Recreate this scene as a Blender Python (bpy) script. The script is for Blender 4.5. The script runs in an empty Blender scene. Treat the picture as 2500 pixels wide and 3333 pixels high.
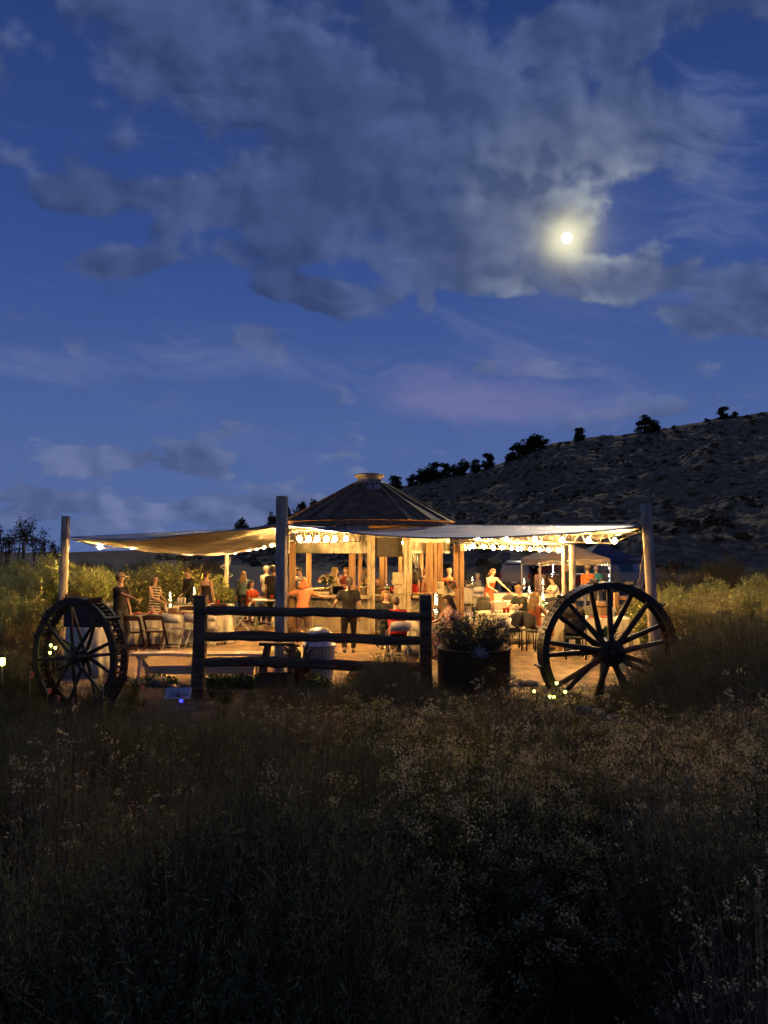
import bpy, math, random
import numpy as np
from mathutils import Vector, Matrix
R = math.radians
PI = math.pi
scene = bpy.context.scene
col = scene.collection
# ------------------------------------------------------------------ camera
F, U0, V0, VH, EYE = 2400.0, 1250.0, 1666.5, 1794.0, 2.31
TH = math.atan((VH - V0) / F)
cam_d = bpy.data.cameras.new('camera')
cam = bpy.data.objects.new('camera', cam_d)
col.objects.link(cam)
cam.location = (0, 0, EYE)
cam.rotation_euler = (PI / 2 + TH, 0, 0)
cam_d.sensor_fit = 'VERTICAL'
cam_d.sensor_height = 36
cam_d.sensor_width = 36
cam_d.lens = 36 * F / 3333
cam_d.clip_end = 9000
cam_d.clip_start = 0.05
scene.camera = cam
# ------------------------------------------------------------------ exposure / renderer
vs = scene.view_settings
vs.view_transform = 'Standard'
vs.look = 'None'
vs.exposure = 0.0
vs.gamma = 1.0
vs.use_curve_mapping = False
scene.render.engine = 'CYCLES'
cy = scene.cycles
cy.use_denoising = True
cy.max_bounces = 6
cy.diffuse_bounces = 3
cy.glossy_bounces = 2
cy.transmission_bounces = 4
cy.transparent_max_bounces = 12
cy.sample_clamp_indirect = 4.0
cy.use_light_tree = True
cy.caustics_reflective = False
cy.caustics_refractive = False

def ray(u, v):
    a = (u - U0) / F
    b = -(v - V0) / F
    return Vector((a, math.cos(TH) - b * math.sin(TH), math.sin(TH) + b * math.cos(TH)))
def P(u, v, Y):
    d = ray(u, v)
    return Vector((0, 0, EYE)) + d * (Y / d.y)
def X(u, Y): return P(u, VH, Y).x
def Z(v, Y): return P(U0, v, Y).z

MOON = ray(1845, 775).normalized()
# ------------------------------------------------------------------ node expression helper
class E:
    def __init__(s, nt, sock): s.nt, s.s = nt, sock
    def _m(s, op, *o, clamp=False):
        n = s.nt.nodes.new('ShaderNodeMath'); n.operation = op; n.use_clamp = clamp
        for i, q in enumerate((s,) + o):
            if isinstance(q, E): s.nt.links.new(q.s, n.inputs[i])
            else: n.inputs[i].default_value = q
        return E(s.nt, n.outputs[0])
    def __add__(s, o): return s._m('ADD', o)
    __radd__ = __add__
    def __sub__(s, o): return s._m('SUBTRACT', o)
    def __rsub__(s, o): return (s * -1) + o
    def __mul__(s, o): return s._m('MULTIPLY', o)
    __rmul__ = __mul__
    def __truediv__(s, o): return s._m('DIVIDE', o)
    def max(s, o): return s._m('MAXIMUM', o)
    def min(s, o): return s._m('MINIMUM', o)
    def pow(s, o): return s._m('POWER', o)
    def exp(s): return s._m('EXPONENT')
    def ss(s, lo, hi):
        n = s.nt.nodes.new('ShaderNodeMapRange'); n.interpolation_type = 'SMOOTHSTEP'
        s.nt.links.new(s.s, n.inputs[0]); n.inputs[1].default_value = lo; n.inputs[2].default_value = hi
        return E(s.nt, n.outputs[0])
def vec(nt, x, y, z):
    n = nt.nodes.new('ShaderNodeCombineXYZ')
    for i, q in enumerate((x, y, z)):
        if isinstance(q, E): nt.links.new(q.s, n.inputs[i])
        else: n.inputs[i].default_value = q
    return n.outputs[0]
def noise(nt, v, scale, detail=6, rough=0.55, dist=0.0):
    n = nt.nodes.new('ShaderNodeTexNoise'); n.inputs['Scale'].default_value = scale
    n.inputs['Detail'].default_value = detail; n.inputs['Roughness'].default_value = rough
    n.inputs['Distortion'].default_value = dist
    nt.links.new(v, n.inputs['Vector'])
    return E(nt, n.outputs[0])
def noise2(nt, v, scale, detail, rough):
    n = nt.nodes.new('ShaderNodeTexNoise'); n.noise_dimensions = '2D'; n.inputs['Scale'].default_value = scale
    n.inputs['Detail'].default_value = detail; n.inputs['Roughness'].default_value = rough
    nt.links.new(v, n.inputs['Vector'])
    return E(nt, n.outputs[0])
def mix(nt, f, a, b):
    n = nt.nodes.new('ShaderNodeMix'); n.data_type = 'RGBA'; n.clamp_factor = True
    for sock, q in ((n.inputs[0], f), (n.inputs[6], a), (n.inputs[7], b)):
        if isinstance(q, E): nt.links.new(q.s, sock)
        elif hasattr(q, 'is_linked'): nt.links.new(q, sock)
        elif isinstance(q, (tuple, list)): sock.default_value = (*q[:3], 1)
        else: sock.default_value = q
    return n.outputs[2]
def vmath(nt, op, a, b):
    n = nt.nodes.new('ShaderNodeVectorMath'); n.operation = op
    for i, q in enumerate((a, b)):
        if hasattr(q, 'is_linked'): nt.links.new(q, n.inputs[i])
        elif isinstance(q, (int, float)): n.inputs['Scale'].default_value = q
        else: n.inputs[i].default_value = q
    return n.outputs[0] if op not in ('DOT_PRODUCT',) else n.outputs[1]

# ------------------------------------------------------------------ world: twilight sky with moonlit clouds
SUN_EL = 3.0
world = bpy.data.worlds.new('World')
scene.world = world
world.use_nodes = True
CLOUDS = ((1150, 380, 900, 460, .30), (1350, 560, 480, 280, .24), (1500, 700, 300, 170, .20), (500, 200, 700, 300, .18), (1950, 330, 260, 190, .24),
          (2200, 30, 300, 90, .42), (1330, 60, 260, 110, .26), (1690, 690, 100, 130, .34), (1560, 800, 180, 70, .22),
          (1800, 905, 280, 62, .46), (1670, 820, 90, 70, .32), (2250, 960, 380, 110, .46), (2050, 170, 90, 150, .36), (2350, 1040, 220, 60, .3),
          (930, 960, 130, 55, .50), (1090, 975, 80, 45, .42), (860, 1090, 90, 45, .40), (700, 930, 90, 35, .30), (930, 1165, 70, 35, .34),
          (580, 1503, 160, 34, .62), (310, 1505, 120, 44, .54), (330, 1665, 560, 62, .50), (900, 1660, 220, 40, .40),
          (260, 640, 200, 60, .34), (390, 855, 190, 34, .36), (1390, 975, 25, 40, .36), (720, 640, 150, 80, .28), (1790, 110, 110, 70, .34))
CIRRUS = ((350, 1180, 620, 60, .6), (1420, 1230, 300, 90, .6), (1750, 1320, 330, 55, .65), (1300, 1400, 520, 80, .35), (2330, 500, 150, 250, .5), (2150, 780, 420, 150, .5), (2050, 1150, 520, 160, .3))
def build_sky():
    nt = world.node_tree
    nt.nodes.clear()
    out = nt.nodes.new('ShaderNodeOutputWorld')
    bg = nt.nodes.new('ShaderNodeBackground')
    tc = nt.nodes.new('ShaderNodeTexCoord')
    sep = nt.nodes.new('ShaderNodeSeparateXYZ')
    nt.links.new(tc.outputs['Generated'], sep.inputs[0])
    dx, dy, dz = (E(nt, sep.outputs[i]) for i in range(3))
    sky = nt.nodes.new('ShaderNodeTexSky')
    sky.sky_type = 'NISHITA'
    sky.sun_disc = False
    sky.sun_elevation = R(SUN_EL)
    sky.sun_rotation = R(190)
    sky.altitude = 1600
    sky.air_density = 1.0
    sky.dust_density = 0.3
    sky.ozone_density = 4.0
    # twilight: the after-sunset blue, deeper towards the zenith
    h = dz.max(0.0)
    grad = mix(nt, h.ss(0.0, 0.42), (0.098, 0.155, 0.380), (0.040, 0.083, 0.300))
    grad = mix(nt, h.ss(0.28, 0.80), grad, (0.014, 0.034, 0.145))
    nish = vmath(nt, 'SCALE', sky.outputs[0], 0.05)
    base = mix(nt, 0.12, grad, nish)
    fy = dy.max(0.06)
    a = dx / fy
    b = dz / fy
    ab = vec(nt, a, b, 0.0)
    front = dy.ss(0.1, 0.3)
    den = dz.max(0.0) + 0.22
    q = vec(nt, dx / den, dy / den, 0.0)
    warp = noise2(nt, ab, 5.0, 2, 0.5)
    qw = vmath(nt, 'ADD', q, vec(nt, warp * 0.06, warp * 0.05, 0.0))
    n1 = noise2(nt, qw, 3.6, 8, 0.52)
    n2 = noise2(nt, vmath(nt, 'ADD', ab, vec(nt, warp * 0.03, warp * -0.02, 0.0)), 8.0, 6, 0.50)
    n2s = noise2(nt, vmath(nt, 'ADD', ab, vec(nt, warp * 0.03 + 0.016, warp * -0.02 + 0.020, 0.0)), 8.0, 3, 0.50)
    def blobs(lst):
        acc = None
        for u, v, ru, rv, w in lst:
            d = ray(u, v)
            n = nt.nodes.new('ShaderNodeVectorMath'); n.operation = 'MULTIPLY_ADD'
            nt.links.new(ab, n.inputs[0])
            n.inputs[1].default_value = (F / ru, F / rv, 0); n.inputs[2].default_value = (-d.x / d.y * F / ru, -d.z / d.y * F / rv, 0)
            d2 = E(nt, vmath(nt, 'DOT_PRODUCT', n.outputs[0], n.outputs[0]))
            m = nt.nodes.new('ShaderNodeMapRange'); m.interpolation_type = 'SMOOTHSTEP'
            nt.links.new(d2.s, m.inputs[0]); m.inputs[1].default_value = -1.6; m.inputs[2].default_value = 3.2
            m.inputs[3].default_value = w * 1.28; m.inputs[4].default_value = 0
            e = E(nt, m.outputs[0])
            acc = e if acc is None else acc + e
        return acc
    bl = blobs(CLOUDS)
    dens = bl * front + (1.0 - front) * 0.22 + (n1 - 0.5) * 1.5 + (n2 - 0.5) * 0.95
    alpha = dens.ss(0.13, 0.37)
    thick = dens.ss(0.30, 0.80)
    # moon proximity
    mdot = E(nt, vmath(nt, 'DOT_PRODUCT', tc.outputs['Generated'], tuple(MOON)))
    ang = (1.0 - mdot).max(0.0) * 2.0            # ~ angle squared
    near = (ang * -22.0).exp()
    near2 = (ang * -130.0).exp()
    aure = (ang * -1100.0).exp()
    core = (ang * -3200.0).exp()
    lit = ((n2 - n2s) * 3.6 + (n1 - 0.5) * 1.2 + 0.42)._m('ADD', 0.0, clamp=True)
    lowness = 1.0 - h.ss(0.05, 0.35)
    clo = mix(nt, lowness, (0.034, 0.056, 0.152), (0.075, 0.110, 0.245))
    chi = mix(nt, lowness, (0.080, 0.116, 0.272), (0.155, 0.200, 0.375))
    ccol = mix(nt, lit, clo, chi)
    ccol = mix(nt, thick * 0.60 * (1.0 - lowness), ccol, (0.040, 0.062, 0.155))
    ccol = mix(nt, near * 0.22 * (1.0 - thick * 0.7), ccol, (0.18, 0.25, 0.39))
    ccol = mix(nt, near2 * (0.02 + lit * 1.35) * (1.0 - thick * 0.75), ccol, (0.54, 0.60, 0.60))
    skyc = mix(nt, alpha * 0.92, base, ccol)
    # cirrus: long thin veils, faintly rose above the hill
    rot = math.radians(9)
    s1 = a * math.cos(rot) + b * math.sin(rot)
    s2 = b * math.cos(rot) - a * math.sin(rot) * -1.0
    ci = noise2(nt, vec(nt, s1 * 1.7 + warp * 0.15, s2 * 9.0 + warp * 0.9, 0.0), 1.8, 6, 0.62)
    cb = blobs(CIRRUS)
    rose = blobs(((1560, 1290, 380, 110, .8),))
    ccir = mix(nt, rose._m('ADD', 0.0, clamp=True), (0.120, 0.162, 0.345), (0.200, 0.185, 0.375))
    ca = (cb * front + (ci - 0.5) * 2.0).ss(0.12, 1.0) * 0.72
    skyc = mix(nt, ca, skyc, ccir)
    # aureole of the moon in the thin cloud
    skyc = mix(nt, near2 * 0.16, skyc, (0.30, 0.33, 0.40))
    skyc = mix(nt, aure * (0.35 + n2 * 0.9), skyc, (0.66, 0.62, 0.42))
    skyc = mix(nt, core * 0.9, skyc, (1.0, 0.95, 0.70))
    below = mix(nt, dz.ss(-0.12, 0.0), (0.02, 0.025, 0.05), skyc)
    nt.links.new(below, bg.inputs['Color'])
    bg.inputs['Strength'].default_value = 1.0
    nt.links.new(bg.outputs[0], out.inputs[0])
build_sky()
world.cycles.sampling_method = 'NONE'
# the moon is the one distant directional light
sl = bpy.data.lights.new('moonlight', 'SUN')
sl.energy = 0.85
sl.color = (1.0, 0.86, 0.62)
sl.angle = R(0.6)
so = bpy.data.objects.new('moonlight', sl)
col.objects.link(so)
# a degree and a half beside the disc, so that the moon's own sphere does not shade it
so.rotation_euler = (-(MOON + Vector((0.0, 0.0, 0.028)))).to_track_quat('-Z', 'Y').to_euler()

# ------------------------------------------------------------------ materials
MATS = {}
def M(name, c=(0.5, 0.5, 0.5), rough=0.7, metal=0.0, var=0.18, scale=6.0, bump=0.0, bscale=60.0, stretch=(1, 1, 1),
      emit=None, estr=0.0, transl=0.0, alpha=1.0, c2=None, spec=0.4, sheen=0.0):
    if name in MATS: return MATS[name]
    m = bpy.data.materials.new(name)
    m.use_nodes = True
    nt = m.node_tree
    bs = nt.nodes['Principled BSDF']
    tc = nt.nodes.new('ShaderNodeTexCoord')
    mp = nt.nodes.new('ShaderNodeMapping')
    mp.inputs['Scale'].default_value = stretch
    nt.links.new(tc.outputs['Object'], mp.inputs[0])
    n = noise(nt, mp.outputs[0], scale, 6, 0.62)
    lo = tuple(max(0, x * (1 - var)) for x in c)
    hi = tuple(min(1, x * (1 + var)) for x in c) if c2 is None else c2
    cc = mix(nt, n.ss(0.3, 0.7), lo, hi)
    nt.links.new(cc, bs.inputs['Base Color'])
    bs.inputs['Roughness'].default_value = rough
    bs.inputs['Metallic'].default_value = metal
    bs.inputs['Specular IOR Level'].default_value = spec
    if alpha < 1: bs.inputs['Alpha'].default_value = alpha
    if emit:
        bs.inputs['Emission Color'].default_value = (*emit, 1)
        bs.inputs['Emission Strength'].default_value = estr
    if bump > 0:
        bn = nt.nodes.new('ShaderNodeBump'); bn.inputs['Strength'].default_value = bump
        bn.inputs['Distance'].default_value = 0.02
        nb = noise(nt, mp.outputs[0], bscale, 4, 0.6)
        nt.links.new(nb.s, bn.inputs['Height'])
        nt.links.new(bn.outputs[0], bs.inputs['Normal'])
    if transl > 0:
        tr = nt.nodes.new('ShaderNodeBsdfTranslucent')
        nt.links.new(cc, tr.inputs[0])
        mx = nt.nodes.new('ShaderNodeMixShader'); mx.inputs[0].default_value = transl
        o = nt.nodes['Material Output']
        nt.links.new(bs.outputs[0], mx.inputs[1]); nt.links.new(tr.outputs[0], mx.inputs[2])
        nt.links.new(mx.outputs[0], o.inputs[0])
    MATS[name] = m
    return m
def glow(name, c, s):
    if name in MATS: return MATS[name]
    m = bpy.data.materials.new(name); m.use_nodes = True
    nt = m.node_tree; nt.nodes.clear()
    o = nt.nodes.new('ShaderNodeOutputMaterial'); e = nt.nodes.new('ShaderNodeEmission')
    e.inputs[0].default_value = (*c, 1); e.inputs[1].default_value = s
    nt.links.new(e.outputs[0], o.inputs[0])
    MATS[name] = m
    return m
def glassm(name, c=(0.95, 0.97, 0.95), a=0.25, rough=0.05):
    if name in MATS: return MATS[name]
    m = bpy.data.materials.new(name); m.use_nodes = True
    nt = m.node_tree; nt.nodes.clear()
    o = nt.nodes.new('ShaderNodeOutputMaterial')
    t = nt.nodes.new('ShaderNodeBsdfTransparent'); t.inputs[0].default_value = (*c, 1)
    g = nt.nodes.new('ShaderNodeBsdfGlossy'); g.inputs['Roughness'].default_value = rough
    fr = nt.nodes.new('ShaderNodeFresnel'); fr.inputs[0].default_value = 1.5
    ad = nt.nodes.new('ShaderNodeMath'); ad.operation = 'ADD'; ad.inputs[1].default_value = a * 0.4
    nt.links.new(fr.outputs[0], ad.inputs[0])
    mx = nt.nodes.new('ShaderNodeMixShader')
    nt.links.new(ad.outputs[0], mx.inputs[0]); nt.links.new(t.outputs[0], mx.inputs[1]); nt.links.new(g.outputs[0], mx.inputs[2])
    nt.links.new(mx.outputs[0], o.inputs[0])
    MATS[name] = m
    return m

# ------------------------------------------------------------------ mesh builder
def frame(d):
    d = Vector(d).normalized()
    up = Vector((0, 0, 1)) if abs(d.z) < 0.95 else Vector((1, 0, 0))
    x = d.cross(up).normalized()
    return x, x.cross(d).normalized()
class MB:
    def __init__(s): s.v, s.f, s.m, s.sm = [], [], [], []
    def add(s, vs, fs, mi=0, smooth=False):
        o = len(s.v)
        s.v.extend([tuple(p) for p in vs])
        for f in fs:
            s.f.append([i + o for i in f]); s.m.append(mi); s.sm.append(smooth)
        return s
    def box(s, c, size, rot=None, mi=0, taper=1.0):
        hx, hy, hz = (q / 2 for q in size)
        vs = []
        for z in (-1, 1):
            t = taper if z > 0 else 1.0
            for x, y in ((-1, -1), (1, -1), (1, 1), (-1, 1)):
                p = Vector((x * hx * t, y * hy * t, z * hz))
                if rot is not None: p = rot @ p
                vs.append(p + Vector(c))
        return s.add(vs, [(3, 2, 1, 0), (4, 5, 6, 7), (0, 1, 5, 4), (1, 2, 6, 5), (2, 3, 7, 6), (3, 0, 4, 7)], mi)
    def beam(s, a, b, w, t, mi=0, up=None):
        a, b = Vector(a), Vector(b)
        d = (b - a).normalized()
        x, y = frame(d) if up is None else (d.cross(Vector(up)).normalized(), None)
        if y is None: y = x.cross(d).normalized()
        vs = [p + x * sx * w / 2 + y * sy * t / 2 for p in (a, b) for sx, sy in ((-1, -1), (1, -1), (1, 1), (-1, 1))]
        return s.add(vs, [(0, 1, 2, 3), (7, 6, 5, 4), (0, 4, 5, 1), (1, 5, 6, 2), (2, 6, 7, 3), (3, 7, 4, 0)], mi)
    def tube(s, pts, rad, n=8, mi=0, smooth=True, lat=None, cap=True):
        pts = [Vector(p) for p in pts]
        k = len(pts)
        if not isinstance(rad, (list, tuple)): rad = [rad] * k
        vs, fs = [], []
        px = None
        for i, p in enumerate(pts):
            d = (pts[min(i + 1, k - 1)] - pts[max(i - 1, 0)])
            if d.length < 1e-9: d = Vector((0, 0, 1))
            d.normalize()
            if lat is not None:
                x = Vector(lat) - d * d.dot(Vector(lat)); x.normalize(); y = x.cross(d)
            else:
                if px is None: x, y = frame(d)
                else:
                    x = px - d * d.dot(px)
                    x = x.normalized() if x.length > 1e-6 else frame(d)[0]
                    y = x.cross(d)
                px = x
            r = rad[i]
            rx, ry = r if isinstance(r, (list, tuple)) else (r, r)
            for j in range(n):
                a = 2 * PI * j / n
                vs.append(p + x * rx * math.cos(a) + y * ry * math.sin(a))
        for i in range(k - 1):
            for j in range(n):
                j2 = (j + 1) % n
                fs.append((i * n + j, i * n + j2, (i + 1) * n + j2, (i + 1) * n + j))
        if cap:
            fs.append(tuple(range(n - 1, -1, -1))); fs.append(tuple(range((k - 1) * n, k * n)))
        return s.add(vs, fs, mi, smooth)
    def lathe(s, prof, n=16, c=(0, 0, 0), mi=0, smooth=True, a0=0.0, a1=2 * PI, cap=True, rf=None):
        full = abs(a1 - a0 - 2 * PI) < 1e-6
        m = n if full else n + 1
        vs, fs = [], []
        for r, z in prof:
            for j in range(m):
                a = a0 + (a1 - a0) * j / n
                rr = r if rf is None else rf(r, a, z)
                vs.append((c[0] + rr * math.cos(a), c[1] + rr * math.sin(a), c[2] + z))
        for i in range(len(prof) - 1):
            for j in range(n):
                j2 = (j + 1) % m
                fs.append((i * m + j, i * m + j2, (i + 1) * m + j2, (i + 1) * m + j))
        if cap and full:
            if prof[0][0] > 1e-4: fs.append(tuple(range(m - 1, -1, -1)))
            if prof[-1][0] > 1e-4: fs.append(tuple(range((len(prof) - 1) * m, len(prof) * m)))
        return s.add(vs, fs, mi, smooth)
    def ell(s, c, r, n=10, rings=6, rot=None, mi=0):
        vs, fs = [], []
        for i in range(rings + 1):
            t = PI * i / rings
            for j in range(n):
                a = 2 * PI * j / n
                p = Vector((r[0] * math.sin(t) * math.cos(a), r[1] * math.sin(t) * math.sin(a), -r[2] * math.cos(t)))
                if rot is not None: p = rot @ p
                vs.append(p + Vector(c))
        for i in range(rings):
            for j in range(n):
                j2 = (j + 1) % n
                fs.append((i * n + j, i * n + j2, (i + 1) * n + j2, (i + 1) * n + j))
        return s.add(vs, fs, mi, True)
    def mesh(s, name, mats):
        me = bpy.data.meshes.new(name)
        me.from_pydata(s.v, [], s.f)
        for m in (mats if isinstance(mats, (list, tuple)) else [mats]): me.materials.append(m)
        me.polygons.foreach_set('material_index', s.m)
        me.polygons.foreach_set('use_smooth', s.sm)
        me.update()
        return me
    def build(s, name, mats, parent=None, loc=None, bevel=0.0):
        o = bpy.data.objects.new(name, s.mesh(name, mats))
        col.objects.link(o)
        if parent is not None: o.parent = parent
        if loc is not None: o.location = loc
        if bevel > 0:
            b = o.modifiers.new('bevel', 'BEVEL'); b.width = bevel; b.segments = 2; b.limit_method = 'ANGLE'
        return o
def rawmesh(name, V, Fq, mats, mi=None, smooth=False):
    """numpy verts (n,3) and quads (m,4)"""
    me = bpy.data.meshes.new(name)
    V = np.ascontiguousarray(V, dtype=np.float32); Fq = np.ascontiguousarray(Fq, dtype=np.int32)
    k = Fq.shape[1]
    me.vertices.add(len(V)); me.vertices.foreach_set('co', V.ravel())
    me.loops.add(Fq.size); me.loops.foreach_set('vertex_index', Fq.ravel())
    me.polygons.add(len(Fq))
    me.polygons.foreach_set('loop_start', np.arange(0, Fq.size, k, dtype=np.int32))
    me.polygons.foreach_set('loop_total', np.full(len(Fq), k, dtype=np.int32))
    for m in (mats if isinstance(mats, (list, tuple)) else [mats]): me.materials.append(m)
    if mi is not None: me.polygons.foreach_set('material_index', np.ascontiguousarray(mi, dtype=np.int32))
    me.polygons.foreach_set('use_smooth', np.full(len(Fq), smooth, dtype=bool))
    me.update(calc_edges=True); me.validate()
    return me
def tag(o, label=None, cat=None, group=None, kind=None):
    if label: o['label'] = label
    if cat: o['category'] = cat
    if group: o['group'] = group
    if kind: o['kind'] = kind
    return o
def thing(name, label, cat, loc=(0, 0, 0), rz=0.0, group=None):
    o = bpy.data.objects.new(name, None); col.objects.link(o)
    o.empty_display_size = 0.1
    o.location = loc; o.rotation_euler = (0, 0, rz)
    return tag(o, label, cat, group)
def obj(name, me, parent=None, loc=None, rz=0.0):
    o = bpy.data.objects.new(name, me); col.objects.link(o)
    if parent is not None: o.parent = parent
    if loc is not None: o.location = loc
    o.rotation_euler = (0, 0, rz)
    return o
KIDS = {}
def copy_tree(o, parent=None):
    c = o.copy(); col.objects.link(c)
    if parent is not None: c.parent = parent
    for ch in KIDS.get(o.name) or [x for x in o.children]:
        copy_tree(ch, c)
    return c
def hashn(ix, iy, seed):
    h = (ix.astype(np.int64) * 374761393 + iy.astype(np.int64) * 668265263 + seed * 974711) & 0x7fffffff
    h = ((h ^ (h >> 13)) * 1274126177) & 0x7fffffff
    return ((h ^ (h >> 16)) & 0xffff) / 65535.0
def vnoise(x, y, seed=0):
    ix, iy = np.floor(x), np.floor(y)
    fx, fy = x - ix, y - iy
    fx = fx * fx * (3 - 2 * fx); fy = fy * fy * (3 - 2 * fy)
    a = hashn(ix, iy, seed); b = hashn(ix + 1, iy, seed); c = hashn(ix, iy + 1, seed); d = hashn(ix + 1, iy + 1, seed)
    return (a * (1 - fx) + b * fx) * (1 - fy) + (c * (1 - fx) + d * fx) * fy
def fbm(x, y, seed=0, oct=5):
    x = np.asarray(x, dtype=float); y = np.asarray(y, dtype=float)
    t, s, n = 0, 1.0, 0
    for i in range(oct):
        t = t + vnoise(x * 2 ** i, y * 2 ** i, seed + i * 17) * s; n += s; s *= 0.5
    return t / n
def sstep(a, b, x):
    t = np.clip((np.asarray(x, dtype=float) - a) / (b - a), 0, 1)
    return t * t * (3 - 2 * t)
def ground_z(x, y):
    x = np.asarray(x, dtype=float); y = np.asarray(y, dtype=float)
    slope = 0.2 * (1 - sstep(11.2, 13.0, y)) + np.clip(10.0 - y, 0, 40) * 0.045
    bump = (fbm(x * 0.5 + 9, y * 0.5, 3, 4) - 0.5) * 0.16 * (1 - sstep(11.0, 12.6, y) * (1 - sstep(7.0, 9.0, np.abs(x)) * 0.8))
    bank = sstep(7.5, 12, np.abs(x)) * sstep(12, 20, y) * 0.12
    return slope + bump + bank
def gz(x, y): return float(ground_z(np.array([x]), np.array([y]))[0])
# ================================================================== SETTING
rng = np.random.default_rng(7)
random.seed(5)
def grid_mesh(name, xs, ys, zf, mat):
    gx, gy = np.meshgrid(xs, ys)
    V = np.stack([gx.ravel(), gy.ravel(), zf(gx, gy).ravel()], 1)
    nx, ny = len(xs), len(ys)
    i, j = np.meshgrid(np.arange(nx - 1), np.arange(ny - 1))
    k = (j * nx + i).ravel()
    Fq = np.stack([k, k + 1, k + nx + 1, k + nx], 1)
    return rawmesh(name, V, Fq, mat, smooth=True)
def graded(lo, hi, a, b, fine, grow=1.25):
    pts = list(np.arange(a, b + 1e-6, fine))
    st, p = fine, b
    while p < hi: st *= grow; p += st; pts.append(min(p, hi))
    st, p = fine, a
    while p > lo: st *= grow; p -= st; pts.insert(0, max(p, lo))
    return np.array(pts)
soil = M('dry_soil', (0.13, 0.092, 0.050), 0.95, var=0.45, scale=2.5, bump=0.6, bscale=30)
g = obj('ground', grid_mesh('ground', graded(-900, 900, -14, 14, 0.3), graded(-60, 1200, 0, 34, 0.3), ground_z, soil))
tag(g, kind='structure')
sand = M('patio_sand', (0.32, 0.215, 0.120), 0.95, var=0.32, scale=2.6, bump=1.0, bscale=7)
# patio of raked sand, irregular outline, trodden surface
def patio():
    n = 150
    ang = np.linspace(0, 2 * PI, n, endpoint=False)
    rr = np.linspace(0, 1, 46)
    cx, cy = 0.2, 22.4
    V = [(cx, cy, 0.03)]
    for r in rr[1:]:
        for a in ang:
            ca, sa = math.cos(a), math.sin(a)
            k = (abs(ca) ** 4 + abs(sa) ** 4) ** -0.25
            w = 1 + 0.03 * math.sin(5 * a + 1) + 0.02 * math.sin(11 * a)
            V.append((cx + 8.6 * ca * k * r * w, cy + 10.2 * sa * k * r * w, 0.0))
    V = np.array(V)
    V[:, 2] = 0.012 + (fbm(V[:, 0] * 2.4, V[:, 1] * 2.4, 31, 4) - 0.5) * 0.075 + 0.02
    V[-n:, 2] = -0.06
    Fs = []
    for i in range(len(rr) - 2):
        for j in range(n):
            a, b = 1 + i * n + j, 1 + i * n + (j + 1) % n
            Fs.append((a, b, b + n, a + n))
    me = rawmesh('patio', V, np.array(Fs), sand, smooth=True)
    return me
tag(obj('patio', patio()), kind='structure')

# ---- hillside behind
CREST = [(-900, 1808, 420), (-200, 1805, 420), (230, 1800, 400), (560, 1786, 330), (700, 1750, 250), (820, 1722, 210), (950, 1692, 190), (1100, 1640, 180), (1280, 1590, 170), (1500, 1543, 165),
         (1600, 1518, 160), (1700, 1484, 158), (1800, 1446, 155), (1900, 1428, 153), (2100, 1400, 150), (2300, 1371, 148), (2500, 1338, 145), (2900, 1290, 142), (3500, 1240, 140)]
cu = np.array([c[0] for c in CREST], float); cv = np.array([c[1] for c in CREST], float); cY = np.array([c[2] for c in CREST], float)
def hill_pt(u, t):
    """u: bearing, t: 0 at foot, 1 at crest, >1 behind"""
    u = np.asarray(u, float); t = np.asarray(t, float)
    Yc = np.interp(u, cu, cY); vc = np.interp(u, cu, cv)
    zc = EYE + (VH - vc) / F * Yc
    Yf = 64 + (Yc - 140) * 0.55
    Y = Yf + (Yc - Yf) * t
    x = (u - U0) / F * Y
    prof = np.where(t < 1, 0.12 * t + 0.88 * (t ** 1.15), 1 + (t - 1) * 0.12)
    z = zc * prof
    amp = sstep(0.02, 0.15, t) * (1 - sstep(0.86, 1.0, t) * 0.75) * np.clip(zc / 20, 0.12, 1)
    st = fbm(x * 0.05, z * 0.30, 4, 4)
    led = np.abs(((z * 0.42 + st * 2.2) % 1.0) - 0.5)
    z = z + amp * ((fbm(x * 0.09, Y * 0.09, 11, 5) - 0.5) * 5.0 + (led - 0.25) * 0.9 + (fbm(x * 0.6, Y * 0.6, 5, 3) - 0.5) * 1.1)
    return x, Y, z
uu = np.arange(-900, 3501, 9.0)
tt = np.concatenate([np.linspace(-0.05, 1.0, 95), [1.1, 1.4, 2.2]])
UU, TT = np.meshgrid(uu, tt)
hx, hy, hz = hill_pt(UU, TT)
hz = np.where(TT < 0.0, -1.0, hz)
nx, ny = len(uu), len(tt)
i, j = np.meshgrid(np.arange(nx - 1), np.arange(ny - 1)); k = (j * nx + i).ravel()
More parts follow.
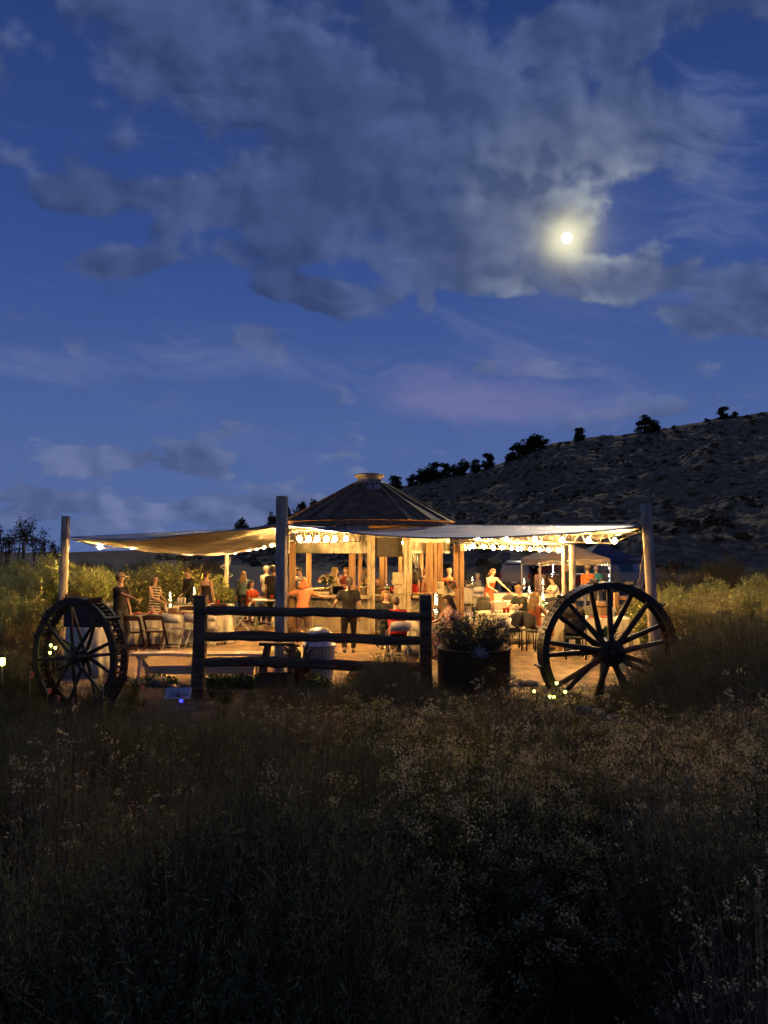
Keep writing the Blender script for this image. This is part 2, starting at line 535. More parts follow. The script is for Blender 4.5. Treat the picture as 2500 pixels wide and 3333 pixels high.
def hill_mat():
    m = bpy.data.materials.new('limestone_hill'); m.use_nodes = True
    nt = m.node_tree; bs = nt.nodes['Principled BSDF']
    geo = nt.nodes.new('ShaderNodeTexCoord')
    n1 = noise(nt, geo.outputs['Object'], 0.9, 8, 0.7)
    mp = nt.nodes.new('ShaderNodeMapping'); mp.inputs['Scale'].default_value = (1.0, 1.0, 2.2)
    nt.links.new(geo.outputs['Object'], mp.inputs[0])
    n2 = noise(nt, mp.outputs[0], 0.8, 8, 0.72, 0.4)
    n3 = noise(nt, geo.outputs['Object'], 0.06, 4, 0.5)
    c = mix(nt, n2.ss(0.42, 0.62), (0.16, 0.115, 0.062), (0.33, 0.255, 0.155))
    c = mix(nt, n1.ss(0.46, 0.60) * 0.55, c, (0.10, 0.075, 0.038))
    c = mix(nt, n3.ss(0.5, 0.7) * 0.5, c, (0.11, 0.08, 0.045))
    nt.links.new(c, bs.inputs['Base Color']); bs.inputs['Roughness'].default_value = 0.95
    bs.inputs['Specular IOR Level'].default_value = 0.1
    bn = nt.nodes.new('ShaderNodeBump'); bn.inputs['Strength'].default_value = 0.8; bn.inputs['Distance'].default_value = 0.35
    nt.links.new(noise(nt, geo.outputs['Object'], 0.9, 6, 0.7).s, bn.inputs['Height']); nt.links.new(bn.outputs[0], bs.inputs['Normal'])
    return m
hm = rawmesh('hillside', np.stack([hx.ravel(), hy.ravel(), hz.ravel()], 1), np.stack([k, k + 1, k + nx + 1, k + nx], 1), hill_mat(), smooth=False)
tag(obj('hillside', hm), kind='structure')
leaf_dark = M('juniper_leaf', (0.040, 0.044, 0.018), 0.9, var=0.5, scale=3, spec=0.1)
leaf_scrub = M('scrub_leaf', (0.085, 0.070, 0.032), 0.9, var=0.5, scale=2, spec=0.1)
bark = M('juniper_bark', (0.10, 0.075, 0.055), 0.95, var=0.3, scale=5, bump=0.4)
def quads_at(C, size, rng, flat=0.0):
    """one randomly turned diamond quad at each centre"""
    n = len(C)
    d = rng.normal(size=(n, 3)); d /= np.linalg.norm(d, axis=1)[:, None]
    e = rng.normal(size=(n, 3)); e -= d * np.sum(d * e, 1)[:, None]; e /= np.linalg.norm(e, axis=1)[:, None]
    s = (size * rng.uniform(0.6, 1.4, n))[:, None] if np.ndim(size) == 0 else (size * rng.uniform(0.7, 1.3, n))[:, None]
    V = np.stack([C + d * s, C + e * s * 0.55, C - d * s, C - e * s * 0.55], 1).reshape(-1, 3)
    return V, np.arange(4 * n).reshape(-1, 4)
# scrub all over the slope: nobody could count it
def scrub():
    N = 3600
    u = rng.uniform(500, 2900, N); t = rng.uniform(0.03, 1.02, N)
    keep = fbm(u * 0.012, t * 9, 21, 4) > 0.47
    u, t = u[keep], t[keep]
    x, y, z = hill_pt(u, t)
    C, S = [], []
    for q in range(len(x)):
        r = rng.uniform(0.18, 0.62) * (1.35 if t[q] < 0.25 else 1)
        n = int(18 + 16 * r)
        p = rng.normal(size=(n, 3)); p /= np.linalg.norm(p, axis=1)[:, None]
        p *= (rng.uniform(0.3, 1, n) ** 0.5)[:, None]
        p[:, 2] = np.abs(p[:, 2]) * 0.85
        C.append(np.array([x[q], y[q], z[q] - 0.1]) + p * r); S.append(np.full(n, 0.30 * r + 0.05))
    V, Fq = quads_at(np.concatenate(C), np.concatenate(S), rng)
    return rawmesh('scrub', V, Fq, leaf_scrub)
tag(obj('hillside_scrub', scrub()), 'dark low scrub dotted all over the rocky hillside', 'scrub', kind='stuff')
# pale boulders and ledge rocks on the slope
def boulders():
    N = 700
    u = rng.uniform(900, 2700, N); t = rng.uniform(0.05, 0.9, N)
    x, y, z = hill_pt(u, t)
    V, Fs = [], []
    base = np.array([(sx, sy, sz) for sz in (-1, 1) for sx, sy in ((-1, -1), (1, -1), (1, 1), (-1, 1))], float)
    fs = np.array([(3, 2, 1, 0), (4, 5, 6, 7), (0, 1, 5, 4), (1, 2, 6, 5), (2, 3, 7, 6), (3, 0, 4, 7)])
    for q in range(N):
        s = np.array([rng.uniform(0.12, 0.45), rng.uniform(0.15, 0.4), rng.uniform(0.08, 0.28)])
        v = base * s * rng.uniform(0.7, 1.1, (8, 1)) + rng.normal(size=(8, 3)) * 0.08
        a = rng.uniform(-0.5, 0.5)
        v = v @ np.array([[math.cos(a), math.sin(a), 0], [-math.sin(a), math.cos(a), 0], [0, 0, 1]])
        Fs.append(fs + 8 * q); V.append(v + np.array([x[q], y[q], z[q]]))
    return rawmesh('boulders', np.concatenate(V), np.concatenate(Fs), M('pale_limestone', (0.30, 0.235, 0.145), 0.95, var=0.3, scale=1.2, bump=0.4, bscale=6))
tag(obj('hillside_rocks', boulders()), 'pale limestone blocks strewn over the hillside', 'rocks', kind='stuff')

# ---- trees
def tree_mesh(seed, h, rx, n, leaf, lobes, low=0.12):
    r = np.random.default_rng(seed)
    mb = MB()
    tips = []
    mb.tube([(0, 0, -0.3), (0.05 * h * r.normal() * 0.3, 0, 0.25 * h), (0.04 * r.normal() * h, 0.03 * r.normal() * h, 0.55 * h), (0.03 * h * r.normal(), 0, 0.85 * h)],
            [0.055 * h, 0.042 * h, 0.026 * h, 0.006 * h], 7)
    cs = []
    for i in range(lobes):
        a = 2 * PI * i / lobes * 1.7 + r.uniform(0, 0.8)
        zz = h * r.uniform(low + 0.12, 0.92)
        f = 1 - abs(zz / h - 0.42) * 1.15
        rad = rx * f * r.uniform(0.25, 0.8)
        c = np.array([math.cos(a) * rad, math.sin(a) * rad, zz])
        cs.append((c, rx * r.uniform(0.22, 0.42)))
        st = Vector((0, 0, zz * 0.62))
        mb.tube([st, st.lerp(Vector(c), 0.55) + Vector((0, 0, 0.02 * h)), Vector(c)], [0.018 * h, 0.011 * h, 0.004 * h], 5)
    C = []
    per = n // lobes
    for c, rr in cs:
        p = r.normal(size=(per, 3)); p /= np.linalg.norm(p, axis=1)[:, None]
        p *= (r.uniform(0.15, 1.0, per) ** 0.45)[:, None] * rr * np.array([1, 1, 0.8]) * r.uniform(0.75, 1.2, (per, 1))
        C.append(c + p)
    V, Fq = quads_at(np.concatenate(C), leaf, r)
    return mb, V, Fq
JUN = []
for sd in range(4):
    mb, V, Fq = tree_mesh(40 + sd, 4.2, 2.1, 2600, 0.17, 20 + 3 * sd, -0.06)
    JUN.append((mb.mesh('trunk', bark), rawmesh('crown', V, Fq, leaf_dark)))
def plant_tree(proto, name, label, loc, sc, rz, group=None, sz=None):
    t = thing(name, label, 'tree', loc, rz, group)
    t.scale = (sc, sc, sz or sc)
    obj('trunk', proto[0], t); obj('crown', proto[1], t)
    return t
jl = 'dark juniper standing on the crest of the rocky hill'
for q, (u, w, hh) in enumerate(((1290, 60, 46), (1345, 40, 40), (1375, 46, 48), (1408, 62, 62), (1450, 46, 52), (1480, 40, 44), (1510, 50, 56), (1550, 38, 46),
                               (1588, 46, 56), (1690, 60, 52), (1735, 66, 62), (1765, 48, 46), (1888, 46, 48), (2108, 62, 62), (2138, 36, 40), (2310, 22, 18), (2362, 42, 46), (2400, 24, 26),
                               (1245, 40, 34), (1660, 30, 30), (2040, 16, 10), (2440, 26, 14), (2200, 20, 10))):
    x, y, z = (float(a) for a in hill_pt(u, 0.985))
    s = F / y
    plant_tree(JUN[q % 4], 'juniper_tree', jl, (x, y, z - 0.5), w * 1.35 / s / 4.2, q * 1.3, 'junipers along the hill crest', hh / s / 3.9)
jl2 = 'dark juniper behind the shade canopy left of the conical roof'
for q, (u, v, w, Y) in enumerate(((790, 1700, 72, 150), (885, 1680, 50, 150), (975, 1648, 70, 140), (1030, 1640, 80, 140), (935, 1665, 50, 145))):
    s = F / Y
    x = X(u, Y)
    zt = Z(v - 12, Y)
    xx, yy, zz = hill_pt(u, np.linspace(0, 1, 60))
    zb = float(np.interp(Y, yy, zz))
    plant_tree(JUN[(q + 1) % 4], 'juniper_tree', jl2, (x, Y, zb - 0.3), w / s / 4.2, q * 2.1, 'junipers beyond the left canopy', max(1.0, (zt - zb) / 4.0))
# wispy dark trees far left
for q, (u, v, w, Y) in enumerate(((25, 1735, 75, 46), (72, 1708, 60, 48), (125, 1752, 50, 52), (175, 1782, 50, 55), (-40, 1725, 90, 46))):
    rr = np.random.default_rng(90 + q)
    hgt = Z(v, Y) + 0.2
    t = thing('cottonwood_tree', 'thin wispy dark tree beyond the tall shrubs and the square-topped post', 'tree', (X(u, Y), Y, 0), 0, 'wispy trees far off')
    mb = MB(); tips = []
    for b in range(5):
        a = rr.uniform(0, 6.28); rad = rr.uniform(0.1, 0.5) * w / (F / Y)
        top = Vector((math.cos(a) * rad, math.sin(a) * rad, hgt * rr.uniform(0.75, 1.0)))
        mid = top * 0.5 + Vector((rr.normal() * 0.15, rr.normal() * 0.15, -0.1))
        mb.tube([(0, 0, -0.2), mid, top], [0.09, 0.05, 0.012], 5)
        for c in range(6):
            f = rr.uniform(0.4, 1.0); p = mid.lerp(top, f)
            e = p + Vector((rr.normal() * 0.4, rr.normal() * 0.4, rr.uniform(0.0, 0.5)))
            mb.tube([p, e], [0.02, 0.006], 4)
            tips += [np.array(p.lerp(e, k)) for k in (0.3, 0.6, 0.8, 1.0)]
    mb.build('trunk', bark, t)
    C = np.repeat(np.array(tips), 9, 0) + rr.normal(size=(len(tips) * 9, 3)) * 0.13
    V, Fq = quads_at(C, 0.06, rr)
    obj('crown', rawmesh('crown', V, Fq, leaf_dark), t)

# ---- shrubs
def ribbons(paths, w, r):
    """paths (n,k,3) -> thin crossing ribbons"""
    n, k, _ = paths.shape
    side = r.normal(size=(n, 1, 3)); side[:, :, 2] *= 0.2
    side /= np.linalg.norm(side, axis=2, keepdims=True)
    ww = w * np.linspace(1, 0.35, k)[None, :, None]
    A, B = paths - side * ww, paths + side * ww
    V = np.stack([A, B], 2).reshape(-1, 3)
    idx = np.arange(n * k * 2).reshape(n, k, 2)
    Fq = np.stack([idx[:, :-1, 0], idx[:, :-1, 1], idx[:, 1:, 1], idx[:, 1:, 0]], 2).reshape(-1, 4)
    return V, Fq
def shrub_mesh(name, seed, h, rad, stems, lps, leaf, mats, flower=0, fsize=0.012, upright=0.55, start=0.25, seg=5, lw=0.5, curl=0.2, stemw=0.004, fl_per=10, fspread=0.02):
    """mats: stem, leaf, (flower)"""
    r = np.random.default_rng(seed)
    a = r.uniform(0, 2 * PI, stems)
    rr = np.sqrt(r.uniform(0, 1, stems)) * rad
    hh = h * (1 - 0.45 * (rr / rad) ** 2) * r.uniform(0.62, 1.08, stems)
    base = np.stack([np.cos(a) * rr * (1 - upright), np.sin(a) * rr * (1 - upright), np.zeros(stems) - 0.03], 1)
    tip = np.stack([np.cos(a) * rr, np.sin(a) * rr, hh], 1) + r.normal(size=(stems, 3)) * np.array([0.06, 0.06, 0]) * h
    mid = (base + tip) / 2 + r.normal(size=(stems, 3)) * curl * 0.12 * h + np.array([0, 0, 0.06 * h])
    t = np.linspace(0, 1, seg)[None, :, None]
    path = base[:, None] * (1 - t) ** 2 + 2 * mid[:, None] * t * (1 - t) + tip[:, None] * t ** 2
    V1, F1 = ribbons(path, stemw, r)
    tl = r.uniform(start, 1.0, (stems, lps))[:, :, None]
    C = base[:, None] * (1 - tl) ** 2 + 2 * mid[:, None] * tl * (1 - tl) + tip[:, None] * tl ** 2
    D = np.repeat((tip - base)[:, None], lps, 1); D /= np.linalg.norm(D, axis=2, keepdims=True)
    C = C.reshape(-1, 3); D = D.reshape(-1, 3)
    n = len(C)
    d = D * 0.55 + r.normal(size=(n, 3)) * 0.62; d /= np.linalg.norm(d, axis=1)[:, None]
    e = r.normal(size=(n, 3)); e -= d * np.sum(d * e, 1)[:, None]; e /= np.linalg.norm(e, axis=1)[:, None]
    s = (leaf * r.uniform(0.5, 1.3, n))[:, None]
    off = C + r.normal(size=(n, 3)) * leaf * 0.9
    V2 = np.stack([off, off + d * s + e * s * lw * 0.5, off + d * 2 * s, off + d * s - e * s * lw * 0.5], 1).reshape(-1, 3)
    F2 = np.arange(4 * n).reshape(-1, 4)
    Vs, Fs, mi = [V1, V2], [F1, F2 + len(V1)], [np.zeros(len(F1), int), np.ones(n, int)]
    if flower:
        pick = r.choice(stems, int(stems * flower), replace=False)
        T = np.repeat(tip[pick], fl_per, 0)
        T = T + r.normal(size=T.shape) * fspread * np.array([1, 1, 0.7]) - np.array([0, 0, fspread * 0.3])
        V3, F3 = quads_at(T, fsize, r)
        Vs.append(V3); Fs.append(F3 + len(V1) + len(V2)); mi.append(np.full(len(F3), 2))
    return rawmesh(name, np.concatenate(Vs), np.concatenate(Fs), mats, np.concatenate(mi))
stem_m = M('brush_stem', (0.13, 0.095, 0.05), 0.9, var=0.3, spec=0.15)
dry_m = M('dry_stalk', (0.19, 0.145, 0.085), 0.9, var=0.35, spec=0.15, transl=0.2)
sage_m = M('sage_leaf', (0.155, 0.150, 0.062), 0.85, var=0.4, scale=3, spec=0.2, transl=0.25)
salt_m = M('saltbush_leaf', (0.38, 0.37, 0.125), 0.8, var=0.45, scale=2, spec=0.25, transl=0.33)
rab_m = M('rabbitbrush_leaf', (0.135, 0.130, 0.045), 0.85, var=0.4, scale=3, spec=0.2, transl=0.25)
yel_m = M('rabbitbrush_flower', (0.42, 0.34, 0.11), 0.85, var=0.3, scale=9, spec=0.1, transl=0.3)
pale_m = M('seedhead', (0.54, 0.42, 0.20), 0.9, var=0.25, scale=9, spec=0.1, transl=0.3)
grass_m = M('grass_blade', (0.10, 0.105, 0.038), 0.8, var=0.45, scale=3, spec=0.2, transl=0.25)
green_m = M('green_leaf', (0.06, 0.11, 0.035), 0.7, var=0.4, scale=4, spec=0.3, transl=0.2)
SALT = [shrub_mesh('saltbush', 300 + q, 1.9, 1.15, 120, 84, 0.056, [stem_m, salt_m], upright=0.75, start=0.45, lw=1.0, curl=0.6) for q in range(3)]
SAGE = [shrub_mesh('sagebrush', 310 + q, 0.95, 0.62, 330, 44, 0.014, [stem_m, sage_m], upright=0.7, start=0.22, lw=0.32, curl=0.4) for q in range(3)]
BANK = [shrub_mesh('bank_sagebrush', 315 + q, 1.0, 0.6, 90, 46, 0.034, [stem_m, M('bank_leaf', (0.40, 0.34, 0.135), 0.8, var=0.4, scale=2, transl=0.3)], upright=0.7, start=0.3, lw=0.6, curl=0.4) for q in range(3)]
RAB = [shrub_mesh('rabbitbrush', 320 + q, 0.80, 0.44, 46, 60, 0.017, [stem_m, rab_m, pale_m], flower=0.85, fsize=0.0065, upright=0.55, start=0.28, lw=0.4, curl=0.5, fl_per=60, fspread=0.024) for q in range(4)]
GOLD = [shrub_mesh('goldenweed', 330 + q, 0.78, 0.30, 15, 190, 0.020, [stem_m, rab_m, yel_m], flower=0.95, fsize=0.007, upright=0.35, start=0.25, lw=0.45, curl=0.35, fl_per=70, fspread=0.026, stemw=0.006) for q in range(4)]
DRY = [shrub_mesh('dry_stalks', 340 + q, 0.95, 0.40, 170, 6, 0.022, [dry_m, dry_m, pale_m], flower=0.35, fsize=0.009, upright=0.35, start=0.45, lw=0.35, curl=0.12, fl_per=7, fspread=0.014) for q in range(3)]
TUFT = [shrub_mesh('grass_tuft', 350 + q, 0.42, 0.26, 120, 2, 0.03, [grass_m, grass_m], upright=0.75, start=0.5, lw=0.2, curl=0.3, stemw=0.006) for q in range(2)]
def plant(me, name, label, cat, x, y, sc=1.0, group=None, sz=None, dz=0.0):
    o = obj(name, me, None, (x, y, gz(x, y) + dz), random.uniform(0, 6.28))
    o.scale = (sc, sc, (sz or sc) * random.uniform(0.92, 1.08))
    return tag(o, label, cat, group)
# ================================================================== STRUCTURES
grey_wood = M('weathered_post', (0.40, 0.34, 0.26), 0.9, var=0.45, scale=3, stretch=(4, 4, 0.5), bump=0.5, bscale=30)
warm_wood = M('cedar_post', (0.33, 0.185, 0.085), 0.75, var=0.35, scale=3, stretch=(5, 5, 0.5), bump=0.3, bscale=30)
pale_wood = M('pale_board', (0.42, 0.33, 0.205), 0.8, var=0.35, scale=4, stretch=(3, 3, 1), bump=0.3, bscale=30)
pine = M('new_pine', (0.66, 0.50, 0.30), 0.7, var=0.2, scale=3, stretch=(0.6, 6, 6), bump=0.2, bscale=30)
dark_wood = M('charred_rail', (0.155, 0.105, 0.060), 0.92, var=0.55, scale=2.5, stretch=(0.6, 6, 6), bump=0.9, bscale=22)
steel = M('galvanised_steel', (0.52, 0.49, 0.42), 0.48, 0.35, var=0.25, scale=4, bump=0.1)
warm_rustroof = M('rusted_warm_sheet', (0.20, 0.105, 0.048), 0.72, 0.15, var=0.38, scale=2.5, bump=0.25, bscale=25)  # rust, browned further so the colour carries the warm light flare
capm = M('weathered_tin', (0.33, 0.28, 0.21), 0.6, 0.4, var=0.3, scale=4)
canvas = M('shade_canvas', (0.62, 0.54, 0.42), 0.8, var=0.2, scale=1.2, bump=0.5, bscale=5, transl=0.22, spec=0.2)
sky_sail = M('sky_tinted_sail', (0.24, 0.275, 0.40), 0.5, var=0.12, scale=2, transl=0.12, spec=0.45)  # blue of the reflected sky is put into the sail colour
rodm = M('steel_rod', (0.34, 0.30, 0.24), 0.5, 0.6, var=0.15)
cord = M('cable', (0.03, 0.028, 0.025), 0.7)
rope = M('rope', (0.38, 0.32, 0.22), 0.9)
# ---- round poles that carry the shade canopies
def pole(label, x, y, top, r, lean=(0, 0), square=False):
    z0 = gz(x, y)
    t = thing('canopy_pole', label, 'pole', (x, y, z0))
    mb = MB(); n = 10
    rr = random.Random(int(x * 100))
    pts = [(lean[0] * k / n, lean[1] * k / n, -0.25 + (top - z0 + 0.25) * k / n) for k in range(n + 1)]
    if square:
        b2 = MB(); hw = r
        b2.tube(pts, [hw * 1.32 * (1 + rr.uniform(-.015, .015)) for _ in pts], 4, smooth=False, lat=(0.82, 0.57, 0))
        b2.build('shaft', grey_wood, t, bevel=0.012)
    else:
        mb.tube(pts, [r * (1.03 - 0.06 * k / n + rr.uniform(-.01, .01)) for k in range(n + 1)], 16)
        mb.build('shaft', grey_wood, t)
    b = MB()
    zt = top - z0
    for dz in (0.42, 0.50):
        b.tube([(lean[0] * (1 - dz / zt) + (r * 1.05 if not square else r * 1.02) * math.cos(a), lean[1] * (1 - dz / zt) + r * 1.05 * math.sin(a), zt - dz) for a in np.linspace(0, 2 * PI, 17)], 0.008, 5)
    b.tube([(-r * 1.5 + lean[0], -r * 0.2, zt - 0.60), (r * 1.9 + lean[0], -r * 0.2, zt - 0.57)], 0.009, 6)
    b.build('hook_band', rodm, t)
    return t
P1 = Vector((X(208, 18.5), 18.5, 0)); P2 = Vector((X(917, 13.6), 13.6, 0)); P3 = Vector((X(2130, 15.2), 15.2, 0))
P4 = Vector((X(738, 27.5), 27.5, 0)); P5 = Vector((X(1862, 23.0), 23.0, 0))
pole('grey round pole standing behind the black cleated wheel by the tall shrubs', P1.x, P1.y, Z(1680, 18.5), 0.105, (0.03, 0))
pole('tall grey squared timber pole between bench and galvanised can, behind the split-rail fence', P2.x, P2.y, Z(1615, 13.6), 0.098, square=True)
pole('grey round pole leaning slightly beside the drilled-rim wheel and sagebrush', P3.x, P3.y, Z(1638, 15.2), 0.105, (-0.16, 0))
pole('slim round pole wrapped in loose white cord behind the seated guests', P4.x, P4.y, 2.44, 0.085)
pole('round back pole in front of the tan pop-up tent', P5.x, P5.y, 2.60, 0.10)
pole('slim round pole close beside a thicker one in front of the tan tent', P5.x - 0.21, P5.y + 0.25, 2.58, 0.055)
b = MB()
pts = []
for k in range(60):
    a = k * 0.55; z = 2.35 - k * 0.017
    rr_ = 0.10 + 0.10 * abs(math.sin(k * 0.31)) * (1 if k % 20 > 8 else 0.3)
    pts.append((P4.x + rr_ * math.cos(a * 0.35 + 2), P4.y + rr_ * math.sin(a * 0.35 + 4.3), z))
b.tube(pts, 0.009, 5)
tag(b.build('loose_cord', M('white_cord', (0.5, 0.45, 0.36), 0.8)), 'loose white cord looped around the slim back pole', 'cord')
b = MB()
px = P3.x - 0.12
b.tube([(px - 0.02, 15.05, 2.72), (px - 0.16, 15.0, 2.3), (px - 0.24, 15.0, 1.95), (px - 0.25, 15.0, 1.8), (px - 0.30, 15.0, 1.66), (px - 0.25, 15.0, 1.60), (px - 0.21, 15.0, 1.66), (px - 0.25, 15.0, 1.8)], 0.010, 6)
tag(b.build('hanging_rope', rope), 'thin rope with a loop end hanging beside the leaning grey pole', 'rope')

# ---- the round grain-bin kiosk
KC = Vector((X(1203, 23.2), 23.2, 0)); KR = 2.5
def kp(phi, r=KR, z=0.0):
    a = R(phi)
    return Vector((r * math.sin(a), -r * math.cos(a), z))
kiosk = thing('kiosk', 'round grain-bin bar kiosk with a rusty warm-tinted conical roof and corrugated headers', 'kiosk', KC)
EZ, AZ = 3.20, 4.42
def roof():
    n = 22
    for q in range(n):
        a0, a1 = 2 * PI * q / n, 2 * PI * (q + 1) / n
        mb = MB(); rows = 6
        vs, fs = [], []
        for i in range(rows + 1):
            f = i / rows
            r = 2.68 * (1 - f) + 0.50 * f; z = EZ * (1 - f) + AZ * f
            for j in range(5):
                a = a0 + (a1 - a0) * j / 4
                vs.append((r * math.cos(a), r * math.sin(a), z - 0.012 * math.sin(PI * j / 4) + 0.006 * math.sin(q * 7 + i)))
        for i in range(rows):
            for j in range(4): fs.append((i * 5 + j, i * 5 + j + 1, (i + 1) * 5 + j + 1, (i + 1) * 5 + j))
        mb.add(vs, fs)
        o = mb.build('roof_panel', warm_rustroof, kiosk)
        sd = o.modifiers.new('thick', 'SOLIDIFY'); sd.thickness = 0.02; sd.offset = 1
        s = MB()
        s.beam((2.72 * math.cos(a0), 2.72 * math.sin(a0), EZ + 0.02), (0.5 * math.cos(a0), 0.5 * math.sin(a0), AZ + 0.025), 0.045, 0.055)
        s.build('roof_seam', warm_rustroof, kiosk)
    c = MB()
    c.lathe([(0.62, AZ - 0.05), (0.56, AZ + 0.02), (0.43, AZ + 0.07), (0.40, AZ + 0.10), (0.38, AZ + 0.20), (0.47, AZ + 0.23), (0.49, AZ + 0.27), (0.44, AZ + 0.31), (0.24, AZ + 0.345), (0.0, AZ + 0.355)], 28)
    c.build('roof_cap', capm, kiosk)
    h = MB(); h.beam((0.12, -1.02, 4.16), (0.14, -0.70, 4.335), 0.42, 0.03, up=(0, 0.5, 0.86)); h.build('roof_hatch', capm, kiosk)
    e = MB()
    e.lathe([(2.55, EZ - 0.16), (2.62, EZ - 0.16), (2.62, EZ - 0.02), (2.55, EZ - 0.02), (2.55, EZ - 0.16)], 44, cap=False)
    e.build('eave_ring', warm_wood, kiosk)
roof()
def arc_sheet(p0, p1, z0, z1, r, amp=0.011, pitch=0.045, vertical=True, name='corrugated_header', m=steel):
    n = max(8, int(abs(R(p1 - p0)) * r / (pitch / 4)))
    mb = MB(); vs, fs = [], []
    zs = [z0, (z0 + z1) / 2, z1]
    for z in zs:
        for j in range(n + 1):
            ph = p0 + (p1 - p0) * j / n
            w = math.sin(2 * PI * j / 4) * amp if vertical else 0
            vs.append(kp(ph, r + w, z))
    m1 = n + 1
    for i in range(2):
        for j in range(n): fs.append((i * m1 + j, i * m1 + j + 1, (i + 1) * m1 + j + 1, (i + 1) * m1 + j))
    mb.add(vs, fs, 0, True)
    return mb.build(name, m, kiosk)
def arc_band(p0, p1, z0, z1, r0, r1, name, m):
    n = max(6, int(abs(p1 - p0) / 3)); mb = MB(); vs, fs = [], []
    for j in range(n + 1):
        ph = p0 + (p1 - p0) * j / n
        vs += [kp(ph, r0, z0), kp(ph, r1, z0), kp(ph, r1, z1), kp(ph, r0, z1)]
    for j in range(n):
        for k in range(4):
            k2 = (k + 1) % 4
            fs.append((4 * j + k, 4 * j + k2, 4 * j + 4 + k2, 4 * j + 4 + k))
    fs += [(3, 2, 1, 0), (4 * n, 4 * n + 1, 4 * n + 2, 4 * n + 3)]
    mb.add(vs, fs, 0, False)
    return mb.build(name, m, kiosk)
pale_tin = M('painted_corrugated_tin', (0.52, 0.47, 0.34), 0.55, 0.15, var=0.5, scale=2.2, bump=0.15, bscale=20)
for p0, p1 in ((-178, -120), (-118, -62), (-60, -24), (-22, 0.5), (28, 62), (64, 120), (122, 180)):
    arc_sheet(p0, p1, 2.30, 2.66, KR, m=pale_tin)
    arc_band(p0, p1, 2.25, 2.315, KR - 0.02, KR + 0.03, 'header_hem', pale_tin)
    arc_band(p0, p1, 2.60, 2.64, KR - 0.01, KR + 0.025, 'header_rib', pale_tin)
    arc_sheet(p0, p1, 2.66, 3.10, KR - 0.006, m=pale_tin)
for ph in (-90, -61, -23, 63, 90):                               # overlapping sheet joints with rivets
    s = MB(); s.beam(kp(ph, KR + 0.012, 2.30), kp(ph, KR + 0.012, 3.05), 0.05, 0.012, up=kp(ph, 1))
    s.build('sheet_joint', pale_tin, kiosk)
# doorway
dl, dr = kp(2.2), kp(25.5)
def board(a, b, w, t, m, name='board', par=kiosk, up=None, bev=0.004):
    mb = MB(); mb.beam(a, b, w, t, up=up); return mb.build(name, m, par, bevel=bev)
for ph, off, m in ((0.9, 0.05, pale_wood), (3.4, 0.0, pale_wood), (25.2, 0.0, pale_wood), (27.8, 0.05, pale_wood)):
    board(kp(ph, KR + off, 0.0), kp(ph, KR + off, 2.86), 0.10, 0.07, m, 'door_jamb', up=kp(ph, 1))
board(kp(1.0, KR + 0.02, 2.80), kp(27.5, KR + 0.02, 2.80), 0.06, 0.10, pale_wood, 'door_head')
arc_band(3.5, 25.0, 2.15, 2.70, 2.30, 2.32, 'transom_screen', M('dark_screen', (0.05, 0.04, 0.03), 0.8))
# timber columns
def kcol(u, Y, w, z1=2.55, z0=0.05):
    x = X(u, Y) - KC.x; y = Y - KC.y
    board((x, y, z0), (x, y, z1), w, w, warm_wood, 'column', up=(0, 1, 0), bev=0.01)
for u, Y, w in ((953, 21.9, 0.19), (1006, 24.9, 0.17), (1147, 20.98, 0.19), (1172, 25.3, 0.14), (1243, 22.4, 0.15), (1257, 25.5, 0.07), (1303, 25.3, 0.13), (1398, 21.2, 0.21), (1417, 21.1, 0.08), (1432, 21.5, 0.15), (1372, 25.4, 0.12)):
    kcol(u, Y, w)
for u, w in ((1484, 0.15), (1502, 0.13)): kcol(u, 22.2, w, 2.5, 0)
board(kp(62, KR + 0.62, 2.42), kp(100, KR + 0.6, 2.42), 0.12, 0.2, pale_wood, 'lintel')
# lower walls: plywood panels, each its own
ply = M('plywood_wall', (0.40, 0.32, 0.20), 0.85, var=0.25, scale=2.5, bump=0.3)
grn = M('green_grey_panel', (0.27, 0.245, 0.175), 0.85, var=0.3, scale=3, bump=0.3)
def wall_run(p0, p1, n):
    for q in range(n):
        a, b_ = p0 + (p1 - p0) * q / n, p0 + (p1 - p0) * (q + 1) / n
        arc_band(a + 0.3, b_ - 0.3, 0.06, 0.62, KR - 0.03, KR, 'wall_panel', ply)
        arc_band(a + 0.3, b_ - 0.3, 0.64, 1.02, KR - 0.03, KR, 'wall_panel', grn)
        arc_band(a, b_, 0.60, 0.66, KR, KR + 0.03, 'wall_rail', pale_wood)
        arc_band(a, b_, 0.03, 0.11, KR, KR + 0.035, 'wall_rail', pale_wood)
        board(kp(a, KR + 0.025, 0.05), kp(a, KR + 0.025, 1.03), 0.07, 0.035, pale_wood, 'wall_stile', up=kp(a, 1))
        mid = (a + b_) / 2
        board(kp(a + 1, KR + 0.045, 0.66), kp(mid, KR + 0.045, 1.01), 0.055, 0.025, pale_wood, 'brace', up=kp(mid, 1))
        board(kp(mid, KR + 0.045, 1.01), kp(b_ - 1, KR + 0.045, 0.66), 0.055, 0.025, pale_wood, 'brace', up=kp(mid, 1))
wall_run(-100, 0, 5)
wall_run(28, 92, 3)
wall_run(110, 255, 7)
# counters of pale boards
for p0, p1 in ((-98, -72), (-71, -46), (-45, -22), (-21, 1.5), (26.5, 48), (49, 72), (73, 88)):
    arc_band(p0, p1, 1.045, 1.10, KR - 0.42, KR + 0.26, 'counter_board', pale_wood)
    arc_band(p0, p1, 1.00, 1.10, KR + 0.263, KR + 0.295, 'counter_edge', pale_wood)
arc_band(115, 250, 1.04, 1.09, KR - 0.3, KR + 0.2, 'counter_board', pale_wood)
fl = MB(); fl.lathe([(0.0, 0.02), (KR - 0.05, 0.02), (KR - 0.05, 0.07), (0, 0.07)], 40); fl.build('floor', pale_wood, kiosk)
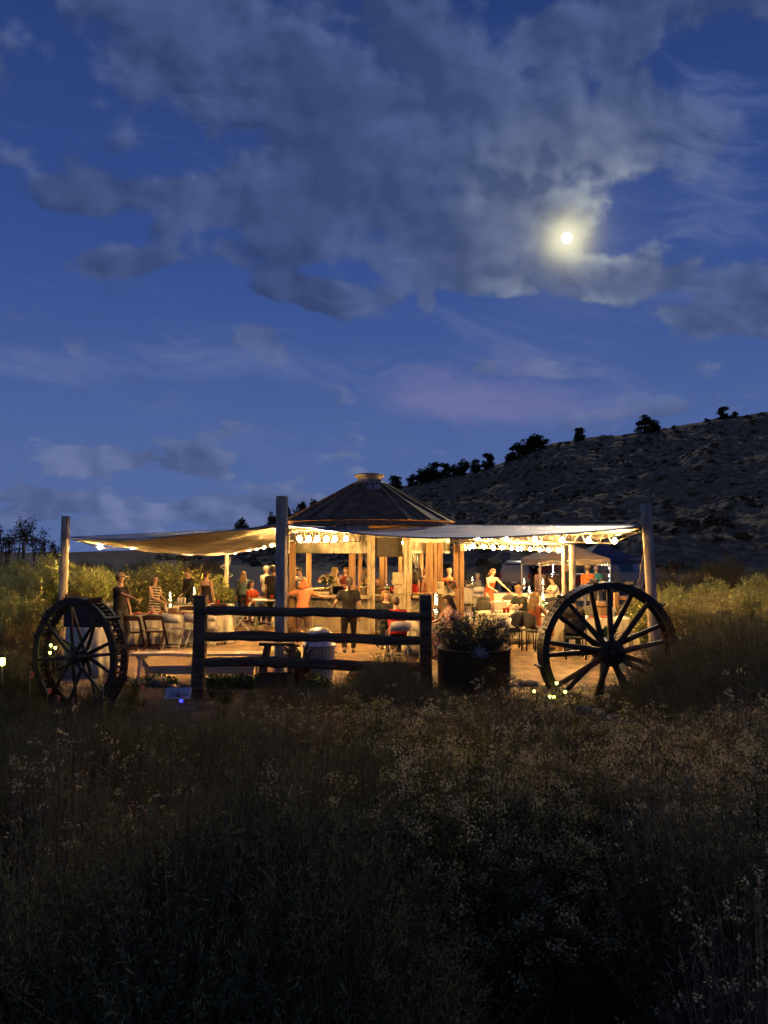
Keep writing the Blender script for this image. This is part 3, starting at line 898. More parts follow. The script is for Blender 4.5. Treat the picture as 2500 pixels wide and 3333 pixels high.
# upright plank gate hooked open beside the doorway
gt = thing('plank_gate', 'upright gate of rough planks with a square board, open beside the kiosk doorway', 'gate', (X(1303, 20.55), 20.55, 0.0), R(-12))
for q, dx in enumerate((-0.115, 0.0, 0.115)):
    board((dx, 0, 0.06), (dx, 0, 1.62 + 0.02 * q), 0.112, 0.035, pale_wood, 'plank', gt, up=(0, 1, 0))
board((-0.06, -0.04, 1.72), (-0.06, -0.04, 1.40), 0.30, 0.04, pale_wood, 'cross_board', gt, up=(0, 1, 0))
board((0.0, -0.04, 1.26), (0.0, -0.04, 1.12), 0.36, 0.035, pale_wood, 'cross_board', gt, up=(0, 1, 0))
board((0.24, 0.02, 0.02), (0.24, 0.02, 1.74), 0.10, 0.09, pale_wood, 'post', gt, up=(0, 1, 0))
# curtains
lace = M('cream_curtain', (0.68, 0.60, 0.42), 0.85, var=0.1, transl=0.3)
def curtain(label, u0, u1, v0, v1, Y, tie):
    x0, x1 = X(u0, Y), X(u1, Y); z0, z1 = Z(v1, Y), Z(v0, Y)
    n, k = 24, 12; V, Fs = [], []
    for i in range(k + 1):
        f = i / k
        w = (1 - 0.78 * f ** 2.2)
        for j in range(n + 1):
            s = j / n
            x = (x0 + (x1 - x0) * s * w) if tie < 0 else (x1 - (x1 - x0) * (1 - s) * w)
            V.append((x, Y + 0.03 * math.sin(s * 26) + 0.004 * math.sin(9 * f), z1 + (z0 - z1) * f))
    for i in range(k):
        for j in range(n): Fs.append((i * (n + 1) + j, i * (n + 1) + j + 1, (i + 1) * (n + 1) + j + 1, (i + 1) * (n + 1) + j))
    tag(obj('curtain', rawmesh('curtain', np.array(V), np.array(Fs), lace, smooth=True)), label, 'curtain')
curtain('narrow cream curtain gathered beside the orange column inside the kiosk', 1167, 1182, 1796, 1866, 25.4, -1)
curtain('cream curtain behind the woman in a beige top inside the kiosk', 1186, 1210, 1796, 1868, 25.4, 1)
curtain('cream lace curtain behind the women in red dresses', 1340, 1366, 1796, 1862, 25.4, 1)
curtain('tall cream curtain tied back to the outer twin columns', 1474, 1493, 1785, 1882, 22.9, 1)

# ---- shade sails
def sail(name, label, A, B, C, D, m, sag, wr, seed, n=30):
    """bilinear patch A-B (near edge) to D-C (far edge); edges scalloped, cloth sagging"""
    A, B, C, D = (np.array(p) for p in (A, B, C, D))
    s, t = np.meshgrid(np.linspace(0, 1, n + 1), np.linspace(0, 1, n + 1))
    s, t = s[..., None], t[..., None]
    pnt = A * (1 - s) * (1 - t) + B * s * (1 - t) + C * s * t + D * (1 - s) * t
    S, T = s[..., 0], t[..., 0]
    z = -(sag[0] * 4 * S * (1 - S) * (1 - T) + sag[1] * 4 * T * (1 - T) * S + sag[2] * 4 * S * (1 - S) * T + sag[3] * 4 * T * (1 - T) * (1 - S))
    z -= sag[4] * 16 * S * (1 - S) * T * (1 - T)
    z += wr * (fbm(S * 4 + seed, T * 9, seed, 4) - 0.5) * (0.3 + S * (1 - S) * 3)
    z += wr * 0.35 * np.sin(T * 30 + S * 9 + 3 * fbm(S * 3, T * 3, seed + 5, 3)) * (S * (1 - S) * 4) ** 0.5
    pnt[..., 2] += z
    V = pnt.reshape(-1, 3)
    i, j = np.meshgrid(np.arange(n), np.arange(n)); k = (j * (n + 1) + i).ravel()
    root = thing(name, label, 'shade sail', tuple((V[0] + V[n]) / 2))
    off = (V[0] + V[n]) / 2
    V = V - off
    c = obj('cloth', rawmesh('cloth', V, np.stack([k, k + 1, k + n + 2, k + n + 1], 1), m, smooth=True), root)
    mb = MB()
    G = V.reshape(n + 1, n + 1, 3)
    for e in (G[0], G[:, -1], G[-1], G[:, 0]): mb.tube([tuple(p) for p in e], 0.016, 5)
    mb.build('hem', m, root)
    return root
KL = KC + kp(-62, KR + 0.1); KRt = KC + kp(58, KR + 0.1); KM = KC + kp(-20, KR + 0.08)
zk = 3.06
def at(p, z): return (p.x, p.y, z)
sail('shade_sail', 'sky-tinted shade sail sagging in front of the kiosk from the squared timber pole', (P2.x + 0.12, P2.y, 2.80), (P3.x - 0.28, P3.y, 2.83), at(KRt, zk + 0.02), at(KL, zk - 0.02), sky_sail, (0.24, 0.0, 0.05, 0.02, 0.06), 0.05, 3)
sail('shade_sail', 'pale shade sail rising from the far-left pole to the kiosk eave', (P1.x + 0.15, P1.y, 2.66), (P2.x - 0.12, P2.y, 2.80), at(KM, zk - 0.10), at(KL, zk - 0.02), sky_sail, (0.12, 0.0, 0.0, 0.0, 0.0), 0.03, 8)
sail('shade_sail', 'cream canvas sail with deep folds slung low towards the cord-wrapped pole', (P1.x + 0.2, P1.y, 2.60), (P2.x - 0.12, P2.y + 0.1, 2.77), at(KL, 2.84), (P4.x - 0.05, P4.y - 0.1, 2.40), canvas, (0.10, 0.06, 0.20, 0.16, 0.16), 0.10, 12)
sail('shade_sail', 'cream canvas sail over the dining tables towards the tan tent', (P3.x - 0.3, P3.y + 0.06, 2.78), (P5.x - 0.1, P5.y, 2.52), at(KC + kp(105, KR + 0.1), 2.78), at(KRt, 2.96), canvas, (0.04, 0.05, 0.05, 0.03, 0.04), 0.05, 21)
# ---- light trusses and bulbs
bulb_glow = glow('bulb_glow', (1.0, 0.56, 0.18), 1200.0)
sock_m = M('bulb_socket', (0.03, 0.03, 0.03), 0.6)
bm_g = MB().lathe([(0.0, -0.125), (0.026, -0.118), (0.046, -0.095), (0.050, -0.070), (0.042, -0.045), (0.024, -0.02), (0.016, 0.0)], 8).mesh('glass', bulb_glow)
bm_s = MB().lathe([(0.017, -0.012), (0.021, 0.0), (0.021, 0.04), (0.012, 0.05), (0.004, 0.09), (0.0, 0.09)], 8).mesh('socket', sock_m)
bm_f = bm_g.copy(); bm_f.materials.clear(); bm_f.materials.append(glow('bulb_glow_bright', (1.0, 0.56, 0.18), 2500.0))
def bulb(p, label, group, me=None):
    t = thing('string_light_bulb', label, 'light bulb', p, 0, group)
    obj('glass', me or bm_g, t); obj('socket', bm_s, t)
def truss(label, a, b, drop, n, bulbs, blabel, bgroup, taper=0.10, dz=0.0, me=None):
    a, b = Vector(a), Vector(b)
    t = thing('light_truss', label, 'truss', a)
    d = b - a
    up = Vector((0, 0, drop))
    m1, m2 = MB(), MB()
    m1.tube([(0, 0, 0), d * 0.5 + Vector((0, 0, -0.02)), d], 0.014, 6); m1.build('top_chord', rodm, t)
    lo0, lo1 = d * taper - up, d * (1 - 0.02) - up
    m2.tube([(0, 0, 0), lo0, lo1, d], 0.014, 6); m2.build('bottom_chord', rodm, t)
    w = MB()
    for q in range(n):
        f0 = taper + (0.98 - taper) * q / n; f1 = taper + (0.98 - taper) * (q + 0.5) / n; f2 = taper + (0.98 - taper) * (q + 1) / n
        w.tube([d * f0 - up, d * f1, d * f2 - up], 0.008, 5)
    w.build('web_rods', rodm, t)
    c = MB(); prev = None; pts = []
    for q in range(41):
        f = q / 40; pts.append(d * f + Vector((0, 0, -0.03 - 0.03 * abs(math.sin(f * PI * max(1, len(bulbs)))))))
    c.tube(pts, 0.006, 4); c.build('light_cord', cord, t)
    for f in bulbs:
        bulb(a + d * f + Vector((0, 0, -0.12 + dz)), blabel, bgroup, me)
truss('steel rod truss from the far-left pole under the cream canvas', (P1.x + 0.25, P1.y + 0.1, 2.60), (KL.x - 0.3, KL.y + 0.3, 2.66), 0.22, 14, (0.10, 0.24, 0.38, 0.52, 0.66, 0.80), 'lit warm bulb hanging along the cream canvas from the far-left pole', 'bulbs along the far-left truss', me=bm_f)
truss('steel rod truss from the cord-wrapped pole to the kiosk', (P4.x + 0.15, P4.y - 0.1, 2.42), (KL.x - 0.05, KL.y + 0.4, 2.78), 0.22, 12, (0.10, 0.24, 0.36, 0.48, 0.60, 0.72, 0.85), 'lit warm bulb between the cord-wrapped pole and the kiosk', 'bulbs from the cord-wrapped pole')
truss('steel rod truss from the square timber pole to the kiosk', (P2.x + 0.12, P2.y + 0.1, 2.72), (X(1175, 20.4), 20.4, 2.84), 0.26, 10, (0.10, 0.20, 0.30, 0.42, 0.54, 0.72), 'lit warm bulb between the square timber pole and the kiosk header', 'bulbs from the square timber pole', me=bm_f)
truss('steel rod truss from the leaning pole to the kiosk', (P3.x - 0.3, P3.y + 0.1, 2.70), (KRt.x + 0.2, KRt.y, 2.88), 0.24, 16, (0.09, 0.20, 0.32, 0.46, 0.62, 0.80), 'lit warm bulb on the truss of the leaning pole', 'bulbs from the leaning pole', me=bm_f)
truss('steel rod truss from the back poles to the kiosk', (P5.x - 0.12, P5.y, 2.50), ((KC + kp(80, KR + 0.5)).x, (KC + kp(80, KR)).y, 2.66), 0.22, 14, (0.10, 0.19, 0.28, 0.37, 0.46, 0.55, 0.64, 0.73, 0.82, 0.92), 'lit warm bulb in the row between back poles and kiosk', 'bulbs from the back poles')
truss('steel rod truss crossing behind the kiosk dining tables', (P5.x + 0.1, P5.y + 1.0, 2.52), ((KC + kp(120, KR + 0.4)).x, (KC + kp(120, KR + 0.4)).y, 2.64), 0.2, 12, (0.06, 0.22, 0.4, 0.6, 0.8), 'lit warm bulb in the hindmost row behind the dining tables', 'bulbs of the hindmost row', me=bm_f)
# bulbs under the kiosk roof light the counter inside
b = MB(); b.tube([tuple(KC + kp(a, 1.6, 2.75)) for a in range(0, 361, 15)], 0.007, 4)
tag(b.build('light_ring_cord', cord), 'dark cord ring of lights under the kiosk roof', 'cord')
for a in range(20, 380, 120):
    bulb(KC + kp(a, 1.6, 2.66), 'lit warm bulb under the kiosk roof above the bar', 'bulbs under the kiosk roof')
# ================================================================== FOREGROUND THINGS
# ---- split-rail fence
FY = 10.9
fx0, fx1 = X(657, FY), X(1383, FY)
fz = gz((fx0 + fx1) / 2, FY)
fence = thing('split_rail_fence', 'dark charred split-rail fence panel with two square posts and three rails', 'fence', ((fx0 + fx1) / 2, FY, fz))
hx_ = (fx1 - fx0) / 2
def rough_beam(pts, w, h, seed, n=18):
    rr = np.random.default_rng(seed)
    a, b = Vector(pts[0]), Vector(pts[1])
    mb = MB(); P_, Rr = [], []
    for k in range(n + 1):
        f = k / n
        P_.append(a.lerp(b, f) + Vector((0, 0, 0.012 * math.sin(f * 7 + seed) + rr.normal() * 0.006)))
        e = 0.86 if k in (0, n) else 1
        Rr.append((w / 2 * e * 1.2 * (1 + rr.normal() * 0.05), h / 2 * e * 1.2 * (1 + rr.normal() * 0.07)))
    mb.tube(P_, Rr, 7, smooth=False, lat=(0, 1, 0))
    return mb
for sx, top in ((-1, Z(1937, FY)), (1, Z(1936, FY))):
    mb = MB(); rr = random.Random(3 + sx)
    pts = [(sx * hx_ + rr.uniform(-.006, .006) - (0.03 if sx < 0 else -0.02) * (1 - k / 7), 0, -0.4 + (top - fz + 0.4) * k / 7) for k in range(8)]
    mb.tube(pts, [(0.125 * rr.uniform(0.95, 1.05), 0.125) for _ in pts], 4, smooth=False, lat=(1, 1, 0))
    mb.build('post', dark_wood, fence, bevel=0.012)
for q, (v0, v1, h) in enumerate(((1984, 2005, 0.115), (2068, 2084, 0.115), (2152, 2170, 0.125))):
    z0, z1 = Z(v0, FY) - fz, Z(v1, FY) - fz
    rough_beam(((-hx_ + 0.04, 0.0, z0), (hx_ - 0.03, 0.0, z1)), 0.10, h, 60 + q).build('rail', dark_wood, fence)
# ---- antique steel wheels
blk = M('black_iron', (0.045, 0.031, 0.020), 0.55, 0.3, var=0.5, scale=5, bump=0.25, bscale=40)
rusty = M('rusty_iron', (0.095, 0.05, 0.028), 0.6, 0.3, var=0.5, scale=6, bump=0.3, bscale=40)
def ringband(r0, r1, y0, y1, n=64):
    mb = MB(); vs, fs = [], []
    for j in range(n):
        a = 2 * PI * j / n
        for r, y in ((r0, y0), (r1, y0), (r1, y1), (r0, y1)): vs.append((r * math.cos(a), y, r * math.sin(a)))
    for j in range(n):
        j2 = (j + 1) % n
        for k in range(4):
            k2 = (k + 1) % 4
            fs.append((4 * j + k, 4 * j + k2, 4 * j2 + k2, 4 * j2 + k))
    return mb.add(vs, fs, 0, False)
def wheel(name, label, loc, rz, Rw, width, nsp, kind, roll=0.0, lug=0.05):
    t = thing(name, label, 'wheel', loc, rz)
    if kind == 'cleat':                      # two rims joined by a ladder of cleats
        for y in (-width / 2, width / 2 - 0.035):
            ringband(Rw - 0.055, Rw, y, y + 0.035).build('rim', blk, t)
            ringband(Rw - 0.10, Rw - 0.06, y, y + 0.02).build('rim_flange', blk, t)
        n = 60
        cl = MB().tube([(0, -width / 2 + 0.03, 0), (0.012, 0, 0.0), (0, width / 2 - 0.03, 0)], [(0.016, 0.012), (0.021, 0.014), (0.016, 0.012)], 6).mesh('cleat', blk)
        for q in range(n):
            a = 2 * PI * q / n
            o = obj('cleat', cl, t, ((Rw - 0.03) * math.cos(a), 0, (Rw - 0.03) * math.sin(a)))
            o.rotation_euler = (0, -a, 0)
    else:                                    # one wide band drilled with rows of holes
        n = 84
        hr = 0.011
        for y0, y1 in ((-width / 2, -width / 2 + 0.05), (-width / 2 + 0.095, width / 2 - 0.095), (width / 2 - 0.05, width / 2)):
            ringband(Rw - 0.02, Rw, y0, y1).build('rim_band', blk, t)
        br = MB().box((0, 0, 0), (0.02, 0.046, 0.026)).mesh('rim_bridge', blk)
        for y in (-width / 2 + 0.0725, width / 2 - 0.0725):
            for q in range(n):
                a = 2 * PI * q / n
                o = obj('rim_bridge', br, t, ((Rw - 0.0105) * math.cos(a), y, (Rw - 0.0105) * math.sin(a)))
                o.rotation_euler = (0, -a, 0)
        for y in (-width / 2 + 0.001, width / 2 - 0.031):
            ringband(Rw - 0.085, Rw - 0.021, y, y + 0.03).build('rim_flange', blk, t)
    nl = 12
    lg = MB(); lg.box((0.022, 0, 0), (0.05, width * 1.06, 0.018)); lg.box((0.002, 0, 0.025), (0.012, width * 1.06, 0.05))
    lm = lg.mesh('lug', blk)
    for q in range(nl):
        a = 2 * PI * (q + 0.35) / nl
        o = obj('lug', lm, t, ((Rw + 0.004) * math.cos(a), 0, (Rw + 0.004) * math.sin(a)))
        o.rotation_euler = (0, -a, 0)
    hs = 1.0 if kind == 'cleat' else 1.65
    hub = MB()
    hub.tube([(0, -width * 0.62, 0), (0, -width * 0.60, 0), (0, -width * 0.2, 0), (0, width * 0.2, 0), (0, width * 0.6, 0), (0, width * 0.62, 0)], [0.055 * hs, 0.10 * hs, 0.085 * hs, 0.085 * hs, 0.10 * hs, 0.055 * hs], 20)
    hub.build('hub', blk, t)
    ax = MB(); ax.tube([(0, -width * 0.72, 0), (0, width * 0.72, 0)], 0.035, 12); ax.build('axle', rusty, t)
    for q in range(nsp):
        a = 2 * PI * q / nsp + roll
        sgn = 1 if q % 2 else -1
        da = 0.10 * sgn
        y1 = sgn * width * (0.42 if kind == 'cleat' else 0.30)
        p0 = Vector((0.07 * math.cos(a), sgn * width * 0.5, 0.07 * math.sin(a)))
        p1 = Vector(((Rw - 0.055) * math.cos(a - da * 0.6), y1 * 0.9, (Rw - 0.055) * math.sin(a - da * 0.6)))
        ss = 1.0 if kind == 'cleat' else 1.45
        s = MB(); s.tube([p0, p0.lerp(p1, 0.5), p1], [(0.021 * ss, 0.030 * ss), (0.019 * ss, 0.024 * ss), (0.024 * ss, 0.019 * ss)], 6, smooth=False)
        s.build('spoke', rusty if q % 5 == 0 else blk, t)
    return t
wl = P(258, 2136, 9.6)
wheel('iron_wheel', 'black iron wheel with a ladder of cleats between two rims, by the plank bench', (wl.x, wl.y, max(wl.z, gz(wl.x, wl.y) + 0.74)), R(-27), 0.76, 0.21, 16, 'cleat', 0.06)
wr_ = P(1978, 2125, 9.3)
wheel('iron_wheel', 'large black iron wheel with a drilled rim, standing among brush by the leaning pole', (wr_.x, wr_.y, gz(wr_.x, wr_.y) + 0.845), R(5), 0.87, 0.24, 18, 'drill', 0.12)
# ---- plank bench
by = 13.35
bz = gz(X(650, by), by)
bench = thing('plank_bench', 'new pine plank bench with slanted end legs beside the fence', 'bench', (X(652, by), by, 0.03), R(-1.5))
for q in range(3):
    mb = MB(); mb.box((0, -0.13 + 0.13 * q, 0.45), (2.36 - 0.015 * q, 0.122, 0.038)); mb.build('seat_plank', pine, bench, bevel=0.004)
for sx in (-1, 1):
    for sy in (-1, 1):
        mb = MB(); mb.beam((sx * (1.02 if sx < 0 else 1.04), sy * 0.10, 0.43), (sx * 1.00, sy * 0.24, -0.02), 0.09, 0.038, up=(1, 0, 0)); mb.build('leg', pine, bench, bevel=0.004)
    mb = MB(); mb.box((sx * 1.00, 0, 0.405), (0.05, 0.38, 0.085)); mb.build('cross_piece', pine, bench, bevel=0.004)
    mb = MB(); mb.beam((sx * 1.10, 0, 0.42), (sx * 0.9, 0, 0.16), 0.09, 0.04, up=(0, 1, 0)); mb.build('brace', pine, bench)
mb = MB(); mb.box((0, 0, 0.405), (0.09, 0.36, 0.05)); mb.build('cross_piece', pine, bench)
mb = MB(); mb.box((0, 0.02, 0.15), (1.96, 0.038, 0.14)); mb.build('stretcher', pine, bench, bevel=0.004)
# ---- A-frame trestle behind fence
ax_, ay_ = X(905, 12.2), 12.2
tr_ = thing('trestle_stand', 'dark tapered trestle stand around the foot of the square timber pole', 'stand', (ax_, ay_, gz(ax_, ay_)))
for sx in (-1, 1):
    for sy in (-1, 1):
        mb = MB(); mb.beam((0.02 + sx * 0.20 + 0.03, sy * 0.10, 0.70), (-0.03 + sx * 0.26, sy * 0.26, -0.02), 0.085, 0.05, up=(0, 1, 0)); mb.build('leg', dark_wood, tr_, bevel=0.005)
mb = MB(); mb.box((-0.02, -0.215, 0.16), (0.44, 0.03, 0.26)); mb.build('apron_board', M('dark_plank', (0.10, 0.065, 0.04), 0.85, var=0.3), tr_)
mb = MB(); mb.box((0.0, 0, 0.72), (0.56, 0.26, 0.04)); mb.build('top_board', dark_wood, tr_)
# ---- galvanised trash can
zinc = M('zinc', (0.60, 0.56, 0.48), 0.30, 0.5, var=0.12, scale=5)
cx_, cy_ = X(1040, 13.0), 13.0
can = thing('trash_can', 'galvanised ribbed trash can with a shiny domed lid', 'trash can', (cx_, cy_, gz(cx_, cy_)))
def rib(r, a, z): return r + (0.008 * math.cos(a * 26) if 0.14 < z < 0.62 else 0)
mb = MB(); mb.lathe([(0.0, 0.0), (0.235, 0.0), (0.25, 0.012), (0.245, 0.05), (0.252, 0.07), (0.247, 0.09), (0.252, 0.12), (0.25, 0.15), (0.262, 0.4), (0.272, 0.61), (0.274, 0.64), (0.284, 0.65), (0.276, 0.66), (0.0, 0.66)], 104, rf=rib)
mb.build('body', zinc, can)
mb = MB(); mb.lathe([(0.292, 0.655), (0.295, 0.69), (0.28, 0.70), (0.265, 0.78), (0.225, 0.88), (0.15, 0.95), (0.07, 0.975), (0.0, 0.98)], 40); mb.build('lid', zinc, can)
mb = MB(); mb.tube([(-0.07, 0, 0.965), (-0.06, 0, 1.01), (0.06, 0, 1.01), (0.07, 0, 0.965)], 0.008, 6); mb.build('lid_handle', zinc, can)
for sx in (-1, 1):
    mb = MB(); mb.tube([(sx * 0.27, -0.07, 0.56), (sx * 0.315, -0.06, 0.53), (sx * 0.315, 0.06, 0.53), (sx * 0.27, 0.07, 0.56)], 0.008, 6); mb.build('side_handle', zinc, can)
# spiky plant leaning on the can
ag = MB(); rr = random.Random(4)
for q in range(26):
    a = rr.uniform(PI * 0.62, PI * 1.15) if q < 17 else rr.uniform(0.2, PI - 0.2)
    L = rr.uniform(0.30, 0.62); el = rr.uniform(0.25, 1.2)
    d = Vector((math.cos(a) * math.cos(el), -0.25, math.sin(el) * (1 if q < 17 else 0.8))).normalized()
    side = d.cross(Vector((0, 1, 0))).normalized()
    w = rr.uniform(0.016, 0.032)
    p0 = Vector((0, 0, 0)); p1 = d * L * 0.5 + Vector((0, 0, 0.03)); p2 = d * L + Vector((0, 0, -0.05))
    ag.add([p0 - side * w * .6, p0 + side * w * .6, p1 + side * w, p2, p1 - side * w, p1 + Vector((0, 0.012, 0))], [(0, 1, 2, 5), (0, 5, 4), (5, 2, 3), (4, 5, 3)], 0)
px_ = X(985, 12.5)
bq = thing('yucca_plant', 'spiky grey-green yucca leaves in a low clay pot before the trash can', 'plant', (px_, 12.5, gz(px_, 12.5)))
o = ag.build('leaves', M('yucca_leaf', (0.20, 0.19, 0.11), 0.7, var=0.35, scale=5), bq); o.location = (0, 0, 0.34)
mb = MB(); mb.lathe([(0.0, 0), (0.13, 0), (0.17, 0.33), (0.185, 0.33), (0.185, 0.37), (0.15, 0.37), (0.14, 0.32), (0.0, 0.32)], 20); mb.build('pot', M('clay', (0.23, 0.14, 0.09), 0.85, var=0.25), bq)
# ---- rusted steel planter
cor = M('rusted_plate', (0.12, 0.078, 0.036), 0.7, 0.25, var=0.4, scale=2.2, bump=0.15, bscale=20)
plx, ply_ = X(1540, 10.5), 10.5
plz = gz(plx, ply_)
pl = thing('steel_planter', 'round rusted steel planter full of bushy greenery', 'planter', (plx, ply_, plz))
ph_ = Z(2122, 10.0) - plz
mb = MB(); mb.lathe([(0.0, -0.1), (0.50, -0.1), (0.505, 0.0), (0.51, ph_ - 0.02), (0.525, ph_ - 0.015), (0.525, ph_), (0.48, ph_), (0.48, ph_ - 0.10), (0.0, ph_ - 0.08)], 56); mb.build('drum', cor, pl)
PLANT = shrub_mesh('planter_shrub', 401, 0.62, 0.60, 330, 22, 0.024, [stem_m, M('planter_leaf', (0.085, 0.105, 0.055), 0.8, var=0.4, scale=4, transl=0.25), M('seed_dark', (0.07, 0.055, 0.05), 0.9)], flower=0.16, fsize=0.016, upright=0.62, start=0.25, lw=0.45, curl=0.5, fl_per=14, fspread=0.022)
o = tag(obj('planter_shrub', PLANT, None, (plx, ply_, plz + ph_ - 0.1)), 'airy bushy plant with dark seed heads growing in the rusted planter', 'plant')
fm = MB(); rr = random.Random(9)
V, Fq = quads_at(np.random.default_rng(5).normal(size=(220, 3)) * np.array([0.05, 0.03, 0.04]), 0.016, np.random.default_rng(6))
o = obj('flower_cluster', rawmesh('flower_cluster', V, Fq, M('blue_grey_flower', (0.33, 0.34, 0.36), 0.9, transl=0.2)), None, (X(1565, 9.85), 9.93, Z(2128, 9.9)))
tag(o, 'blue-grey flower cluster spilling over the planter rim', 'flowers', kind='stuff')
# ---- wavy wire edging fence
wf = thing('wire_edging', 'low wavy wire garden edging at the foot of the planter', 'edging', (X(1690, 9.0), 9.0, gz(X(1690, 9.0), 9.0)))
mb = MB()
for zz in (0.06, 0.13, 0.20, 0.27):
    mb.tube([(-0.36 + 0.012 * k, 0, zz + 0.016 * math.sin(k * 0.9 + zz * 40)) for k in range(61)], 0.004, 4)
mb.build('wavy_wires', blk, wf)
for x in (-0.36, -0.12, 0.12, 0.36):
    mb = MB(); mb.tube([(x, 0, -0.1), (x, 0, 0.36)], 0.006, 5); mb.build('upright', blk, wf)
# ---- small solar garden lights
sol = glow('solar_glow', (0.85, 0.95, 0.12), 16.0)
def solar(u, v, Y, label, group, r=0.016):
    p = P(u, v, Y); g0 = gz(p.x, p.y)
    z = max(p.z, g0 + 0.06)
    t = thing('solar_light', label, 'garden light', (p.x, p.y, g0), 0, group)
    MB().tube([(0, 0, -0.05), (0, 0, z - g0)], 0.005, 5).build('stake', blk, t)
    MB().lathe([(0, -0.02), (r, -0.008), (r, 0.012), (0, 0.022)], 10, c=(0, 0, z - g0)).build('lamp', sol, t)
    MB().lathe([(r * 1.3, 0.022), (r * 1.2, 0.028), (0, 0.034)], 10, c=(0, 0, z - g0)).build('cap', blk, t)
for u, v in ((165, 2101), (180, 2109), (163, 2125)): solar(u, v, 9.9, 'tiny yellow-green garden light glowing behind the cleated wheel', 'lights behind the cleated wheel')
for u, v in ((1738, 2250), (1790, 2268), (1840, 2252), (1812, 2224), (1803, 2270)): solar(u, v, 8.9, 'tiny yellow-green garden light in the brush by the drilled wheel', 'lights by the drilled wheel')
p = P(8, 2155, 9.4); g0 = gz(p.x, p.y)
t = thing('solar_lantern', 'glowing yellow-green caged garden lantern on a stake at the brush edge', 'garden light', (p.x, p.y, g0))
MB().tube([(0, 0, -0.1), (0, 0, p.z - g0 - 0.07)], 0.010, 6).build('stake', blk, t)
MB().lathe([(0.0, -0.05), (0.026, -0.04), (0.032, 0.02), (0.026, 0.05), (0, 0.05)], 12, c=(0, 0, p.z - g0)).build('lamp', sol, t)
cg = MB()
for q in range(8):
    a = q * PI / 4; cg.tube([(0.035 * math.cos(a), 0.035 * math.sin(a), p.z - g0 - 0.07), (0.045 * math.cos(a), 0.045 * math.sin(a), p.z - g0), (0.035 * math.cos(a), 0.035 * math.sin(a), p.z - g0 + 0.06)], 0.003, 4)
cg.lathe([(0.05, 0.06), (0.045, 0.075), (0.0, 0.09)], 12, c=(0, 0, p.z - g0)); cg.build('cage', blk, t)
# ---- white printed bag with a blue light
p = P(580, 2262, 10.6); g0 = gz(p.x, p.y)
t = thing('paper_sign', 'small white board with black branching drawing lying by the fence post', 'sign', (p.x, p.y, g0 + 0.03), R(6))
rot = Matrix.Rotation(R(38), 3, 'X')
mb = MB(); mb.box((0, 0, 0.07), (0.36, 0.20, 0.018), rot); mb.build('board', M('white_card', (0.52, 0.50, 0.53), 0.7, var=0.08), t)
mb = MB(); rr = random.Random(2)
for q in range(9):
    a = PI * (q + 0.5) / 9; L = rr.uniform(0.08, 0.15)
    pts = [rot @ Vector((0.01 + 0.01 * math.cos(a), -0.07, 0.0105)), rot @ Vector((math.cos(a) * L * 0.6, -0.07 + math.sin(a) * L * 0.55, 0.0105)), rot @ Vector((math.cos(a) * L * 1.1, -0.07 + math.sin(a) * L * 1.0, 0.0105))]
    mb.tube([x + Vector((0, 0, 0.07)) for x in pts], [0.004, 0.003, 0.002], 4)
    tw = pts[1] + (rot @ Vector((math.cos(a + 0.7) * 0.045, math.sin(a + 0.7) * 0.04, 0)))
    mb.tube([pts[1] + Vector((0, 0, 0.07)), tw + Vector((0, 0, 0.07))], [0.003, 0.002], 4)
mb.build('drawing', blk, t)
p = P(590, 2282, 10.3); g0 = gz(p.x, p.y)
t = thing('blue_spot_light', 'tiny blue glowing light in the weeds by the white board', 'garden light', (p.x, p.y, g0))
MB().tube([(0, 0, -0.02), (0, 0, 0.05)], 0.01, 6).build('base', blk, t)
MB().lathe([(0.018, 0.045), (0.026, 0.055), (0.02, 0.075), (0, 0.08)], 10).build('lamp', glow('blue_glow', (0.02, 0.03, 1.0), 6.0), t)
# ---- marker flags
pk = M('pink_flag', (0.55, 0.13, 0.10), 0.7, transl=0.3)
for u, v in ((99, 2192), (156, 2246), (187, 2270), (337, 2220), (459, 2237)):
    p = P(u, v, 9.2); g0 = gz(p.x, p.y)
    t = thing('marker_flag', 'small pink marker flag on a wire in the grass by the cleated wheel', 'flag', (p.x, p.y, g0), random.uniform(-1, 1), 'pink marker flags')
    hgt = max(0.16, p.z - g0 + 0.03)
    MB().tube([(0, 0, -0.05), (0, 0, hgt)], 0.0025, 4).build('wire', rodm, t)
    q = MB(); q.add([(0, 0, hgt), (0.05, 0.02, hgt - 0.03), (0.02, 0.03, hgt - 0.09), (0, 0, hgt - 0.07), (0.025, -0.01, hgt - 0.04)], [(0, 4, 3), (0, 1, 4), (4, 1, 2), (4, 2, 3)]); q.build('flag', pk, t)
# ---- border stones
rockm = M('border_stone', (0.20, 0.165, 0.125), 0.95, var=0.3, scale=4, bump=0.5, bscale=12)
for q, (u, v, w) in enumerate(((455, 2208, 60), (520, 2206, 70), (575, 2218, 40), (610, 2214, 34), (735, 2214, 40), (1690, 2215, 50), (1725, 2222, 46), (1660, 2220, 40), (1205, 2222, 40), (1300, 2226, 50), (400, 2220, 40))):
    Y = 12.0; x = X(u, Y); g0 = gz(x, Y); r = w / 200 * 0.55
    rr = np.random.default_rng(q)
    mb = MB().ell((0, 0, 0), (r, r * 0.8, r * 0.55), 9, 6); mb.v = [tuple(np.array(a) * rr.uniform(0.82, 1.12)) for a in mb.v]
    o = mb.build('border_stone', rockm, None, (x, Y + rr.uniform(-.2, .2), g0 + r * 0.3)); o.rotation_euler = (0, 0, q)
    tag(o, 'rough brown stone edging the sandy patio', 'stone', 'stones edging the patio')
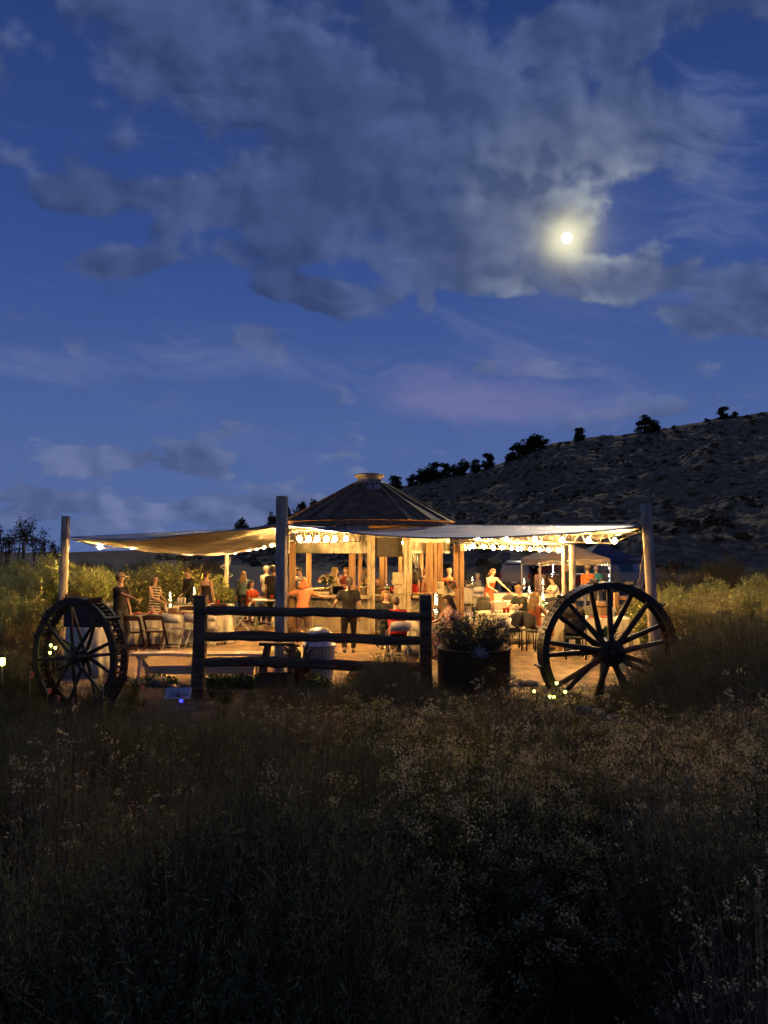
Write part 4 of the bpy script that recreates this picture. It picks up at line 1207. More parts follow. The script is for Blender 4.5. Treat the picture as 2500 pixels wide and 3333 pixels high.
# ---- wooden timber lying in the brush, right
a, b_ = P(1890, 2250, 8.4), P(2080, 2350, 7.2)
a.z = gz(a.x, a.y) + 0.25; b_.z = gz(b_.x, b_.y) + 0.28
mb = rough_beam((a, b_), 0.12, 0.10, 71)
tag(mb.build('fallen_rail', M('grey_rail', (0.13, 0.11, 0.09), 0.95, var=0.3, scale=4, bump=0.5)), 'weathered rail lying slanted in the brush below the drilled wheel', 'rail')
mb = MB(); mb.tube([P(960, 3000, 3.0), P(1150, 3060, 2.9)], [0.004, 0.003], 5); mb.tube([P(955, 2995, 3.0), P(1200, 3095, 2.85)], [0.004, 0.002], 5)
tag(mb.build('dry_twig', dry_m), 'pale bare twig caught in the dark brush', 'twig')
# ================================================================== FURNITURE
cloth_m = M('white_cloth', (0.56, 0.50, 0.38), 0.9, var=0.10, scale=3, bump=0.2, bscale=20, spec=0.1)
wht = M('white_plastic', (0.66, 0.61, 0.52), 0.45, var=0.06)
brn = M('mahogany', (0.055, 0.026, 0.016), 0.5, var=0.25, scale=4)
padm = M('cream_pad', (0.52, 0.42, 0.27), 0.7, var=0.1)
chf = M('black_chair_frame', (0.022, 0.020, 0.018), 0.5, var=0.2)
chp = M('charcoal_chair_shell', (0.072, 0.066, 0.052), 0.7, var=0.2, scale=8)
def fold_proto(m, seatm, name):
    r = thing(name, 'x', 'chair', (0, 0, 0))
    wood = m is brn
    hw = 0.215
    for sx in (-1, 1):
        mb = MB()
        if wood:
            mb.beam((sx * hw, -0.27, 0.80), (sx * hw, 0.24, 0.0), 0.028, 0.045, up=(1, 0, 0))
        else:
            mb.tube([(sx * (hw - 0.03), -0.27, 0.83), (sx * hw, -0.25, 0.76), (sx * hw, -0.13, 0.46), (sx * hw, 0.22, 0.0)], 0.012, 7)
        mb.build('front_leg', m, r)
        mb = MB()
        if wood: mb.beam((sx * (hw - 0.04), 0.10, 0.46), (sx * (hw - 0.04), -0.30, 0.0), 0.026, 0.042, up=(1, 0, 0))
        else: mb.tube([(sx * (hw - 0.03), 0.12, 0.44), (sx * (hw - 0.03), -0.27, 0.0)], 0.011, 7)
        mb.build('rear_leg', m, r)
    mb = MB()
    if wood:
        mb.box((0, 0.0, 0.43), (0.40, 0.38, 0.035)); mb.build('seat_frame', m, r, bevel=0.008)
        mb = MB(); mb.box((0, 0.0, 0.462), (0.37, 0.36, 0.03)); mb.build('seat', seatm, r, bevel=0.012)
        for z0, y0, h in ((0.755, -0.245, 0.10),):
            mb = MB(); k = 8; vs = []; 
            for q in range(k + 1):
                f = q / k; x = -hw + 2 * hw * f; yy = y0 - 0.03 * math.sin(PI * f)
                for dy, dz in ((-.011, -h / 2), (.011, -h / 2), (.011, h / 2 + 0.018 * math.sin(PI * f)), (-.011, h / 2 + 0.018 * math.sin(PI * f))): vs.append((x, yy + dy, z0 + dz))
            fs = [(4 * q + a, 4 * q + (a + 1) % 4, 4 * q + 4 + (a + 1) % 4, 4 * q + 4 + a) for q in range(k) for a in range(4)] + [(3, 2, 1, 0), (4 * k, 4 * k + 1, 4 * k + 2, 4 * k + 3)]
            mb.add(vs, fs); mb.build('backrest', m, r)
        for y, z, w in ((0.19, 0.075, hw), (-0.24, 0.07, hw - 0.04)):
            mb = MB(); mb.beam((-w, y, z), (w, y, z), 0.02, 0.035); mb.build('stretcher', m, r)
    else:
        mb = MB(); n = 10; vs = []
        mb.box((0, 0.0, 0.45), (0.38, 0.37, 0.028)); mb.build('seat', seatm, r, bevel=0.012)
        mb = MB(); k = 10; vs, fs = [], []
        for q in range(k + 1):
            f = q / k; x = -0.205 + 0.41 * f; yy = -0.245 - 0.035 * math.sin(PI * f)
            rise = 0.05 * (1 - abs(2 * f - 1) ** 5)
            for dy, z in ((-.008, 0.62), (.008, 0.62), (.008 - .03, 0.785 + rise), (-.008 - .03, 0.785 + rise)): vs.append((x, yy + dy + (0.03 if z < 0.7 else 0.0), z))
        fs = [(4 * q + a, 4 * q + (a + 1) % 4, 4 * q + 4 + (a + 1) % 4, 4 * q + 4 + a) for q in range(k) for a in range(4)] + [(3, 2, 1, 0), (4 * k, 4 * k + 1, 4 * k + 2, 4 * k + 3)]
        mb.add(vs, fs, 0, True); mb.build('backrest', seatm, r)
        for y, z, w in ((0.15, 0.10, hw), (-0.20, 0.09, hw - 0.03)):
            mb = MB(); mb.tube([(-w, y, z), (w, y, z)], 0.009, 6); mb.build('stretcher', m, r)
    return r
def oval_proto():
    r = thing('padded_chair', 'x', 'chair', (0, 0, 0))
    mb = MB(); mb.lathe([(0.0, 0.43), (0.20, 0.43), (0.235, 0.45), (0.235, 0.475), (0.20, 0.495), (0.0, 0.50)], 24); o = mb.build('seat', chp, r)
    n, k = 20, 8; vs, fs = [], []
    for sgn in (0, 1):
        for i in range(k + 1):
            for j in range(n):
                a = 2 * PI * j / n; f = i / k
                x = 0.225 * f * math.cos(a); z = 0.735 + 0.17 * f * math.sin(a) * (1.0 if math.sin(a) > 0 else 1.15)
                y = -0.225 - 0.06 * (1 - (x / 0.225) ** 2) - (z - 0.735) * 0.12
                vs.append((x, y + (0.02 if sgn else -0.02) * (1 - f ** 6), z))
    m = n * (k + 1)
    for sgn in (0, 1):
        for i in range(k):
            for j in range(n):
                q = [sgn * m + i * n + j, sgn * m + i * n + (j + 1) % n, sgn * m + (i + 1) * n + (j + 1) % n, sgn * m + (i + 1) * n + j]
                fs.append(q if sgn else q[::-1])
    mb = MB(); mb.add(vs, fs, 0, True); mb.build('backrest', chp, r)
    for sx in (-1, 1):
        mb = MB(); mb.tube([(sx * 0.215, -0.225, 0.80), (sx * 0.215, -0.20, 0.46), (sx * 0.20, -0.23, 0.0)], 0.015, 7); mb.build('rear_leg', chf, r)
        mb = MB(); mb.tube([(sx * 0.185, 0.15, 0.45), (sx * 0.20, 0.20, 0.0)], 0.015, 7); mb.build('front_leg', chf, r)
    mb = MB(); mb.tube([(0.195 * math.cos(a), 0.195 * math.sin(a), 0.22) for a in np.linspace(0, 2 * PI, 25)], 0.009, 6); mb.build('leg_ring', chf, r)
    return r
WF, BF, OV = fold_proto(wht, wht, 'folding_chair'), fold_proto(brn, padm, 'folding_chair'), oval_proto()
PROTO_USED = {}
def chair(proto, label, u, Y, rz, group=None, z=0.02):
    o = proto if proto.name not in PROTO_USED else copy_tree(proto)
    PROTO_USED[proto.name] = 1
    o.location = (X(u, Y), Y, z); o.rotation_euler = (0, 0, R(rz)); o['label'] = label
    if group: o['group'] = group
    return o
chair(WF, 'white folding chair pushed up to the long cloth-covered table, next to the brown one', 571, 17.45, -4)
chair(WF, 'white folding chair half hidden behind the dark fence post', 643, 17.65, -8)
chair(WF, 'white folding chair at the end of the long draped table, beside the fence post', 690, 17.9, -8)
chair(WF, 'white folding chair turned sideways with its back to the timber pole', 785, 21.2, 95)
chair(WF, 'white folding chair under the seated person in the red shirt', 1295, 15.75, 12)
chair(WF, 'white folding chair standing alone by a draped table behind the twin columns', 1553, 30.5, 8)
chair(WF, 'white folding chair half hidden behind the planter greenery', 1612, 16.4, 40)
chair(BF, 'brown wooden folding chair with cream pad between the white chair and the iron wheel', 513, 17.3, -3)
chair(BF, 'brown wooden folding chair partly hidden behind the iron wheel', 437, 17.15, 0)
chair(BF, 'brown folding chair across the long table, seen over the red runner', 605, 19.6, 176)
chair(BF, 'brown folding chair across the back table by the red cups', 705, 20.6, 175)
chair(BF, 'brown folding chair under the seated woman in the rust top', 819, 23.42, -118)
chair(BF, 'brown folding chair near the woman in the striped dress', 540, 20.1, -30)
chair(OV, 'charcoal oval-backed chair under the girl with long blonde hair', 1738, 17.15, -52)
chair(OV, 'charcoal oval-backed chair standing empty beside the blonde girl', 1672, 17.3, 12)
chair(OV, 'charcoal oval-backed chair under the person in the black lettered shirt', 1866, 15.85, -8)
chair(OV, 'charcoal oval-backed chair turned to the small table with the water bottle', 1580, 21.3, -20)
chair(OV, 'charcoal oval-backed chair behind the rust-dress woman', 1567, 23.4, 10)
chair(OV, 'charcoal oval-backed chair in the middle of the dining tables', 1645, 24.4, 15)
chair(OV, 'charcoal oval-backed chair under the man in the white shirt', 1815, 26.8, 102)
chair(OV, 'charcoal oval-backed chair beyond the girl across the lamp table', 1805, 20.6, 170)
chair(OV, 'charcoal oval-backed chair at the table behind the drilled wheel', 1905, 18.6, 150)
chair(OV, 'charcoal oval-backed chair by the green foliage behind the wheel spokes', 1958, 18.4, 100)
chair(OV, 'charcoal oval-backed chair in front of the pink-dress woman', 1752, 27.5, 30)
chair(OV, 'charcoal oval-backed chair under the blonde woman in the dark top', 1256, 17.7, 186)
chair(OV, 'charcoal oval-backed chair under the woman in the floral top', 1478, 15.9, 110)
chair(OV, 'charcoal oval-backed chair under the man in the grey jacket', 1562, 31.0, 55)
chair(OV, 'charcoal oval-backed chair under the blond bearded man', 1702, 19.9, 118)
chair(OV, 'charcoal oval-backed chair under the blond child', 1848, 19.8, 5)
# ---- tables
legm = M('table_leg', (0.10, 0.09, 0.08), 0.5)
def round_table(label, clabel, u, Y, rad=0.76, drop=0.70, ztop=0.74):
    x = X(u, Y)
    t = thing('round_table', label, 'table', (x, Y, 0.02))
    MB().lathe([(0, ztop - 0.03), (rad, ztop - 0.03), (rad, ztop), (0, ztop)], 32).build('table_top', legm, t)
    for q in range(4):
        a = PI / 4 + q * PI / 2
        MB().tube([(rad * 0.55 * math.cos(a), rad * 0.55 * math.sin(a), 0), (rad * 0.5 * math.cos(a), rad * 0.5 * math.sin(a), ztop - 0.03)], 0.015, 6).build('leg', legm, t)
    n = 96
    def rf(r, a, z):
        k = max(0.0, (ztop - z) / drop)
        return r + k * (0.045 * math.sin(11 * a + u) + 0.025 * math.sin(23 * a + 2)) * (1 if r > rad * 0.97 else 0)
    prof = [(0.0, ztop + 0.006), (rad * 0.5, ztop + 0.006), (rad + 0.006, ztop + 0.004), (rad + 0.016, ztop - 0.03)] + [(rad + 0.02 + 0.04 * f, ztop - 0.03 - (drop - 0.03) * f) for f in (0.3, 0.6, 0.8, 1.0)]
    o = MB().lathe(prof, n, rf=rf).build('tablecloth', cloth_m, None, (x, Y, 0.02))
    tag(o, clabel, 'tablecloth')
    return (x, Y, 0.02 + ztop + 0.008)
def rect_table(label, clabel, u, Y, L, W, rz, drop=0.66, ztop=0.74, cloth=True, m=None, lm=None):
    x = X(u, Y); rot = R(rz)
    t = thing('banquet_table', label, 'table', (x, Y, 0.02), rot)
    MB().box((0, 0, ztop - 0.015), (L, W, 0.03)).build('table_top', m or legm, t)
    for sx in (-1, 1):
        for sy in (-1, 1):
            MB().tube([(sx * (L / 2 - 0.12), sy * (W / 2 - 0.08), 0), (sx * (L / 2 - 0.12), sy * (W / 2 - 0.08), ztop - 0.03)], 0.018, 6).build('leg', lm or legm, t)
    if cloth:
        pts = []; per = 160
        for q in range(per):
            f = q / per * 2 * (L + W)
            if f < L: p = (-L / 2 + f, -W / 2)
            elif f < L + W: p = (L / 2, -W / 2 + f - L)
            elif f < 2 * L + W: p = (L / 2 - (f - L - W), W / 2)
            else: p = (-L / 2, W / 2 - (f - 2 * L - W))
            pts.append(p)
        vs, fs = [], []
        rows = (0, 0.05, 0.3, 0.6, 1.0)
        for i, k in enumerate(rows):
            for q, (px, py) in enumerate(pts):
                w = k * (0.03 * math.sin(q * 0.55 + u) + 0.02 * math.sin(q * 1.31))
                nx_ = (1 if px > L / 2 - 1e-4 else -1 if px < -L / 2 + 1e-4 else 0); ny_ = (1 if py > W / 2 - 1e-4 else -1 if py < -W / 2 + 1e-4 else 0)
                e = 0.012 + 0.05 * k + w
                vs.append((px + nx_ * e, py + ny_ * e, ztop + 0.006 - k * drop - (0.0 if k else 0)))
        n = len(pts)
        for i in range(len(rows) - 1):
            for q in range(n): fs.append((i * n + q, (i + 1) * n + q, (i + 1) * n + (q + 1) % n, i * n + (q + 1) % n))
        fs.append(tuple(range(n)))
        mb = MB(); mb.add(vs, fs, 0, False)
        o = mb.build('tablecloth', cloth_m, None, (x, Y, 0.02)); o.rotation_euler = (0, 0, rot)
        tag(o, clabel, 'tablecloth')
    return (x, Y, 0.02 + ztop + 0.008)
TA = rect_table('long folding table under a white cloth behind the plank bench', 'white cloth draped to the ground over the long table behind the bench', 590, 18.25, 2.44, 0.78, 9)
TB = rect_table('folding table set with lamp and cans in front of the man in dark shirt', 'white cloth on the table with lamp and cans', 655, 21.6, 1.83, 0.78, 4)
TC = rect_table('small pale-green table with a red cup beside the square timber pole', '', 868, 22.0, 0.8, 0.6, 3, ztop=0.86, cloth=False, m=wht, lm=M('mint_paint', (0.30, 0.36, 0.25), 0.6))
T1 = round_table('round table set with the big oil lamp, next to the right fence post', 'white cloth hanging in folds from the round table by the fence post', 1412, 16.9)
T2 = rect_table('small square table behind the pink water bottle', 'white cloth on the small square table behind the water bottle', 1618, 23.0, 0.95, 0.8, 5, drop=0.5)
T3 = rect_table('far dining table with folded napkins before the rust-dress woman', 'white cloth on the far table before the rust-dress woman', 1668, 27.4, 1.5, 0.8, 2, drop=0.5)
T4 = round_table('round table with green lamp in front of the blonde girl', 'pinkish-lit cloth on the round table in front of the blonde girl', 1800, 18.6, 0.72)
T5 = round_table('round table with cups and water bottle by the empty oval chairs', 'white cloth on the round table with cups and a water bottle', 1640, 18.9, 0.7)
T6 = rect_table('table behind the wheel spokes beside big leaves', 'cloth hanging to the ground behind the wheel spokes', 1945, 17.4, 1.3, 0.75, -14)
T7 = rect_table('table where the man in the white shirt leans', 'white cloth on the table of the man in the white shirt', 1778, 27.6, 1.2, 0.8, -4, drop=0.4)
T8 = round_table('far round table with basket and lamp behind the twin columns', 'white cloth on the far round table behind the twin columns', 1527, 31.3, 0.72, 0.6)
T9 = round_table('round table behind the blonde man set with plates and lamps', 'white cloth on the round table behind the blonde man', 1735, 21.8, 0.75, 0.5)
# white draped stand with black case, behind left wheel
t = thing('draped_stand', 'stand wrapped in a white cloth behind the cleated wheel', 'stand', (X(297, 13.8), 13.8, 0.02))
MB().lathe([(0.0, 0.90), (0.38, 0.90), (0.405, 0.88), (0.41, 0.6), (0.44, 0.3), (0.47, 0.0)], 72, rf=lambda r, a, z: r + (0.9 - z) * 0.035 * math.sin(13 * a)).build('cloth', cloth_m, t)
MB().box((0, 0, 0.44), (0.5, 0.5, 0.88)).build('frame', legm, t)
t = thing('black_case', 'black box-shaped case sitting on the white draped stand', 'case', (X(293, 13.8), 13.8, 0.925))
MB().box((0, 0, 0.22), (0.74, 0.5, 0.44)).build('shell', M('black_case', (0.035, 0.032, 0.03), 0.6), t, bevel=0.03)
MB().tube([(0.05, -0.256, 0.38), (0.15, -0.275, 0.34), (0.24, -0.256, 0.28)], 0.010, 6).build('handle', wht, t)
# ---- tableware
glassc = glassm('clear_glass')
fairy = glow('fairy_glow', (1.0, 0.80, 0.45), 26.0)
def oil_lamp(label, p, s=1.0, tint=None, lights=34):
    t = thing('oil_lamp', label, 'lamp', p); t.scale = (s, s, s)
    MB().lathe([(0.0, 0.0), (0.065, 0.0), (0.06, 0.02), (0.02, 0.05), (0.02, 0.09), (0.05, 0.12), (0.075, 0.165), (0.06, 0.205), (0.028, 0.225), (0.028, 0.24)], 18).build('font', tint or glassc, t)
    MB().lathe([(0.03, 0.235), (0.034, 0.245), (0.034, 0.265), (0.028, 0.275)], 14).build('burner', M('brass', (0.45, 0.33, 0.14), 0.35, 0.9), t)
    MB().lathe([(0.026, 0.275), (0.045, 0.32), (0.050, 0.36), (0.038, 0.42), (0.026, 0.47), (0.030, 0.50)], 16).build('chimney', glassc, t)
    mb = MB(); rr = random.Random(int(p[0] * 97) + 5)
    for q in range(lights):
        a = rr.uniform(0, 6.28); z = rr.uniform(0.285, 0.47) if q % 4 else rr.uniform(0.13, 0.2)
        r = 0.034 * rr.uniform(0.3, 1) * (1.1 if z < 0.4 else 0.6)
        mb.ell((r * math.cos(a), r * math.sin(a), z), (0.0055, 0.0055, 0.0055), 4, 2)
    tag(mb.build('fairy_lights', fairy, t), kind='stuff')
oil_lamp('tall glass oil lamp filled with fairy lights on the round table by the fence post', (T1[0] + 0.02, T1[1] - 0.40, T1[2]), 1.25)
oil_lamp('glass oil lamp filled with fairy lights at the end of the long table', (X(556, 18.6), 18.6, TA[2]), 1.05)
oil_lamp('glass oil lamp with fairy lights in front of the man in the dark shirt', (X(634, 21.6), 21.6, TB[2]), 1.0)
oil_lamp('glass oil lamp beside the basket on the far round table', (X(1537, 31.3), 31.3, T8[2]), 1.0)
oil_lamp('glass lamp with fairy lights on the far napkin table', (X(1705, 27.3), 27.3, T3[2]), 1.15)
oil_lamp('glass lamp with fairy lights at the white-shirt man table', (X(1766, 27.4), 27.4, T7[2]), 1.1)
oil_lamp('lamp with fairy lights over a green glass foot before the blonde girl', (X(1766, 18.4), 18.4, T4[2]), 1.15, glassm('green_glass', (0.45, 0.75, 0.45), 0.3))
oil_lamp('bright stubby fairy-light lamp next to the blond child', (X(1826, 19.0), 19.0, T4[2]), 0.95)
oil_lamp('glass lamp with fairy lights behind the blonde man', (X(1722, 21.6), 21.6, T9[2]), 1.1)
red = M('red_napkin', (0.33, 0.055, 0.03), 0.8, var=0.2)
plate_me = MB().lathe([(0.0, 0.0), (0.08, 0.0), (0.125, 0.014), (0.13, 0.018), (0.12, 0.016), (0.08, 0.006), (0.0, 0.005)], 20).mesh('plate', wht)
cup_me = MB().lathe([(0.0, 0.0), (0.03, 0.0), (0.045, 0.115), (0.047, 0.118), (0.043, 0.116), (0.029, 0.008), (0.0, 0.008)], 14).mesh('cup', M('red_cup', (0.5, 0.05, 0.03), 0.4))
can_me = MB().lathe([(0.0, 0.0), (0.03, 0.0), (0.034, 0.012), (0.034, 0.13), (0.028, 0.145), (0.0, 0.145)], 14).mesh('can', M('drink_can', (0.45, 0.42, 0.36), 0.35, 0.5))
glass_me = MB().lathe([(0.0, 0.0), (0.03, 0.0), (0.036, 0.13), (0.034, 0.13), (0.028, 0.006), (0.0, 0.006)], 14).mesh('tumbler', glassc)
nap_me = MB().add([(-.09, -.06, 0.004), (.09, -.06, 0.004), (.09, .06, 0.004), (-.09, .06, 0.004), (-.05, -.02, 0.035), (.06, -.01, 0.05), (.02, .03, 0.03)], [(0, 1, 5, 4), (1, 2, 6, 5), (2, 3, 6), (3, 0, 4, 6), (4, 5, 6)]).mesh('napkin', red)
def put(me, name, label, cat, u, Y, z, rz=0, group=None, s=1.0):
    o = obj(name, me, None, (X(u, Y), Y, z), rz); o.scale = (s, s, s)
    return tag(o, label, cat, group)
mb = MB(); mb.box((0, 0, 0.004), (2.3, 0.26, 0.006)); o = mb.build('table_runner', red, None, (TA[0], TA[1] + 0.1, TA[2] + 0.002)); o.rotation_euler = (0, 0, R(9)); tag(o, 'rust-red runner along the long table behind the bench', 'table runner')
for q, u in enumerate((455, 490, 525, 600, 640, 680)): put(nap_me, 'napkin', 'red napkin folded on the long table behind the bench', 'napkin', u, 18.25, TA[2] + 0.012, q, 'napkins on the long table')
for q, u in enumerate((470, 505, 545, 620, 660)): put(plate_me, 'plate', 'white plate on the long table behind the bench', 'plate', u, 18.05 + 0.03 * q, TA[2] + 0.002, 0, 'plates on the long table')
o = MB().box((0, 0, 0.06), (0.2, 0.16, 0.12)).build('wooden_box', M('box_wood', (0.22, 0.12, 0.06), 0.7), None, (X(566, 18.3), 18.3, TA[2] + 0.011), bevel=0.008); tag(o, 'small brown wooden box on the long table runner', 'box')
for u in (583, 592, 603): put(can_me, 'drink_can', 'tall drink can on the table by the man in the dark shirt', 'can', u, 21.5, TB[2], 0, 'cans on the lamp table', 1.35)
for u in (680, 712): put(cup_me, 'cup', 'red plastic cup on the table by the man in the dark shirt', 'cup', u, 21.6, TB[2], 0, 'cups on the lamp table')
put(cup_me, 'cup', 'red plastic cup alone on the small pale-green table', 'cup', 886, 22.0, 0.89)
for q, u in enumerate((612, 622, 650)): put(plate_me, 'plate', 'white plate stacked near the lamp before the man in dark shirt', 'plate', u, 21.7, TB[2] + 0.004 * q, 0, 'plates by the lamp')
o = MB().box((0, 0, 0.07), (0.22, 0.12, 0.14)).build('napkin_box', cloth_m, None, (X(665, 21.5), 21.5, TB[2]), bevel=0.01); tag(o, 'white paper box on the table by the fence post', 'box')
for u, Y in ((1345, 16.6), (1362, 16.4), (1380, 17.2), (1445, 17.1)): put(plate_me, 'plate', 'white plate on the round table by the fence post', 'plate', u, Y, T1[2], 0, 'plates by the big lamp')
for u, Y in ((1398, 16.6), (1470, 16.7)): put(nap_me, 'napkin', 'rust napkin on the round table by the fence post', 'napkin', u, Y, T1[2] + 0.002, 1, 'napkins by the big lamp')
put(MB().lathe([(0, 0), (0.035, 0), (0.038, 0.1), (0.02, 0.13), (0.015, 0.17), (0.0, 0.17)], 14).mesh('amber_bottle', M('amber', (0.20, 0.05, 0.02), 0.15)), 'bottle', 'amber bottle beside the big oil lamp', 'bottle', 1408, 16.45, T1[2])
put(MB().lathe([(0, 0), (0.038, 0), (0.040, 0.22), (0.030, 0.25), (0.028, 0.29), (0.0, 0.29)], 16).mesh('water_bottle', M('pink_bottle', (0.45, 0.26, 0.20), 0.3)), 'water_bottle', 'tall pinkish water bottle on the round table by the oval chairs', 'bottle', 1603, 18.7, T5[2])
for u in (1640, 1652): put(cup_me, 'cup', 'red cup on the table in front of the blonde man', 'cup', u, 18.6, T5[2], 0, 'cups before the blonde man')
put(can_me, 'tall_carton', 'pale carton standing between the oval chairs', 'carton', 1680, 18.6, T5[2], 0, None, 1.5)
for u, Y, tb, lb in ((1622, 18.9, T5, 'cup table'), (1665, 19.1, T5, 'cup table'), (1785, 18.3, T4, 'green lamp table'), (1815, 18.7, T4, 'green lamp table'), (1745, 21.6, T9, 'table behind the blonde man'), (1712, 21.9, T9, 'table behind the blonde man')):
    put(plate_me, 'plate', 'white plate on the ' + lb, 'plate', u, Y, tb[2], 0, 'plates on the ' + lb)
for u, Y, tb, lb in ((1600, 22.9, T2, 'small square table'), (1635, 23.0, T2, 'small square table'), (1655, 27.3, T3, 'far napkin table'), (1680, 27.3, T3, 'far napkin table'), (1925, 17.2, T6, 'table behind the wheel spokes'), (1960, 17.3, T6, 'table behind the wheel spokes')):
    put(nap_me, 'napkin', 'red napkin on the ' + lb, 'napkin', u, Y, tb[2] + 0.002, u, 'napkins on the ' + lb)
put(glass_me, 'tumbler', 'clear tumbler on the table of the white-shirt man', 'glass', 1790, 27.5, T7[2])
put(cup_me, 'cup', 'red cup on the table of the white-shirt man', 'cup', 1772, 27.5, T7[2])
t = thing('basket', 'pale handled basket on the far round table behind the twin columns', 'basket', (X(1524, 31.2), 31.2, T8[2]))
MB().lathe([(0, 0), (0.10, 0), (0.12, 0.15), (0.11, 0.15), (0.09, 0.01), (0, 0.01)], 16).build('bowl', padm, t)
MB().tube([(-0.11, 0, 0.14), (-0.08, 0, 0.25), (0, 0, 0.29), (0.08, 0, 0.25), (0.11, 0, 0.14)], 0.01, 6).build('handle', padm, t)
# ---- things on the kiosk counter
def frame_pic(label, u, Y, v_top, v_bot, w, rz, tilt=12):
    z0 = 1.102; hgt = max(0.12, Z(v_top, Y) - z0)
    t = thing('picture_frame', label, 'picture frame', (X(u, Y), Y, z0), R(rz))
    rot = Matrix.Rotation(R(-tilt), 3, 'X')
    for c, sz in (((0, 0, hgt - 0.015), (w, 0.02, 0.03)), ((0, 0, 0.015), (w, 0.02, 0.03)), ((-w / 2 + 0.015, 0.0, hgt / 2), (0.03, 0.021, hgt - 0.06)), ((w / 2 - 0.015, 0.0, hgt / 2), (0.03, 0.021, hgt - 0.06))):
        MB().box(rot @ Vector(c), sz, rot).build('frame_rail', padm, t)
    MB().box(rot @ Vector((0, 0.003, hgt / 2)), (w - 0.06, 0.008, hgt - 0.06), rot).build('picture', M('printed_photo', (0.35, 0.30, 0.20), 0.5, var=0.8, scale=9), t)
    MB().beam((0, 0.02, hgt * 0.7), (0, hgt * 0.45, 0.0), 0.04, 0.01).build('stand', padm, t)
frame_pic('large cream picture frame leaning on the counter by the mum flowers', 1428, 21.05, 1893, 1930, 0.26, -12)
frame_pic('small picture frame beside the large cream one on the counter', 1447, 21.15, 1908, 1932, 0.15, 10)
frame_pic('white picture frame on the counter edge behind the square timber pole', 944, 21.9, 1897, 1925, 0.26, 14)
def bouquet(label, u, Y, z, r, hgt, lm, fmats, vase, seed, cat='flowers', name='flower_arrangement'):
    t = thing(name, label, cat, (X(u, Y), Y, z))
    rr = np.random.default_rng(seed)
    vase.build('vase', vase.mat, t)
    C = rr.normal(size=(420, 3)); C /= np.linalg.norm(C, axis=1)[:, None]
    C *= (rr.uniform(0.2, 1, 420) ** 0.5)[:, None] * r
    C[:, 2] = np.abs(C[:, 2]) * 1.05
    V, Fq = quads_at(C + np.array([0, 0, hgt]), 0.035, rr); obj('foliage', rawmesh('foliage', V, Fq, lm), t)
    for fm_ in fmats:
        C = rr.normal(size=(30, 3)); C /= np.linalg.norm(C, axis=1)[:, None]; C[:, 2] = np.abs(C[:, 2]); C[:, 1] -= 0.25
        C *= r * 1.02
        C = np.repeat(C, 7, 0) + rr.normal(size=(210, 3)) * 0.013
        V, Fq = quads_at(C + np.array([0, 0, hgt]), 0.02, rr); tag(obj('blossoms', rawmesh('blossoms', V, Fq, fm_), t), kind='stuff')
v = MB().lathe([(0, 0), (0.07, 0), (0.10, 0.16), (0.11, 0.16), (0.0, 0.15)], 16); v.mat = wht
bouquet('round mound of pink mums in a pale pot on the counter', 1463, 21.35, 1.105, 0.24, 0.13, green_m, [M('mum_pink', (0.36, 0.10, 0.11), 0.8), M('mum_mauve', (0.30, 0.13, 0.13), 0.8)], v, 11)
v = MB().lathe([(0, 0), (0.06, 0), (0.015, 0.03), (0.015, 0.08), (0.07, 0.12), (0.09, 0.18), (0.07, 0.26), (0.072, 0.27)], 16); v.mat = glassc
bouquet('tall leafy bouquet in a glass goblet vase on the bar', 1066, 20.95, 1.105, 0.25, 0.30, green_m, [M('white_blossom', (0.55, 0.5, 0.36), 0.8), M('rose_blossom', (0.36, 0.12, 0.08), 0.8)], v, 12)
def pot(label, u, Y, r, h, m, plantm=None):
    t = thing('flower_pot', label, 'pot', (X(u, Y), Y, 1.103))
    MB().lathe([(0, 0), (r * 0.75, 0), (r, h * 0.85), (r * 1.08, h * 0.85), (r * 1.08, h), (r * 0.9, h), (r * 0.85, h * 0.8), (0, h * 0.8)], 18).build('pot', m, t)
    C = np.random.default_rng(int(u)).normal(size=(60, 3)) * np.array([r * .5, r * .5, 0.04]) + np.array([0, 0, h + 0.02])
    V, Fq = quads_at(C, 0.03, np.random.default_rng(3)); obj('foliage', rawmesh('foliage', V, Fq, plantm or green_m), t)
pot('cream flower pot on the counter left of the doorway', 1184, 20.75, 0.10, 0.22, padm)
pot('tan clay pot just inside the kiosk doorway', 1228, 20.95, 0.09, 0.17, M('tan_clay', (0.34, 0.24, 0.15), 0.8))
pot('white striped bowl planter beside the plank gate', 1290, 20.85, 0.10, 0.10, wht)
tb = MB(); tb.box((0, 0, 0), (1.02, 0.34, 0.04)); o = tb.build('door_shelf', pale_wood, None, (X(1262, 20.95), 20.95, 1.078)); tag(o, 'plank shelf bridging the kiosk doorway with bottles on it', 'shelf')
soda = M('cola', (0.03, 0.012, 0.01), 0.15); sodal = M('red_label', (0.5, 0.04, 0.03), 0.5)
def bottle(label, u, Y, h, m, lab, group=None):
    t = thing('bottle', label, 'bottle', (X(u, Y), Y, 1.103), 0, group); r = h * 0.17
    MB().lathe([(0, 0), (r, 0), (r, h * 0.6), (r * 0.35, h * 0.85), (r * 0.35, h), (0, h)], 12).build('body', m, t)
    MB().lathe([(r * 1.03, h * 0.25), (r * 1.04, h * 0.26), (r * 1.04, h * 0.55), (r * 1.03, h * 0.56)], 12).build('label', lab, t)
    MB().lathe([(r * 0.42, h * 0.97), (r * 0.42, h * 1.04), (0, h * 1.04)], 10).build('cap', wht, t)
for u in (1247, 1253, 1259, 1265): bottle('small dark cola bottle with red label in the doorway row', u, 20.9, 0.17, soda, sodal, 'cola bottles in the doorway')
bottle('large cola bottle with red label behind the doorway row', 1276, 21.05, 0.34, soda, sodal)
